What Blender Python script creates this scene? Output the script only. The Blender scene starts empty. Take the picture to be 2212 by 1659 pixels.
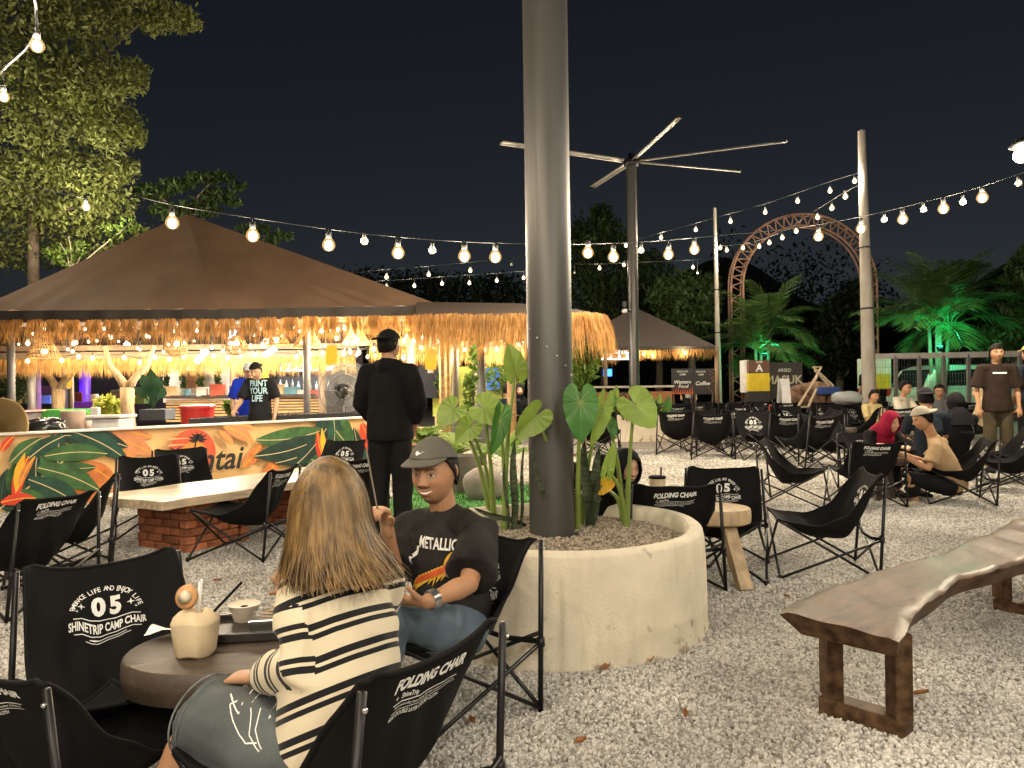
import bpy, bmesh, math, random
import numpy as np
from math import sin, cos, pi, radians, sqrt, atan2
from mathutils import Vector, Matrix, Euler
from mathutils.bvhtree import BVHTree

random.seed(7)
RNG = np.random.default_rng(7)
D = bpy.data
SC = bpy.context.scene
COL = SC.collection

# ------------------------------------------------------------------ camera
FPX, CX, CY, HC = 1661.5, 1106.0, 829.5, 1.27      # focal length and centre in units of a 2212 x 1659 picture
ROLL, PITCH = radians(0.8), radians(0.19)
CAMP = Vector((0, 0, HC))
_f = Vector((0, cos(PITCH), sin(PITCH)))
_u0 = Vector((0, -sin(PITCH), cos(PITCH)))
_r = Vector((1, 0, 0)) * cos(ROLL) - _u0 * sin(ROLL)
_u = Vector((1, 0, 0)) * sin(ROLL) + _u0 * cos(ROLL)
cam = D.objects.new('camera', D.cameras.new('camera'))
COL.objects.link(cam)
cam.matrix_world = Matrix(((_r.x, _u.x, -_f.x, 0), (_r.y, _u.y, -_f.y, 0), (_r.z, _u.z, -_f.z, HC), (0, 0, 0, 1)))
cam.data.sensor_width = 36
cam.data.lens = 36 * FPX / 2212
cam.data.clip_start = 0.05
cam.data.clip_end = 500
SC.camera = cam

# ------------------------------------------------------------------ night sky
w = D.worlds.new('World'); SC.world = w; w.use_nodes = True
nt = w.node_tree
sky = nt.nodes.new('ShaderNodeTexSky'); sky.sky_type = 'NISHITA'; sky.sun_disc = False
sky.sun_elevation = radians(35); sky.sun_rotation = radians(200)
sky.air_density = 1.0; sky.dust_density = 0.3; sky.ozone_density = 2.5
bg = nt.nodes['Background']
bg.inputs['Strength'].default_value = 0.0024
hsv = nt.nodes.new('ShaderNodeHueSaturation'); hsv.inputs['Saturation'].default_value = .58
nt.links.new(sky.outputs['Color'], hsv.inputs['Color']); nt.links.new(hsv.outputs['Color'], bg.inputs['Color'])
SC.view_settings.view_transform = 'Standard'
SC.view_settings.look = 'None'
SC.view_settings.exposure = 0.6
SC.view_settings.gamma = 1.0
SC.view_settings.use_curve_mapping = False
SC.cycles.use_denoising = True
SC.cycles.max_bounces = 6
SC.cycles.diffuse_bounces = 3
SC.cycles.glossy_bounces = 3
SC.cycles.transmission_bounces = 5
SC.cycles.transparent_max_bounces = 8
SC.cycles.sample_clamp_indirect = 4.0
SC.cycles.blur_glossy = 1.0
SC.cycles.caustics_reflective = False
SC.cycles.caustics_refractive = False

# a very faint moon
moon = D.objects.new('moon', D.lights.new('moon', 'SUN')); COL.objects.link(moon)
moon.data.energy = 0.02; moon.data.angle = radians(0.5); moon.data.color = (0.8, 0.88, 1)
moon.rotation_euler = (radians(40), 0, radians(160))

# ------------------------------------------------------------------ helpers
def ray(px, py):
    return _f + _r * ((px - CX) / FPX) + _u * ((CY - py) / FPX)
def at(px, py, d):
    v = ray(px, py); return CAMP + v * (d / v.y)
def gnd(px, py, z=0.0):
    v = ray(px, py); return CAMP + v * ((z - HC) / v.z)
def V(*a): return Vector(a)
def lerp(a, b, t): return a + (b - a) * t
def crom(pts, t):
    """Catmull-Rom through pts (tuples), t in 0..1"""
    n = len(pts) - 1; x = min(max(t, 0), 1) * n; i = min(int(x), n - 1); f = x - i
    p = [np.array(pts[min(max(k, 0), n)], float) for k in (i - 1, i, i + 1, i + 2)]
    return 0.5 * (2 * p[1] + (p[2] - p[0]) * f + (2 * p[0] - 5 * p[1] + 4 * p[2] - p[3]) * f * f + (3 * p[1] - p[0] - 3 * p[2] + p[3]) * f ** 3)

MATS = {}
def mat(name, col=(.5, .5, .5), rough=.6, metal=0, var=.12, scale=6, bump=0, bscale=60, spec=.5, attr=None,
        trans=0, sub=0, detail=4, stretch=None, col2=None, alpha=None, coat=0, rnd=0, sheen=0, world=False):
    if name in MATS: return MATS[name]
    m = D.materials.new(name); m.use_nodes = True; MATS[name] = m
    n = m.node_tree.nodes; l = m.node_tree.links; b = n['Principled BSDF']
    b.inputs['Roughness'].default_value = rough; b.inputs['Metallic'].default_value = metal
    b.inputs['Specular IOR Level'].default_value = spec
    b.inputs['Base Color'].default_value = (*col, 1)
    if coat: b.inputs['Coat Weight'].default_value = coat
    if sheen: b.inputs['Sheen Weight'].default_value = sheen
    tc = n.new('ShaderNodeTexCoord'); mp = n.new('ShaderNodeMapping')
    if world: l.new(n.new('ShaderNodeNewGeometry').outputs['Position'], mp.inputs['Vector'])
    else: l.new(tc.outputs['Object'], mp.inputs['Vector'])
    if stretch: mp.inputs['Scale'].default_value = stretch
    out = None
    if attr:
        a = n.new('ShaderNodeAttribute'); a.attribute_name = attr; out = a.outputs['Color']
    if var or col2:
        ns = n.new('ShaderNodeTexNoise'); ns.inputs['Scale'].default_value = scale; ns.inputs['Detail'].default_value = detail
        l.new(mp.outputs[0], ns.inputs['Vector'])
        mr = n.new('ShaderNodeMapRange'); mr.inputs[1].default_value = .3; mr.inputs[2].default_value = .7
        l.new(ns.outputs['Fac'], mr.inputs[0])
        mx = n.new('ShaderNodeMix'); mx.data_type = 'RGBA'
        l.new(mr.outputs[0], mx.inputs[0])
        if out is None:
            mx.inputs[6].default_value = (*[c * (1 - var) for c in col], 1)
            mx.inputs[7].default_value = (*(col2 if col2 else [min(1, c * (1 + var)) for c in col]), 1)
            out = mx.outputs[2]
        else:
            mx.blend_type = 'MULTIPLY'; mx.inputs[0].default_value = 1
            cr = n.new('ShaderNodeMapRange'); cr.inputs[3].default_value = 1 - var; cr.inputs[4].default_value = 1 + var
            l.new(mr.outputs[0], cr.inputs[0])
            l.new(out, mx.inputs[6]); l.new(cr.outputs[0], mx.inputs[7]); l.remove(mx.inputs[0].links[0]) if mx.inputs[0].is_linked else None
            mx.inputs[0].default_value = 1
            out = mx.outputs[2]
    if rnd:
        oi = n.new('ShaderNodeObjectInfo'); hs = n.new('ShaderNodeHueSaturation')
        mr2 = n.new('ShaderNodeMapRange'); mr2.inputs[3].default_value = 1 - rnd; mr2.inputs[4].default_value = 1 + rnd
        l.new(oi.outputs['Random'], mr2.inputs[0]); l.new(mr2.outputs[0], hs.inputs['Value'])
        if out: l.new(out, hs.inputs['Color'])
        else: hs.inputs['Color'].default_value = (*col, 1)
        out = hs.outputs[0]
    if out: l.new(out, b.inputs['Base Color'])
    if bump:
        nb = n.new('ShaderNodeTexNoise'); nb.inputs['Scale'].default_value = bscale; nb.inputs['Detail'].default_value = 5
        l.new(mp.outputs[0], nb.inputs['Vector'])
        bp = n.new('ShaderNodeBump'); bp.inputs['Strength'].default_value = bump; bp.inputs['Distance'].default_value = .01
        l.new(nb.outputs['Fac'], bp.inputs['Height']); l.new(bp.outputs[0], b.inputs['Normal'])
    if trans:      # thin leaf: light shines through
        t = n.new('ShaderNodeBsdfTranslucent'); ms = n.new('ShaderNodeMixShader'); ms.inputs[0].default_value = trans
        if out: l.new(out, t.inputs['Color'])
        else: t.inputs['Color'].default_value = (*col, 1)
        l.new(b.outputs[0], ms.inputs[1]); l.new(t.outputs[0], ms.inputs[2])
        l.new(ms.outputs[0], n['Material Output'].inputs['Surface'])
    if sub:
        b.inputs['Subsurface Weight'].default_value = sub; b.inputs['Subsurface Radius'].default_value = (.012, .005, .003); b.inputs['Subsurface Scale'].default_value = 1
    if alpha is not None:
        b.inputs['Alpha'].default_value = alpha
    return m
def emi(name, col, s):
    if name in MATS: return MATS[name]
    m = D.materials.new(name); m.use_nodes = True; MATS[name] = m
    n = m.node_tree.nodes; l = m.node_tree.links; n.remove(n['Principled BSDF'])
    e = n.new('ShaderNodeEmission'); e.inputs[0].default_value = (*col, 1); e.inputs[1].default_value = s
    l.new(e.outputs[0], n['Material Output'].inputs[0])
    try: m.cycles.emission_sampling = 'NONE'
    except Exception: pass
    return m
def glassmat(name, col=(1, 1, 1), rough=.05, alpha=.25):
    if name in MATS: return MATS[name]
    m = D.materials.new(name); m.use_nodes = True; MATS[name] = m
    n = m.node_tree.nodes; l = m.node_tree.links; b = n['Principled BSDF']
    b.inputs['Base Color'].default_value = (*col, 1); b.inputs['Roughness'].default_value = rough
    tr = n.new('ShaderNodeBsdfTransparent'); tr.inputs[0].default_value = (*col, 1); ms = n.new('ShaderNodeMixShader'); ms.inputs[0].default_value = alpha
    l.new(tr.outputs[0], ms.inputs[1]); l.new(b.outputs[0], ms.inputs[2]); l.new(ms.outputs[0], n['Material Output'].inputs[0])
    return m

def wmat(o):
    M = o.matrix_basis.copy()
    while o.parent: o = o.parent; M = o.matrix_basis @ M
    return M
def props(o, label=None, cat=None, group=None, kind=None):
    if label: o['label'] = label
    if cat: o['category'] = cat
    if group: o['group'] = group
    if kind: o['kind'] = kind
    return o
def thing(name, label, cat, loc=(0, 0, 0), rz=0, group=None, scale=1):
    o = D.objects.new(name, None); COL.objects.link(o); o.empty_display_size = .1
    o.location = loc; o.rotation_euler = (0, 0, rz); o.scale = (scale,) * 3
    return props(o, label, cat, group)
def link(name, me, parent=None):
    o = D.objects.new(name, me); COL.objects.link(o)
    if parent: o.parent = parent
    return o
def copy_tree(o, parent=None):
    c = o.copy(); COL.objects.link(c); c.parent = parent
    for ch in list(o.children): copy_tree(ch, c)
    return c

def frames(pts):
    """parallel transport frames along a poly-line"""
    P = [Vector(p) for p in pts]; n = len(P); T = []
    for i in range(n):
        t = (P[min(i + 1, n - 1)] - P[max(i - 1, 0)])
        T.append(t.normalized() if t.length > 1e-9 else Vector((0, 0, 1)))
    a = Vector((0, 0, 1)) if abs(T[0].z) < .9 else Vector((1, 0, 0))
    N = [(a - T[0] * a.dot(T[0])).normalized()]
    for i in range(1, n):
        v = N[-1] - T[i] * N[-1].dot(T[i]); N.append(v.normalized() if v.length > 1e-6 else N[-1])
    return P, T, N, [t.cross(nn) for t, nn in zip(T, N)]

class MB:
    def __init__(s): s.v = []; s.f = []
    def add(s, v, f):
        k = len(s.v); s.v.extend([tuple(p) for p in v]); s.f.extend([tuple(i + k for i in q) for q in f]); return s
    def box(s, c, d, R=None):
        h = [x / 2 for x in d]; R = R or Matrix.Identity(3); c = Vector(c)
        v = [c + R @ Vector((a * h[0], b * h[1], e * h[2])) for a in (-1, 1) for b in (-1, 1) for e in (-1, 1)]
        return s.add(v, [(0, 1, 3, 2), (4, 6, 7, 5), (0, 4, 5, 1), (2, 3, 7, 6), (0, 2, 6, 4), (1, 5, 7, 3)])
    def beam(s, a, b, wd, ht):
        a, b = Vector(a), Vector(b); t = (b - a); L = t.length; t.normalize()
        up = Vector((0, 0, 1)) if abs(t.z) < .95 else Vector((0, 1, 0))
        x = t.cross(up).normalized(); z = x.cross(t)
        return s.box((a + b) / 2, (wd, L, ht), Matrix((x, t, z)).transposed())
    def tube(s, pts, r, n=8, caps=True, ref=None):
        """r: float, list of floats or list of (a,b); ref = direction of the a axis"""
        P, T, N, B = frames(pts); m = len(P)
        if not hasattr(r, '__len__'): r = [r] * m
        v = []
        for i in range(m):
            a, b = r[i] if hasattr(r[i], '__len__') else (r[i], r[i])
            if ref is not None:
                A = Vector(ref); A = (A - T[i] * A.dot(T[i])).normalized(); Bb = T[i].cross(A)
            else: A, Bb = N[i], B[i]
            v += [P[i] + A * (a * cos(2 * pi * k / n)) + Bb * (b * sin(2 * pi * k / n)) for k in range(n)]
        f = [(i * n + k, i * n + (k + 1) % n, (i + 1) * n + (k + 1) % n, (i + 1) * n + k) for i in range(m - 1) for k in range(n)]
        if caps: f += [tuple(reversed(range(n))), tuple(range((m - 1) * n, m * n))]
        return s.add(v, f)
    def blob(s, pts, r, n=12, ref=None, flat=(0, 0)):
        """closed tube with rounded ends (flat: cut straight at start / end)"""
        P = [Vector(p) for p in pts]; R = [(x if hasattr(x, '__len__') else (x, x)) for x in (r if hasattr(r, '__len__') else [r] * len(P))]
        t0 = (P[0] - P[1]).normalized(); t1 = (P[-1] - P[-2]).normalized()
        pp, rr = [], []
        for a in (() if flat[0] else (80, 55, 28)):
            c, q = cos(radians(a)), sin(radians(a)); pp.append(P[0] + t0 * (min(R[0]) * q)); rr.append((R[0][0] * c, R[0][1] * c))
        pp += P; rr += R
        for a in (() if flat[1] else (28, 55, 80)):
            c, q = cos(radians(a)), sin(radians(a)); pp.append(P[-1] + t1 * (min(R[-1]) * q)); rr.append((R[-1][0] * c, R[-1][1] * c))
        return s.tube(pp, rr, n, True, ref)
    def ball(s, c, r, n=10, m=7):
        r = r if hasattr(r, '__len__') else (r, r, r); c = Vector(c)
        v = [c + Vector((0, 0, r[2]))]
        for j in range(1, m):
            a = pi * j / m
            v += [c + Vector((r[0] * sin(a) * cos(2 * pi * k / n), r[1] * sin(a) * sin(2 * pi * k / n), r[2] * cos(a))) for k in range(n)]
        v.append(c - Vector((0, 0, r[2])))
        f = [(0, 1 + k, 1 + (k + 1) % n) for k in range(n)]
        for j in range(m - 2):
            o = 1 + j * n; f += [(o + k, o + n + k, o + n + (k + 1) % n, o + (k + 1) % n) for k in range(n)]
        o = 1 + (m - 2) * n; e = len(v) - 1
        f += [(o + k, e, o + (k + 1) % n) for k in range(n)]
        return s.add(v, f)
    def lathe(s, prof, n=24, c=(0, 0, 0), M=None):
        c = Vector(c); M = M or Matrix.Identity(3); v = []; f = []; m = len(prof)
        for r, z in prof: v += [c + M @ Vector((r * cos(2 * pi * k / n), r * sin(2 * pi * k / n), z)) for k in range(n)]
        for i in range(m - 1): f += [(i * n + k, i * n + (k + 1) % n, (i + 1) * n + (k + 1) % n, (i + 1) * n + k) for k in range(n)]
        if prof[0][0] > 1e-5: f.append(tuple(reversed(range(n))))
        if prof[-1][0] > 1e-5: f.append(tuple(range((m - 1) * n, m * n)))
        return s.add(v, f)
    def grid(s, fn, nu, nv, closeu=False):
        v = [fn(i / (nu if closeu else nu - 1), j / (nv - 1)) for j in range(nv) for i in range(nu)]
        e = nu if closeu else nu - 1
        f = [(j * nu + i, j * nu + (i + 1) % nu, (j + 1) * nu + (i + 1) % nu, (j + 1) * nu + i) for j in range(nv - 1) for i in range(e)]
        return s.add(v, f)
    def prism(s, poly, th, M=None):
        """2-D polygon in xy, extruded along +z by th, mapped by M (4x4)"""
        M = M or Matrix.Identity(4); n = len(poly)
        v = [M @ Vector((x, y, 0)) for x, y in poly] + [M @ Vector((x, y, th)) for x, y in poly]
        f = [tuple(reversed(range(n))), tuple(range(n, 2 * n))] + [(k, (k + 1) % n, n + (k + 1) % n, n + k) for k in range(n)]
        return s.add(v, f)
    def mesh(s, name, m=None, smooth=True, M=None):
        me = D.meshes.new(name)
        v = s.v
        if M is not None: v = [tuple(M @ Vector(p)) for p in v]
        me.from_pydata(v, [], s.f); me.validate()
        if m: me.materials.append(m)
        if smooth:
            me.polygons.foreach_set('use_smooth', [True] * len(me.polygons))
        me.update()
        return me
    def obj(s, name, m, parent=None, smooth=False, world=False, bevel=0, auto=None):
        """world=True: coordinates are world coordinates, turned into the parent's frame"""
        M = wmat(parent).inverted() if (parent and world) else None
        me = s.mesh(name, m, smooth, M)
        if auto: me.set_sharp_from_angle(angle=radians(auto))
        o = link(name, me, parent)
        if bevel:
            b = o.modifiers.new('bevel', 'BEVEL'); b.width = bevel; b.segments = 2; b.limit_method = 'ANGLE'; b.angle_limit = radians(40)
        return o
def single(mb, name, m, label, cat, loc=None, smooth=False, group=None, kind=None, bevel=0, auto=None):
    """a thing that is one mesh; coordinates are world coordinates, its origin goes to loc"""
    loc = Vector(loc if loc is not None else (0, 0, 0))
    mb.v = [tuple(Vector(p) - loc) for p in mb.v]
    o = mb.obj(name, m, None, smooth, bevel=bevel, auto=auto); o.location = loc
    return props(o, label, cat, group, kind)

# ---- lettering
_TXT = {}
def text2d(s, size=1, bold=0, shear=0, spacing=1.0, maxlen=None, align='CENTER'):
    """flat triangles of a line of lettering, (n,2) coordinates + faces"""
    key = (s, bold, shear, spacing, align)
    if key not in _TXT:
        c = D.curves.new('t', 'FONT'); c.body = s; c.align_x = align; c.size = 1; c.offset = bold; c.shear = shear
        c.space_character = spacing; c.resolution_u = 3; c.fill_mode = 'FRONT'
        o = D.objects.new('t', c); COL.objects.link(o)
        dg = bpy.context.evaluated_depsgraph_get(); me = D.meshes.new_from_object(o.evaluated_get(dg))
        _TXT[key] = (np.array([v.co[:2] for v in me.vertices]).reshape(-1, 2), [tuple(p.vertices) for p in me.polygons])
        D.objects.remove(o); D.curves.remove(c); D.meshes.remove(me)
    v, f = _TXT[key]
    return v * size, f
def refine(v2, f, maxlen):
    bm = bmesh.new(); vs = [bm.verts.new((x, y, 0)) for x, y in v2]
    for q in f:
        try: bm.faces.new([vs[i] for i in q])
        except ValueError: pass
    bmesh.ops.triangulate(bm, faces=bm.faces[:])
    for _ in range(4):
        e = [e for e in bm.edges if e.calc_length() > maxlen]
        if not e: break
        bmesh.ops.subdivide_edges(bm, edges=e, cuts=1)
        bmesh.ops.triangulate(bm, faces=bm.faces[:])
    bm.verts.index_update()
    out = np.array([v.co[:2] for v in bm.verts]), [tuple(x.index for x in q.verts) for q in bm.faces]
    bm.free(); return out
def letter_obj(name, items, M, m, parent=None, th=.002):
    """items: list of (string, cx, cy, size, bold, shear); laid flat in M's xy plane, facing +z"""
    mb = MB()
    for s, x, y, sz, b, sh in items:
        v, f = text2d(s, sz, b, sh)
        mb.add([M @ Vector((p[0] + x, p[1] + y, th)) for p in v], f)
    return mb.obj(name, m, parent, world=True)
def plane_M(o, right, up):
    r = Vector(right).normalized(); u = Vector(up); u = (u - r * u.dot(r)).normalized(); n = r.cross(u)
    return Matrix(((r.x, u.x, n.x, o[0]), (r.y, u.y, n.y, o[1]), (r.z, u.z, n.z, o[2]), (0, 0, 0, 1)))

def wob(P, amp, freq, seed=0, octs=3):
    """cheap smooth noise for an (n,3) array"""
    r = np.random.default_rng(seed); out = np.zeros(len(P)); a = 1
    for o in range(octs):
        for _ in range(4):
            k = r.normal(size=3); k *= freq * 2 ** o / np.linalg.norm(k) * 2 * pi
            out += a * np.sin(P @ k + r.uniform(0, 6.28)) / 4
        a *= .5
    return out * amp

def lamp(loc, watts, col=(1, .78, .5), r=.05, parent=None, name='bulb_light'):
    L = D.lights.new(name, 'POINT'); L.energy = watts; L.color = col; L.shadow_soft_size = r
    o = link(name, L, None); o.location = loc
    if parent: o.location = wmat(parent).inverted() @ Vector(loc); o.parent = parent
    return o
# ------------------------------------------------------------------ ground and gravel
def gravel_material():
    m = D.materials.new('gravel_sheet'); m.use_nodes = True; n = m.node_tree.nodes; l = m.node_tree.links; b = n['Principled BSDF']
    b.inputs['Roughness'].default_value = .9; b.inputs['Specular IOR Level'].default_value = .25
    tc = n.new('ShaderNodeTexCoord')
    vo = n.new('ShaderNodeTexVoronoi'); vo.inputs['Scale'].default_value = 48; l.new(tc.outputs['Object'], vo.inputs['Vector'])
    ns = n.new('ShaderNodeTexNoise'); ns.inputs['Scale'].default_value = 1.1; ns.inputs['Detail'].default_value = 6; l.new(tc.outputs['Object'], ns.inputs['Vector'])
    cr = n.new('ShaderNodeValToRGB'); e = cr.color_ramp.elements
    e[0].position = 0; e[0].color = (.20, .185, .165, 1); e[1].position = 1; e[1].color = (.62, .58, .52, 1)
    k = e.new(.5); k.color = (.40, .375, .335, 1)
    sx = n.new('ShaderNodeSeparateColor'); l.new(vo.outputs['Color'], sx.inputs[0]); l.new(sx.outputs[0], cr.inputs[0])
    mx = n.new('ShaderNodeMix'); mx.data_type = 'RGBA'; mx.blend_type = 'MULTIPLY'; mx.inputs[0].default_value = .75
    c2 = n.new('ShaderNodeValToRGB'); c2.color_ramp.elements[0].position = .3; c2.color_ramp.elements[0].color = (.5, .47, .43, 1); c2.color_ramp.elements[1].position = .7; c2.color_ramp.elements[1].color = (1.0, .98, .94, 1)
    l.new(ns.outputs['Fac'], c2.inputs[0]); l.new(cr.outputs[0], mx.inputs[6]); l.new(c2.outputs[0], mx.inputs[7]); l.new(mx.outputs[2], b.inputs['Base Color'])
    bp = n.new('ShaderNodeBump'); bp.inputs['Strength'].default_value = 1; bp.inputs['Distance'].default_value = .014; bp.invert = True
    l.new(vo.outputs['Distance'], bp.inputs['Height']); l.new(bp.outputs[0], b.inputs['Normal'])
    return m
GRAVEL = gravel_material()
PEBBLE = mat('pebble', (.46, .445, .415), .85, var=.34, scale=.9, rnd=.40, spec=.3, world=True)
o = MB().add([(-160, -40, 0), (160, -40, 0), (160, 260, 0), (-160, 260, 0)], [(0, 1, 2, 3)]).obj('ground', GRAVEL)
props(o, 'pale grey gravel yard under the chairs and tables', kind='structure')

def pebble_nodes(name, density, lo, hi, mt, seed):
    g = D.node_groups.new(name, 'GeometryNodeTree')
    g.interface.new_socket('Geometry', in_out='INPUT', socket_type='NodeSocketGeometry')
    g.interface.new_socket('Geometry', in_out='OUTPUT', socket_type='NodeSocketGeometry')
    N = g.nodes; L = g.links
    gi = N.new('NodeGroupInput'); go = N.new('NodeGroupOutput')
    dp = N.new('GeometryNodeDistributePointsOnFaces'); dp.inputs['Density'].default_value = density; dp.inputs['Seed'].default_value = seed
    L.new(gi.outputs[0], dp.inputs['Mesh'])
    ic = N.new('GeometryNodeMeshIcoSphere'); ic.inputs['Radius'].default_value = 1; ic.inputs['Subdivisions'].default_value = 2
    sp = N.new('GeometryNodeSetPosition'); L.new(ic.outputs[0], sp.inputs[0])
    nz = N.new('ShaderNodeTexNoise'); nz.inputs['Scale'].default_value = 1.3
    po = N.new('GeometryNodeInputPosition'); L.new(po.outputs[0], nz.inputs['Vector'])
    sb = N.new('ShaderNodeVectorMath'); sb.operation = 'SUBTRACT'; sb.inputs[1].default_value = (.5, .5, .5); L.new(nz.outputs['Color'], sb.inputs[0])
    sc = N.new('ShaderNodeVectorMath'); sc.operation = 'SCALE'; sc.inputs['Scale'].default_value = 1.3; L.new(sb.outputs[0], sc.inputs[0]); L.new(sc.outputs[0], sp.inputs['Offset'])
    ip = N.new('GeometryNodeInstanceOnPoints'); L.new(dp.outputs['Points'], ip.inputs['Points']); L.new(sp.outputs[0], ip.inputs['Instance'])
    rr = N.new('FunctionNodeRandomValue'); rr.data_type = 'FLOAT_VECTOR'; rr.inputs[0].default_value = (0, 0, 0); rr.inputs[1].default_value = (6.28, 6.28, 6.28)
    L.new(rr.outputs[0], ip.inputs['Rotation'])
    rs = N.new('FunctionNodeRandomValue'); rs.data_type = 'FLOAT_VECTOR'; rs.inputs[0].default_value = (lo, lo, lo * .8); rs.inputs[1].default_value = (hi, hi, hi * .8); rs.inputs['Seed'].default_value = 5
    L.new(rs.outputs[0], ip.inputs['Scale'])
    sm = N.new('GeometryNodeSetMaterial'); sm.inputs['Material'].default_value = mt
    L.new(ip.outputs[0], sm.inputs[0]); L.new(sm.outputs[0], go.inputs[0])
    return g
def pebbles(name, mb, density, lo, hi, mt, label, seed=1, parent=None):
    o = mb.obj(name, mt, parent)
    o.modifiers.new('pebbles', 'NODES').node_group = pebble_nodes(name, density, lo, hi, mt, seed)
    return props(o, label, kind='stuff')
def sheet(y0, y1, k=.70, z=.003):
    return MB().add([(-y0 * k - .2, y0, z), (y0 * k + .2, y0, z), (y1 * k + .2, y1, z), (-y1 * k - .2, y1, z)], [(0, 1, 2, 3)])
pebbles('gravel', sheet(2.2, 4.2), 6500, .0055, .0100, PEBBLE, 'loose grey gravel stones nearest to the bench', 1)
pebbles('gravel', sheet(4.2, 8.2), 3000, .006, .012, PEBBLE, 'loose grey gravel stones around the camp chairs', 2)
pebbles('gravel', sheet(8.2, 15), 700, .007, .016, PEBBLE, 'scattered grey gravel stones farther into the yard', 3)

TURF = mat('turf', (.055, .20, .035), .9, var=.35, scale=30, bump=.6, bscale=240)
def turf(name, poly, label, z=.02):
    mb = MB().prism(poly, z); o = mb.obj(name, TURF); props(o, label, kind='structure')
    # blades
    P = np.array(poly); x0, y0 = P.min(0); x1, y1 = P.max(0); mb = MB(); n = int(min(5000, (x1 - x0) * (y1 - y0) * 700))
    for _ in range(n):
        x, y = random.uniform(x0, x1), random.uniform(y0, y1); a = random.uniform(0, 6.28); h = random.uniform(.02, .045); c, s = cos(a) * .006, sin(a) * .006
        mb.add([(x - c, y - s, z), (x + c, y + s, z), (x + random.uniform(-.015, .015), y + random.uniform(-.015, .015), z + h)], [(0, 1, 2)])
    q = mb.obj('blades', TURF, o); props(q, kind='stuff')
turf('lawn', [(-1.4, 7.6), (.75, 7.3), (1.0, 9.6), (-1.3, 10.0)], 'green artificial turf mat behind the round planter')
turf('lawn', [(7.0, 9.8), (12.5, 9.5), (13, 13.6), (7.6, 13.4)], 'bright green turf strip at the right edge of the yard')

# ------------------------------------------------------------------ the near planter with its steel pole
PLC = Vector((.23, 4.22, 0)); PLR = .80; PLH = .52
def planter_mat():
    m = mat('cream_render', (.68, .615, .49), .9, var=.10, scale=5, bump=.35, bscale=70, spec=.2)
    n = m.node_tree.nodes; l = m.node_tree.links; b = n['Principled BSDF']
    src = b.inputs['Base Color'].links[0].from_socket
    tc = n.new('ShaderNodeTexCoord'); sp = n.new('ShaderNodeSeparateXYZ'); l.new(tc.outputs['Object'], sp.inputs[0])
    ns = n.new('ShaderNodeTexNoise'); ns.inputs['Scale'].default_value = 11; ns.inputs['Detail'].default_value = 9; l.new(tc.outputs['Object'], ns.inputs['Vector'])
    # flaked, dirty plaster near the foot and a few scuffs
    mr = n.new('ShaderNodeMapRange'); mr.inputs[1].default_value = .0; mr.inputs[2].default_value = .22; mr.inputs[3].default_value = .09; mr.inputs[4].default_value = -.06
    l.new(sp.outputs[2], mr.inputs[0])
    ad = n.new('ShaderNodeMath'); ad.operation = 'ADD'; l.new(ns.outputs['Fac'], ad.inputs[0]); l.new(mr.outputs[0], ad.inputs[1])
    st = n.new('ShaderNodeMapRange'); st.inputs[1].default_value = .60; st.inputs[2].default_value = .70; l.new(ad.outputs[0], st.inputs[0])
    mx = n.new('ShaderNodeMix'); mx.data_type = 'RGBA'; mx.inputs[7].default_value = (.38, .32, .23, 1)
    l.new(st.outputs[0], mx.inputs[0]); l.new(src, mx.inputs[6]); l.new(mx.outputs[2], b.inputs['Base Color'])
    n2 = n.new('ShaderNodeTexNoise'); n2.inputs['Scale'].default_value = 1; n2.inputs['Detail'].default_value = 6; mp2 = n.new('ShaderNodeMapping'); mp2.inputs['Scale'].default_value = (14, 14, 1.6)
    l.new(tc.outputs['Object'], mp2.inputs[0]); l.new(mp2.outputs[0], n2.inputs['Vector'])
    r2 = n.new('ShaderNodeMapRange'); r2.inputs[1].default_value = .52; r2.inputs[2].default_value = .72; r2.inputs[3].default_value = 1; r2.inputs[4].default_value = .88; l.new(n2.outputs['Fac'], r2.inputs[0])
    m2 = n.new('ShaderNodeMix'); m2.data_type = 'RGBA'; m2.blend_type = 'MULTIPLY'; m2.inputs[0].default_value = 1; l.new(mx.outputs[2], m2.inputs[6]); l.new(r2.outputs[0], m2.inputs[7]); l.new(m2.outputs[2], b.inputs['Base Color'])
    return m
CREAM = planter_mat()
def planter(name, c, R, H, label, wall=.10, seed=0):
    t = thing(name, label, 'planter', c)
    n = 96; mb = MB()
    prof = [(R + .015, -.02), (R + .005, .05), (R, .2), (R - .005, H - .05), (R - .012, H - .012), (R - .03, H), (R - wall + .02, H + .002), (R - wall, H - .015), (R - wall - .01, H - .2)]
    def fn(u, v):
        i = v * (len(prof) - 1); k = int(min(i, len(prof) - 2)); f = i - k
        r = lerp(prof[k][0], prof[k + 1][0], f); z = lerp(prof[k][1], prof[k + 1][1], f); a = 2 * pi * u
        r += .006 * sin(3 * a + seed) + .004 * sin(7 * a + 1 + z * 9); z += (.006 * sin(2 * a + seed) if z > .4 else 0)
        return (r * cos(a), r * sin(a), z)
    mb.grid(fn, n, 33, True).obj('wall', CREAM, t, smooth=True)
    soil = MB().lathe([(.0001, H - .07), (R * .5, H - .065), (R - wall + .01, H - .085)], 40)
    soil.obj('soil', mat('soil', (.09, .065, .045), .95, var=.5, scale=14, bump=.8, bscale=60), t, smooth=True)
    return t
NP = planter('round_planter', PLC, PLR, PLH, 'large round cream concrete planter at the foot of the big steel pole')
rng = MB().lathe([(.12, PLH - .06), (PLR - .12, PLH - .075)], 30); rng.f = rng.f[:30]
pebbles('pebble_mulch', rng, 5500, .005, .011, mat('mulch_pebble', (.28, .235, .18), .85, var=.3, scale=.9, rnd=.6), None, 4, NP)

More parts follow.
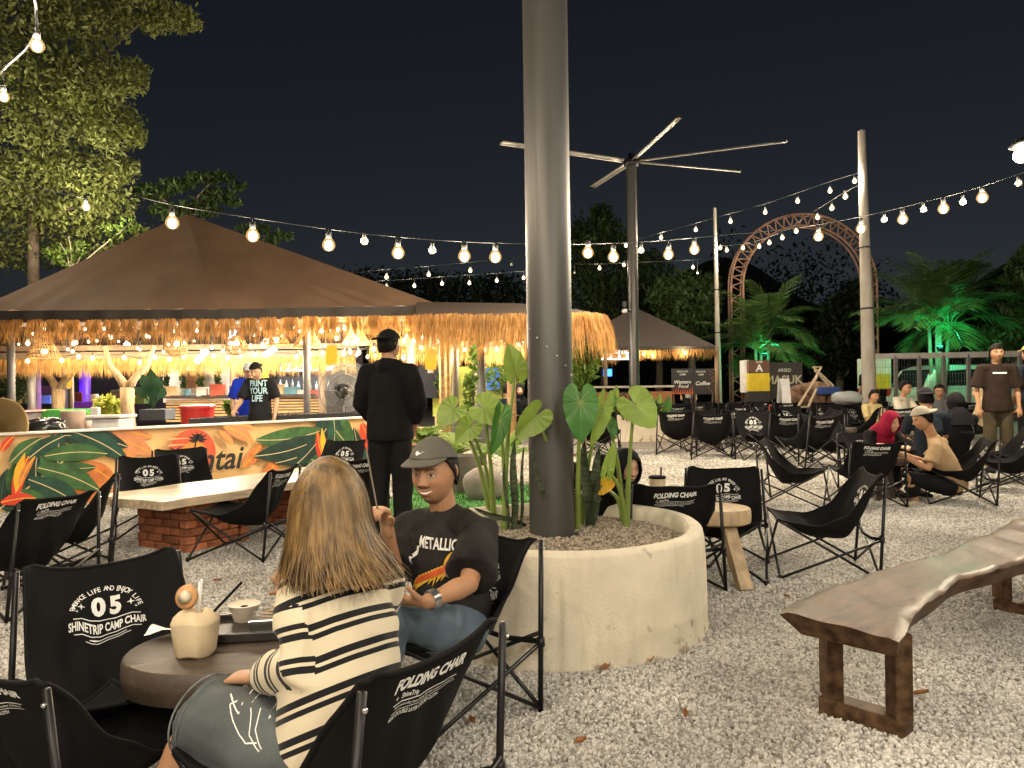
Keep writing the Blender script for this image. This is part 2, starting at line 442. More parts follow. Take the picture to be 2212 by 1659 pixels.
STEEL = mat('grey_steel_paint', (.072, .069, .065), .40, metal=.35, bump=.05, bscale=30, var=.14, scale=2, spec=.6, stretch=(6, 6, .6))
def steel_pole(name, c, r, h, label, z0, lean=(0, 0), cat='pole', base=.34):
    t = thing(name, label, cat, (c[0], c[1], z0))
    mb = MB().tube([(lean[0] * k * h / 12, lean[1] * k * h / 12, k * h / 12) for k in range(13)], r, 40); mb.obj('shaft', STEEL, t, smooth=True, auto=40)
    mb = MB().lathe([(base, .0), (base, .018), (r + .002, .02)], 28); mb.obj('base_plate', STEEL, t, smooth=True, auto=40)
    return t
BP = steel_pole('steel_pole', PLC + V(-.02, .02, 0), .124, 7.4, 'thick grey steel pole rising out of the round planter', PLH - .10, base=.2)
for a in range(-150, 31, 25):
    b = MB().ball((.124 * cos(radians(a)), .124 * sin(radians(a)), .86 - .002 * a), .007, 8, 5)
    b.obj('bolt', mat('bolt_steel', (.5, .5, .5), .3, metal=1, var=0), BP, smooth=True)

# ------------------------------------------------------------------ live-edge bench on the right
WOODD = mat('dark_wood', (.085, .050, .029), .36, var=.6, scale=5, bump=.10, bscale=20, spec=.035, stretch=(1.2, 5, 5))
def bench():
    e = Vector((.745, .667, 0)).normalized(); s = Vector((e.y, -e.x, 0)); o = Vector((1.09, 2.60, 0)); ZT = .452
    t = thing('live_edge_bench', 'long dark live-edge wooden bench with rectangular frame legs on the gravel', 'bench', (2.0, 3.45, 0), atan2(e.y, e.x))
    Lg = 3.0; N = 60
    def half(k):
        u = k / N
        lft = .185 + .028 * sin(u * 9 + .6) + .012 * sin(u * 23) + .03 * u
        rgt = .165 + .045 * sin(u * 8.2 + 2.2) + .010 * sin(u * 31 + 1) - .02 * u
        sh = .045 * sin(u * 5.5 + .3)
        return lft + sh, rgt - sh
    rows = []
    mb = MB(); M = 14
    for k in range(N + 1):
        l, r = half(k); x = k / N * Lg; row = []
        for j in range(M):       # top surface slightly dished and uneven, edges rounded, underside flat
            q = j / (M - 1); y = lerp(l, -r, q)
            z = ZT - .018 * (1 - (2 * q - 1) ** 2) * .3 + .004 * sin(x * 17 + q * 5) + .003 * sin(x * 41 + q * 13)
            if j in (0, M - 1): z -= .012
            row.append((x, y, z))
        row += [(x + .02, -r + .035, ZT - .085), (x + .02, l - .05, ZT - .085)]
        rows.append(row)
    W = M + 2
    v = [o + e * p[0] - s * p[1] + Vector((0, 0, p[2])) for row in rows for p in row]
    f = [(k * W + j, k * W + (j + 1) % W, (k + 1) * W + (j + 1) % W, (k + 1) * W + j) for k in range(N) for j in range(W)]
    f += [tuple(reversed(range(W))), tuple(range(N * W, N * W + W))]
    # slanted end cut
    vv = []
    for i, p in enumerate(v):
        if i < W and p.z < ZT - .05: p = p + e * .04
        vv.append(p)
    mb.add(vv, f); mb.obj('seat', WOODD, t, smooth=True, world=True, auto=50)
    for x0, w2, sh in ((.33, .125, .062), (2.28, .13, .03)):
        c = o + e * x0 - s * sh; th = .075
        mb = MB()
        # rectangular loop of square timber
        for sg in (-1, 1):
            a = c + s * (sg * w2); q = MB().beam(a + V(0, 0, .065), a + V(0, 0, ZT - .082), .062, .085)
            q.obj('leg', WOODD, t, world=True, bevel=.004)
        q = MB().beam(c - s * (w2 + .033), c + s * (w2 + .033), .085, .066); q.v = [(a, b, z + .033) for a, b, z in q.v]
        q.obj('foot_rail', WOODD, t, world=True, bevel=.004)
bench()

# ------------------------------------------------------------------ plank table on a brick pedestal
def brick_table():
    c = Vector((-2.35, 6.95, 0)); e = Vector((1.0, 1.72, 0)).normalized(); s = Vector((e.y, -e.x, 0))
    t = thing('plank_table', 'heavy pale plank table standing on a red brick pedestal', 'table', c, atan2(e.y, e.x))
    Z = .455; LW = mat('pale_plank', (.50, .40, .28), .32, var=.35, scale=3, bump=.15, bscale=14, spec=.6, stretch=(1, 9, 9), coat=.3)
    for i, (a, b) in enumerate(((-.43, -.145), (-.142, .14), (.143, .42))):
        poly = []; n = 16
        for k in range(n + 1): poly.append((-1.22 + 2.44 * k / n, a + (.02 * sin(k * 1.1) if i == 0 else 0)))
        for k in range(n, -1, -1): poly.append((-1.22 - (.05 if i == 1 else 0) + 2.44 * k / n, b + (.02 * sin(k * 1.3 + 1) if i == 2 else 0)))
        M = Matrix.Translation((0, 0, Z - .07))
        MB().prism(poly, .07, M).obj('plank', LW, t, bevel=.006)
    BR = mat('red_brick', (.30, .105, .048), .9, var=.45, scale=9, bump=.5, bscale=50, rnd=.35)
    # bricks, shared meshes
    meshes = {}
    def brick(kind, x, y, z, rot):
        if kind not in meshes:
            lst = []
            for q in range(3):
                L = .205 if kind == 's' else .10
                bm = MB().box((0, 0, 0), (L - .006, .095, .060)); m_ = bm.mesh('brick', BR, False)
                for vv in m_.vertices: vv.co += Vector((random.uniform(-.006, .006), random.uniform(-.005, .005), random.uniform(-.003, .003)))
                lst.append(m_)
            meshes[kind] = lst
        ob = link('brick', random.choice(meshes[kind]), t); ob.location = (x, y, z); ob.rotation_euler = (0, 0, rot + random.uniform(-.035, .035))
        md = ob.modifiers.new('bevel', 'BEVEL'); md.width = .008; md.segments = 1
    for cx in (-.62, .62):
        core = MB().box((cx, 0, .19), (.44, .44, .375)); core.obj('core', mat('mortar', (.16, .12, .09), .95), t)
        for r in range(6):
            z = .031 + r * .0635; off = .10 if r % 2 else 0; H2 = .31
            for side in range(4):
                a = side * pi / 2; x = -H2 + (.0 if not r % 2 else .10)
                pos = []
                if r % 2: pos.append(('h', -H2 + .05)); x = -H2 + .10
                while x + .2 <= H2 - .095: pos.append(('s', x + .1)); x += .205
                if H2 - .10 - x > .05: pos.append(('h', x + .05))
                for kd, p in pos:
                    vx, vy = p, -H2 + .05 + random.uniform(-.006, .006)
                    brick(kd, cx + vx * cos(a) - vy * sin(a), vx * sin(a) + vy * cos(a), z, a)
    return t
brick_table()

# ------------------------------------------------------------------ low dark table in front
def slab_table(name, c, rx, ry, H, th, label, m, legs, rot=0, seed=0):
    t = thing(name, label, 'table', (c[0], c[1], 0), rot)
    n = 48
    def rr(a): return 1 + .05 * sin(2 * a + seed) + .03 * sin(3 * a + seed * 2)
    prof = [(.0001, H - th), (.9, H - th), (.985, H - th + .012), (1.0, H - th * .5), (.99, H - .01), (.965, H), (.5, H + .001), (.0001, H + .001)]
    mb = MB().grid(lambda u, v: (lambda a, p: (rx * p[0] * rr(a) * cos(a), ry * p[0] * rr(a) * sin(a), p[1]))(2 * pi * u, prof[int(round(v * (len(prof) - 1)))]), n, len(prof), True)
    mb.obj('tabletop', m, t, smooth=True, auto=50)
    for (x0, y0, x1, y1, wd) in legs:
        MB().beam((x0, y0, 0), (x1, y1, H - th + .005), wd, wd * .75).obj('leg', m, t, bevel=.004)
    return t
TBD = mat('dark_slab', (.062, .045, .032), .5, var=.3, scale=7, bump=.25, bscale=40, stretch=(1, 4, 1))
NT = slab_table('slab_table', (-.86, 2.42), .34, .27, .47, .105, 'low dark wooden slab table holding the coconut and the food tray', TBD,
                [(-.12, .14, -.06, .08, .07), (.16, .10, .08, .06, .07), (.0, -.16, 0, -.08, .07)], seed=1)
PALEW = mat('pale_log', (.46, .34, .21), .6, var=.3, scale=6, bump=.2, bscale=30, stretch=(3, 3, 1))
_c = at(1545, 1130, 5.0)
ST = slab_table('log_table', (_c.x, _c.y), .215, .215, .47, .10, 'small pale round log table between the two camp chairs behind the planter', PALEW,
                [(.10, -.30, .06, -.06, .085), (-.24, .10, -.08, .05, .085), (.20, .18, .08, .06, .085)], seed=2)

# fallen leaves on the gravel
DEADL = mat('dead_leaf', (.30, .12, .03), .7, var=.4, scale=12)
random.seed(21)
for k, (px, py) in enumerate(((1310, 1443), (1255, 1604), (1405, 1425), (1020, 1560), (2130, 1220), (1990, 1500), (470, 1255), (1700, 1290), (1480, 1545), (620, 1210))):
    p = gnd(px, py, .018); a = random.uniform(0, 6.28); L = random.uniform(.025, .04)
    g = MB().grid(lambda u, v: p + Vector((cos(a) * (u - .5) * 2 * L - sin(a) * (v - .5) * L * .9 * sin(pi * min(max(u, .03), .97)), sin(a) * (u - .5) * 2 * L + cos(a) * (v - .5) * L * .9 * sin(pi * min(max(u, .03), .97)), .012 * (2 * v - 1) ** 2 + .008 * u * u)), 9, 5)
    single(g, 'fallen_leaf', DEADL, 'small brown fallen leaf on the gravel, %s counted from the planter foot' % 'first second third fourth fifth sixth seventh eighth ninth tenth'.split()[k], 'leaf', p, smooth=True, group='fallen leaves on the gravel')
# ------------------------------------------------------------------ tents, stalls, thatch
TENT = mat('brown_canvas', (.175, .105, .064), .8, var=.16, scale=1.3, bump=.12, bscale=5, spec=.25)
VAL = mat('dark_valance', (.034, .028, .024), .8, var=.2, scale=2)
STRAW = mat('straw', (.50, .29, .10), .85, var=.4, scale=7, rnd=.18, trans=.45)
STRAW2 = mat('brown_straw', (.40, .215, .07), .85, var=.45, scale=7, rnd=.18, trans=.45)
BAM = mat('bamboo', (.42, .27, .12), .6, var=.3, scale=5, stretch=(1, 1, 4))
TIMB = mat('weathered_timber', (.13, .09, .058), .75, var=.3, scale=6, bump=.3, bscale=30, stretch=(1, 1, .3))
DARKW = mat('dark_wall', (.018, .018, .024), .8, var=.3, scale=2)
def thatch_mesh(wd, ln, n, spread, m, seed, curl=.0):
    r = random.Random(seed); mb = MB()
    for _ in range(n):
        x = r.uniform(-wd / 2, wd / 2); L = ln * r.uniform(.42, 1.1); y = r.uniform(-.05, .03); w_ = r.uniform(.003, .0075)
        dx = r.gauss(0, spread) * L + (x * .25); dy = -r.uniform(.02, .16) * L - curl * L
        a = r.uniform(-.6, .6); c, s = cos(a) * w_, sin(a) * w_
        p = [(x, y, r.uniform(-.01, .02)), (x + dx * .45, y + dy * .8, -L * .5), (x + dx + r.gauss(0, .01), y + dy, -L)]
        mb.add([(p[0][0] - c, p[0][1] - s, p[0][2]), (p[0][0] + c, p[0][1] + s, p[0][2]), (p[1][0] + c, p[1][1] + s, p[1][2]), (p[1][0] - c, p[1][1] - s, p[1][2]), (p[2][0], p[2][1], p[2][2])], [(0, 1, 2, 3), (3, 2, 4)])
    return mb.mesh('thatch_bundle', m, False)
def fringe(parent, path, step, meshes, jit=.03):
    """bundles hung along a poly-line of world points"""
    P = [Vector(p) for p in path]; seg = [(b - a).length for a, b in zip(P, P[1:])]; L = sum(seg); n = max(1, int(L / step)); Mi = wmat(parent).inverted()
    for k in range(n):
        s = (k + .5) / n * L; i = 0
        while i < len(seg) - 1 and s > seg[i]: s -= seg[i]; i += 1
        p = lerp(P[i], P[i + 1], s / seg[i]); t = (P[i + 1] - P[i]).normalized()
        o = link('thatch_bundle', random.choice(meshes), parent)
        M = Matrix.Translation(p + Vector((random.uniform(-jit, jit), 0, random.uniform(-.012, .012)))) @ Matrix.Rotation(atan2(t.y, t.x) + random.uniform(-.1, .1), 4, 'Z')
        o.matrix_basis = Mi @ M
        props(o, kind='stuff')
def sheet_obj(name, A, B, C, Dd, m, parent, sag=0, n=24, wr=.0, seed=0):
    """four-cornered cloth A B (bottom) C D (top), world coordinates"""
    A, B, C, Dd = map(Vector, (A, B, C, Dd)); nn = (B - A).cross(Dd - A).normalized()
    def fn(u, v):
        p = lerp(lerp(A, B, u), lerp(Dd, C, u), v)
        return p - Vector((0, 0, 1)) * sag * sin(pi * u) * sin(pi * v) ** .8 + nn * wr * sin(u * 31 + seed + 6 * v) * (1 - v) ** 2
    return MB().grid(fn, n, n).obj(name, m, parent, smooth=True, world=True)
# main hip tent on the left
AP = at(402, 462, 15.2); EL = at(-60, 672, 12.6); EM = at(470, 668, 12.2); ER = at(955, 660, 12.6); BL = V(-11.5, 19, 2.6); BR = V(-1.6, 19, 2.6)
TN = thing('tent', 'big brown canvas hip tent over the bright food stall', 'tent', (-6, 15.5, 0))
for nm, a, b, sd in (('roof_panel', EL, EM, 0), ('roof_panel', EM, ER, 2), ('roof_panel', ER, BR, 4), ('roof_panel', BR, BL, 5), ('roof_panel', BL, EL, 6)):
    A, B = Vector(a), Vector(b)
    def fn(u, v, A=A, B=B, sd=sd):
        p = lerp(lerp(A, B, u), AP, v); k = sin(pi * u) * sin(pi * min(v * 1.15, 1))
        p = p + Vector((0, 0, -.10 * k)); q = (1 - v) ** 3
        p.z += .018 * q * sin(u * 46 + sd + v * 5) * (1 + sin(u * 9 + sd)) * .5
        return p
    MB().grid(fn, 60, 26).obj(nm, TENT, TN, smooth=True, world=True)
for a, b in ((EL, EM), (EM, ER), (ER, BR)):
    A, B = Vector(a), Vector(b); n_ = Vector((0, -.02, 0))
    MB().grid(lambda u, v: lerp(A, B, u) + n_ * (1 + .5 * sin(u * 60)) + Vector((0, -.015 * sin(u * 37), -.155 * v)), 50, 4).obj('valance', VAL, TN, smooth=True, world=True)
for p in ((-8.3, 12.75), (-3.4, 12.75), (-.95, 12.9), (-1.7, 18.6), (-10.8, 18.6)):
    MB().tube([(p[0], p[1], 0), (p[0], p[1], 2.6)], .06, 12).obj('post', mat('grey_post', (.17, .17, .175), .5, metal=.3), TN, smooth=True, world=True)
# roof frame: rafters seen under the eaves
for y, z in ((13.4, 2.50), (15.0, 2.55)):
    MB().beam((-11, y, z), (-1.2, y, z), .07, .12).obj('beam', TIMB, TN, world=True)
for k in range(26):
    x = -10.6 + k * .37
    MB().beam((x, 12.55, 2.40), (x, 16.2, 2.70), .035, .05).obj('rafter', TIMB, TN, world=True)
OUT_T = [thatch_mesh(.25, .46, 80, .17, STRAW2, i, .05) for i in range(5)]
dz = Vector((0, -.03, -.165))
fringe(TN, [EL + dz, EM + dz, ER + dz], .31, OUT_T)
# inner stall front: beam, thatch fringe
IN_T = [thatch_mesh(.21, .36, 75, .05, STRAW, 20 + i) for i in range(5)]
IS = thing('thatched_beam', 'inner timber beam hung with golden thatch across the bright stall', 'beam', (-6, 14.6, 0))
a, b = at(-20, 772, 14.7), at(770, 765, 14.7)
MB().beam(a, b, .10, .16).obj('beam', TIMB, IS, world=True)
MB().beam(a + V(0, .0, .16), b + V(0, 0, .16), .06, .10).obj('beam', TIMB, IS, world=True)
fringe(IS, [a + V(0, -.06, -.06), b + V(0, -.06, -.06)], .19, IN_T)
for px in (68, 507, 697):
    q = at(px, 850, 14.8); MB().tube([(q.x, q.y, 0), (q.x, q.y, 2.1)], .075, 12).obj('post', TIMB if px > 100 else mat('grey_post', (.3, .3, .3)), IS, smooth=True, world=True)

# second roof to the right with its rounded thatch corner
T2 = thing('thatched_canopy', 'lower brown canopy with long thatch eaves ending behind the steel pole', 'canopy', (0, 12.5, 0))
e0, e1, e2, e3, e4 = at(900, 684, 11.7), at(1120, 684, 11.1), at(1262, 680, 11.0), at(1300, 684, 11.7), at(1308, 694, 13.4)
top = [at(900, 652, 12.4), at(1120, 655, 12.3), at(1240, 668, 12.2), at(1275, 676, 12.6), at(1290, 690, 13.6)]
ev = [e0, e1, e2, e3, e4]
def fn(u, v):
    i = min(int(u * 4), 3); f = u * 4 - i; return lerp(lerp(ev[i], ev[i + 1], f), lerp(top[i], top[i + 1], f), v) + Vector((0, 0, .03 * sin(pi * v)))
MB().grid(fn, 41, 8).obj('roof_panel', mat('dark_brown_canvas', (.060, .042, .031), .85), T2, smooth=True, world=True)
MB().grid(lambda u, v: lerp(lerp(top[0], top[2], u), lerp(top[0], top[2], u) + V(.2, 5, -.2), v), 12, 4).obj('roof_panel', mat('dark_brown_canvas', (.060, .042, .031), .85), T2, smooth=True, world=True)
LONG_T = [thatch_mesh(.30, .70, 75, .10, STRAW, 40 + i, .10) for i in range(5)]
LONG_B = [thatch_mesh(.30, .44, 50, .12, STRAW2, 50 + i, .14) for i in range(4)]
up_ = Vector((0, -.02, -.01))
fringe(T2, [p + up_ for p in ev], .19, LONG_T); fringe(T2, [p + V(0, -.07, .02) for p in ev], .21, LONG_B)
ia, ib = at(960, 752, 13.6), at(1130, 748, 13.2)
fringe(T2, [at(800, 742, 13.6), ia, ib], .19, IN_T)
MB().beam(at(800, 738, 13.62), ib, .08, .12).obj('beam', TIMB, T2, world=True)
for px, d, r, m_ in ((889, 13.2, .07, TIMB), (956, 12.6, .05, BAM), (968, 12.7, .045, BAM), (1038, 11.95, .08, mat('grey_post', (.3, .3, .3))), (1105, 15.5, .09, BAM)):
    q = at(px, 835, d); MB().tube([(q.x, q.y, 0), (q.x, q.y, 2.15)], r, 12).obj('post', m_, T2, smooth=True, world=True)
# far tent with the WEST counter
T3 = thing('tent', 'small dark tent with thatch eaves over the far wooden counter', 'tent', (6, 24, 0))
l, r_, ap = at(1215, 748, 22.0), at(1548, 748, 23.0), at(1372, 664, 25.0)
for A, B in ((l, r_), (r_, r_ + V(.4, 6, 0)), (l + V(0, 6, 0), l)):
    MB().grid(lambda u, v, A=A, B=B: lerp(lerp(A, B, u), ap, v) - Vector((0, 0, .1 * sin(pi * u) * sin(pi * v))), 20, 12).obj('roof_panel', mat('dark_canvas', (.045, .034, .028), .85), T3, smooth=True, world=True)
MB().grid(lambda u, v: lerp(l, r_, u) + V(0, -.02, -.12 * v), 20, 2).obj('valance', VAL, T3, world=True)
FAR_T = [thatch_mesh(.42, .32, 60, .2, STRAW2, 70 + i) for i in range(3)]
fringe(T3, [l + V(0, -.03, -.10), r_ + V(0, -.03, -.10)], .40, FAR_T)
for q in (l, r_): MB().tube([(q.x, q.y, 0), (q.x, q.y, q.z)], .07, 10).obj('post', TIMB, T3, smooth=True, world=True)
q = at(1308, 800, 20.5); MB().tube([(q.x, q.y, 0), (q.x, q.y, 2.4)], .05, 10).obj('post', TIMB, T3, smooth=True, world=True)

# ------------------------------------------------------------------ banner-wrapped counter
B0, B1 = gnd(-25, 1112), Vector((-1.75, 11.95, 0)); BH = .83
be = (B1 - B0).normalized(); BLn = (B1 - B0).length; bn = Vector((be.y, -be.x, 0))
BW = thing('banner_counter', 'long counter wrapped in an orange tropical banner with palm sunset logo', 'counter', lerp(B0, B1, .5))
ban = mat('banner_orange', (.78, .49, .21), .55, var=.12, scale=1.5)
def bfn(u, v): return lerp(B0, B1, u) + bn * (.012 * sin(u * 23) * (1 - v) + .006 * sin(u * 60 + v * 4)) + Vector((0, 0, .01 + (BH - .01) * v))
MB().grid(bfn, 80, 8).obj('banner', ban, BW, smooth=True, world=True)
MB().box(lerp(B0, B1, .5) - bn * .17 + V(0, 0, BH / 2 - .02), (BLn, .25, BH - .04), Matrix((be, -bn, Vector((0, 0, 1)))).transposed()).obj('box', DARKW, BW, world=True)
MB().box(lerp(B0, B1, .5) - bn * .12 + V(0, 0, BH + .006), (BLn, .38, .016), Matrix((be, -bn, Vector((0, 0, 1)))).transposed()).obj('rim', mat('white_rim', (.62, .6, .55), .5), BW, world=True)
BM = plane_M(B0 + bn * .022, be, V(0, 0, 1))      # x metres along, y up
def bu(px, py):
    """banner coordinates of a picture position"""
    v = ray(px, py); n = bn; t = (B0 + bn * .022 - CAMP).dot(n) / v.dot(n); p = CAMP + v * t
    return ((p - B0).dot(be), p.z)
GREENS = [mat('print_green', (.008, .055, .034), .6, var=.5, scale=9), mat('print_dark_green', (.006, .030, .022), .6, var=.4, scale=9), mat('print_leaf_green', (.035, .11, .03), .6, var=.4, scale=9)]
ORG = mat('print_orange', (.62, .19, .05), .6, var=.3, scale=8); PCH = mat('print_peach', (.62, .24, .10), .6, var=.15, scale=8); REDP = mat('print_red', (.62, .045, .02), .6, var=.3, scale=8); YEL = mat('print_yellow', (.75, .42, .03), .6); CRM = mat('print_cream', (.62, .50, .26), .6); BLK = mat('print_black', (.012, .014, .014), .6)
def leaf2d(x0, y0, x1, y1, w, bend=.15, n=9):
    a = np.array((x0, y0)); b = np.array((x1, y1)); d = b - a; L = np.linalg.norm(d); d /= L; nn = np.array([-d[1], d[0]]); up, dn, mid = [], [], []
    for k in range(n + 1):
        t = k / n; c = a + d * L * t + nn * bend * L * sin(pi * t) * .5; ww = w * L * sin(pi * min(1, t * .9 + .08)) ** .9
        up.append(c + nn * ww); dn.append(c - nn * ww); mid.append(c)
    return np.array(up + dn[::-1]), [tuple(range(2 * n + 2))], mid
_lay = [0]
def bprint(name, polys, m, lab=None):
    _lay[0] += 1; th = .0006 * _lay[0]; mb = MB()
    for v2, f in polys:
        ok = [(min(max(x, .0), BLn), min(max(y, .015), BH - .004)) for x, y in v2]
        mb.add([BM @ Vector((x, y, th)) for x, y in ok], f)
    return mb.obj(name, m, BW, world=True)
def frond(px0, py0, px1, py1, n, lw, gm, side=1.0, spread=1.0):
    x0, y0 = bu(px0, py0); x1, y1 = bu(px1, py1); a, b = np.array((x0, y0)), np.array((x1, y1)); d = b - a; L = np.linalg.norm(d); d /= L; nn = np.array([-d[1], d[0]])
    for k in range(n):
        t = .08 + .9 * k / n
        for s in (-1, 1):
            c = a + d * L * t; e = c + (d * .62 + nn * s * .62 * spread) * L * lw * (1 - .45 * abs(t - .45))
            v2, f, mid = leaf2d(*c, *e, .17, .12 * s); bprint('printed_leaf', [(v2, f)], gm[(k + (s > 0)) % len(gm)])
            vv = []; bprint('printed_vein', stroke2(mid, .004), CRM if k % 2 else GREENS[2])
    bprint('printed_stem', stroke2([a, b], .008), CRM)
def stroke2(pts, w):
    out = []
    for a, b in zip(pts, pts[1:]):
        a, b = np.array(a), np.array(b); d = (b - a) / (np.linalg.norm(b - a) + 1e-9); n = np.array([-d[1], d[0]]) * w; out.append((np.array([a - n, b - n, b + n, a + n]), [(0, 1, 2, 3)]))
    return out
def pl(px0, py0, px1, py1, w, m, bend=.1):
    v2, f, mid = leaf2d(*bu(px0, py0), *bu(px1, py1), w, bend); bprint('printed_leaf', [(v2, f)], m); bprint('printed_vein', stroke2(mid, .005), CRM if m in GREENS else YEL)
# big left spray
for q in ((225, 1085, 150, 1030, .22), (260, 1075, 170, 1015, .2), (255, 1050, 175, 1000, .2), (200, 1110, 120, 1050, .2)): pl(q[2], q[3], q[0], q[1], q[4], ORG)
for q in ((200, 930, 330, 945), (210, 935, 335, 985), (205, 940, 300, 1000)): pl(*q, .16, PCH)
frond(-10, 1105, 150, 985, 6, .62, GREENS)
for q in ((130, 940, 275, 965, .17), (150, 930, 275, 995, .16), (95, 985, 230, 980, .16), (80, 1010, 215, 1060, .17), (60, 1035, 180, 1100, .18), (35, 1060, 110, 1105, .2), (20, 1000, 90, 945, .2), (60, 990, 140, 940, .17)): pl(*q, GREENS[int(q[0]) % 3])
for q in ((30, 1080, 60, 985, .12, REDP), (34, 1060, 52, 978, .10, YEL), (40, 1050, 74, 985, .1, ORG), (0, 1085, 75, 1075, .2, REDP), (0, 975, 30, 940, .2, REDP)): pl(*q)
# right spray
for q in ((600, 985, 560, 1040, .2), (640, 1000, 690, 1045, .2), (560, 960, 520, 1010, .2)): pl(*q, ORG)
for q in ((480, 920, 545, 955), (500, 918, 545, 925), (470, 930, 500, 960)): pl(*q, .18, PCH)
frond(800, 1060, 660, 925, 5, .6, GREENS)
for q in ((690, 930, 548, 950, .15), (690, 945, 545, 985, .15), (690, 960, 590, 1000, .15), (720, 930, 770, 1010, .15), (650, 985, 745, 1040, .14), (700, 925, 620, 1015, .13)): pl(*q, GREENS[int(q[3]) % 3])
for q in ((700, 1010, 680, 930, .12, REDP), (705, 1000, 690, 925, .1, YEL), (775, 915, 800, 985, .2, REDP), (640, 1050, 560, 1045, .2, REDP)): pl(*q)
# sunset emblem: disc, stripes, palms
cx, cy = bu(411, 977); R_ = (bu(463, 970)[0] - bu(360, 975)[0]) / 2 * .98
def disc2(x, y, r, a0=0, a1=360, n=40): return (np.array([(x + r * cos(radians(a0 + (a1 - a0) * k / n)), y + r * sin(radians(a0 + (a1 - a0) * k / n))) for k in range(n)]), [tuple(range(n))])
bprint('sun_disc', [disc2(cx, cy, R_)], mat('print_sun', (.60, .085, .035), .6))
bprint('inner_sun', [disc2(cx + R_ * .05, cy - R_ * .12, R_ * .58)], mat('print_inner_sun', (.66, .26, .05), .6))
for k in range(5):
    y = cy + R_ * (.62 - .26 * k); x1 = cx - R_ * .1 - .03 * k
    bprint('sun_stripe', [(np.array([(cx - R_ * 1.02, y - .010), (x1, y), (x1, y + .004), (cx - R_ * 1.02, y + .012)]), [(0, 1, 2, 3)])], ban)
def palm2(x, y, h, s, lean):
    tp = []
    for k in range(9): t = k / 8; tp.append((x + lean * t * t, y + h * t))
    ps = [(np.array([(a[0] - .012 * s * (1.6 - k / 8), a[1]), (a[0] + .012 * s * (1.6 - k / 8), a[1]), (b[0] + .012 * s, b[1]), (b[0] - .012 * s, b[1])]), [(0, 1, 2, 3)]) for k, (a, b) in enumerate(zip(tp, tp[1:]))]
    hx, hy = tp[-1]
    for a in (200, 165, 130, 95, 60, 25, -15, 225, 315):
        ex, ey = hx + .16 * s * cos(radians(a)), hy + .10 * s * sin(radians(a)) - .055 * s; v2, f, _ = leaf2d(hx, hy, ex, ey, .13, .5 if cos(radians(a)) < 0 else -.5); ps.append((v2, f))
    return ps
bprint('palm_silhouette', palm2(cx - R_ * .02, cy - R_ * .85, R_ * 1.62, R_ / .36, R_ * .25), BLK)
bprint('palm_silhouette', palm2(cx + R_ * .22, cy - R_ * .85, R_ * .95, R_ / .62, R_ * .12), BLK)
bprint('island_silhouette', [(np.array([(cx - R_ * .35, cy - R_ * .93), (cx + R_ * .75, cy - R_ * .95), (cx + R_ * .9, cy - R_ * .88), (cx + R_ * .4, cy - R_ * .82), (cx, cy - R_ * .72)]), [(0, 1, 2, 3, 4)])], BLK)
bprint('bird_silhouette', [(np.array([(cx - R_ * 1.05, cy + R_ * .32), (cx - R_ * .72, cy + R_ * .18), (cx - R_ * .45, cy + R_ * .36), (cx - R_ * .68, cy + R_ * .06)]), [(0, 1, 2, 3)])], BLK)
tx0, ty0 = bu(366, 1078); tx1, _ = bu(522, 1035)
v, f = text2d('Pantai', 1, .018, .28); w_ = v[:, 0].max() - v[:, 0].min(); k = (tx1 - tx0) / w_
bprint('banner_lettering', [(np.stack([(v[:, 0] - v[:, 0].min()) * k + tx0, v[:, 1] * k * 1.1 + .27], 1), f)], BLK)

# ------------------------------------------------------------------ back of the left stall
def boxthing(name, label, cat, px0, py0, px1, py1, d, depth, m, bevel=.01, rz=0):
    """a box whose front face fills a picture rectangle at distance d"""
    a, b = at(px0, py1, d), at(px1, py0, d); c = (a + b) / 2
    mb = MB().box((c.x, d + depth / 2, c.z), (abs(b.x - a.x), depth, abs(b.z - a.z)))
    return single(mb, name, m, label, cat, (c.x, d + depth / 2, min(a.z, b.z)), bevel=bevel)

def partbox(parent, name, px0, py0, px1, py1, d, depth, m, bevel=.01):
    a, b = at(px0, py1, d), at(px1, py0, d); c = (a + b) / 2
    return MB().box((c.x, d + depth / 2, c.z), (abs(b.x - a.x), depth, abs(b.z - a.z))).obj(name, m, parent, world=True, bevel=bevel)
ORD0 = 'first second third fourth fifth sixth seventh eighth ninth tenth eleventh twelfth thirteenth fourteenth fifteenth sixteenth seventeenth eighteenth nineteenth twentieth twenty-first twenty-second'.split()
# dark rear partition of the food court and lit shop fronts
SW = mat('white_panel', (.62, .60, .56), .7, var=.05)
boxthing('stall_wall', 'dark partition at the back of the food stall', 'wall', -40, 640, 780, 920, 20.5, .15, DARKW)
boxthing('stall_wall', 'white tiled stall wall with hanging green vines', 'wall', 352, 770, 492, 870, 17.5, .12, SW)
boxthing('wall_panel', 'tan panel on the white stall wall', 'panel', 400, 800, 425, 850, 17.4, .05, mat('tan_panel', (.36, .20, .10), .7))
boxthing('wall_panel', 'yellow painted panel behind the two cooks', 'panel', 540, 770, 578, 880, 16.4, .1, mat('yellow_panel', (.70, .50, .06), .6))
boxthing('shop_front', 'dark shop front with shelves right of the cooks', 'shop front', 600, 785, 720, 880, 18.0, .12, mat('slate', (.03, .034, .04), .6))
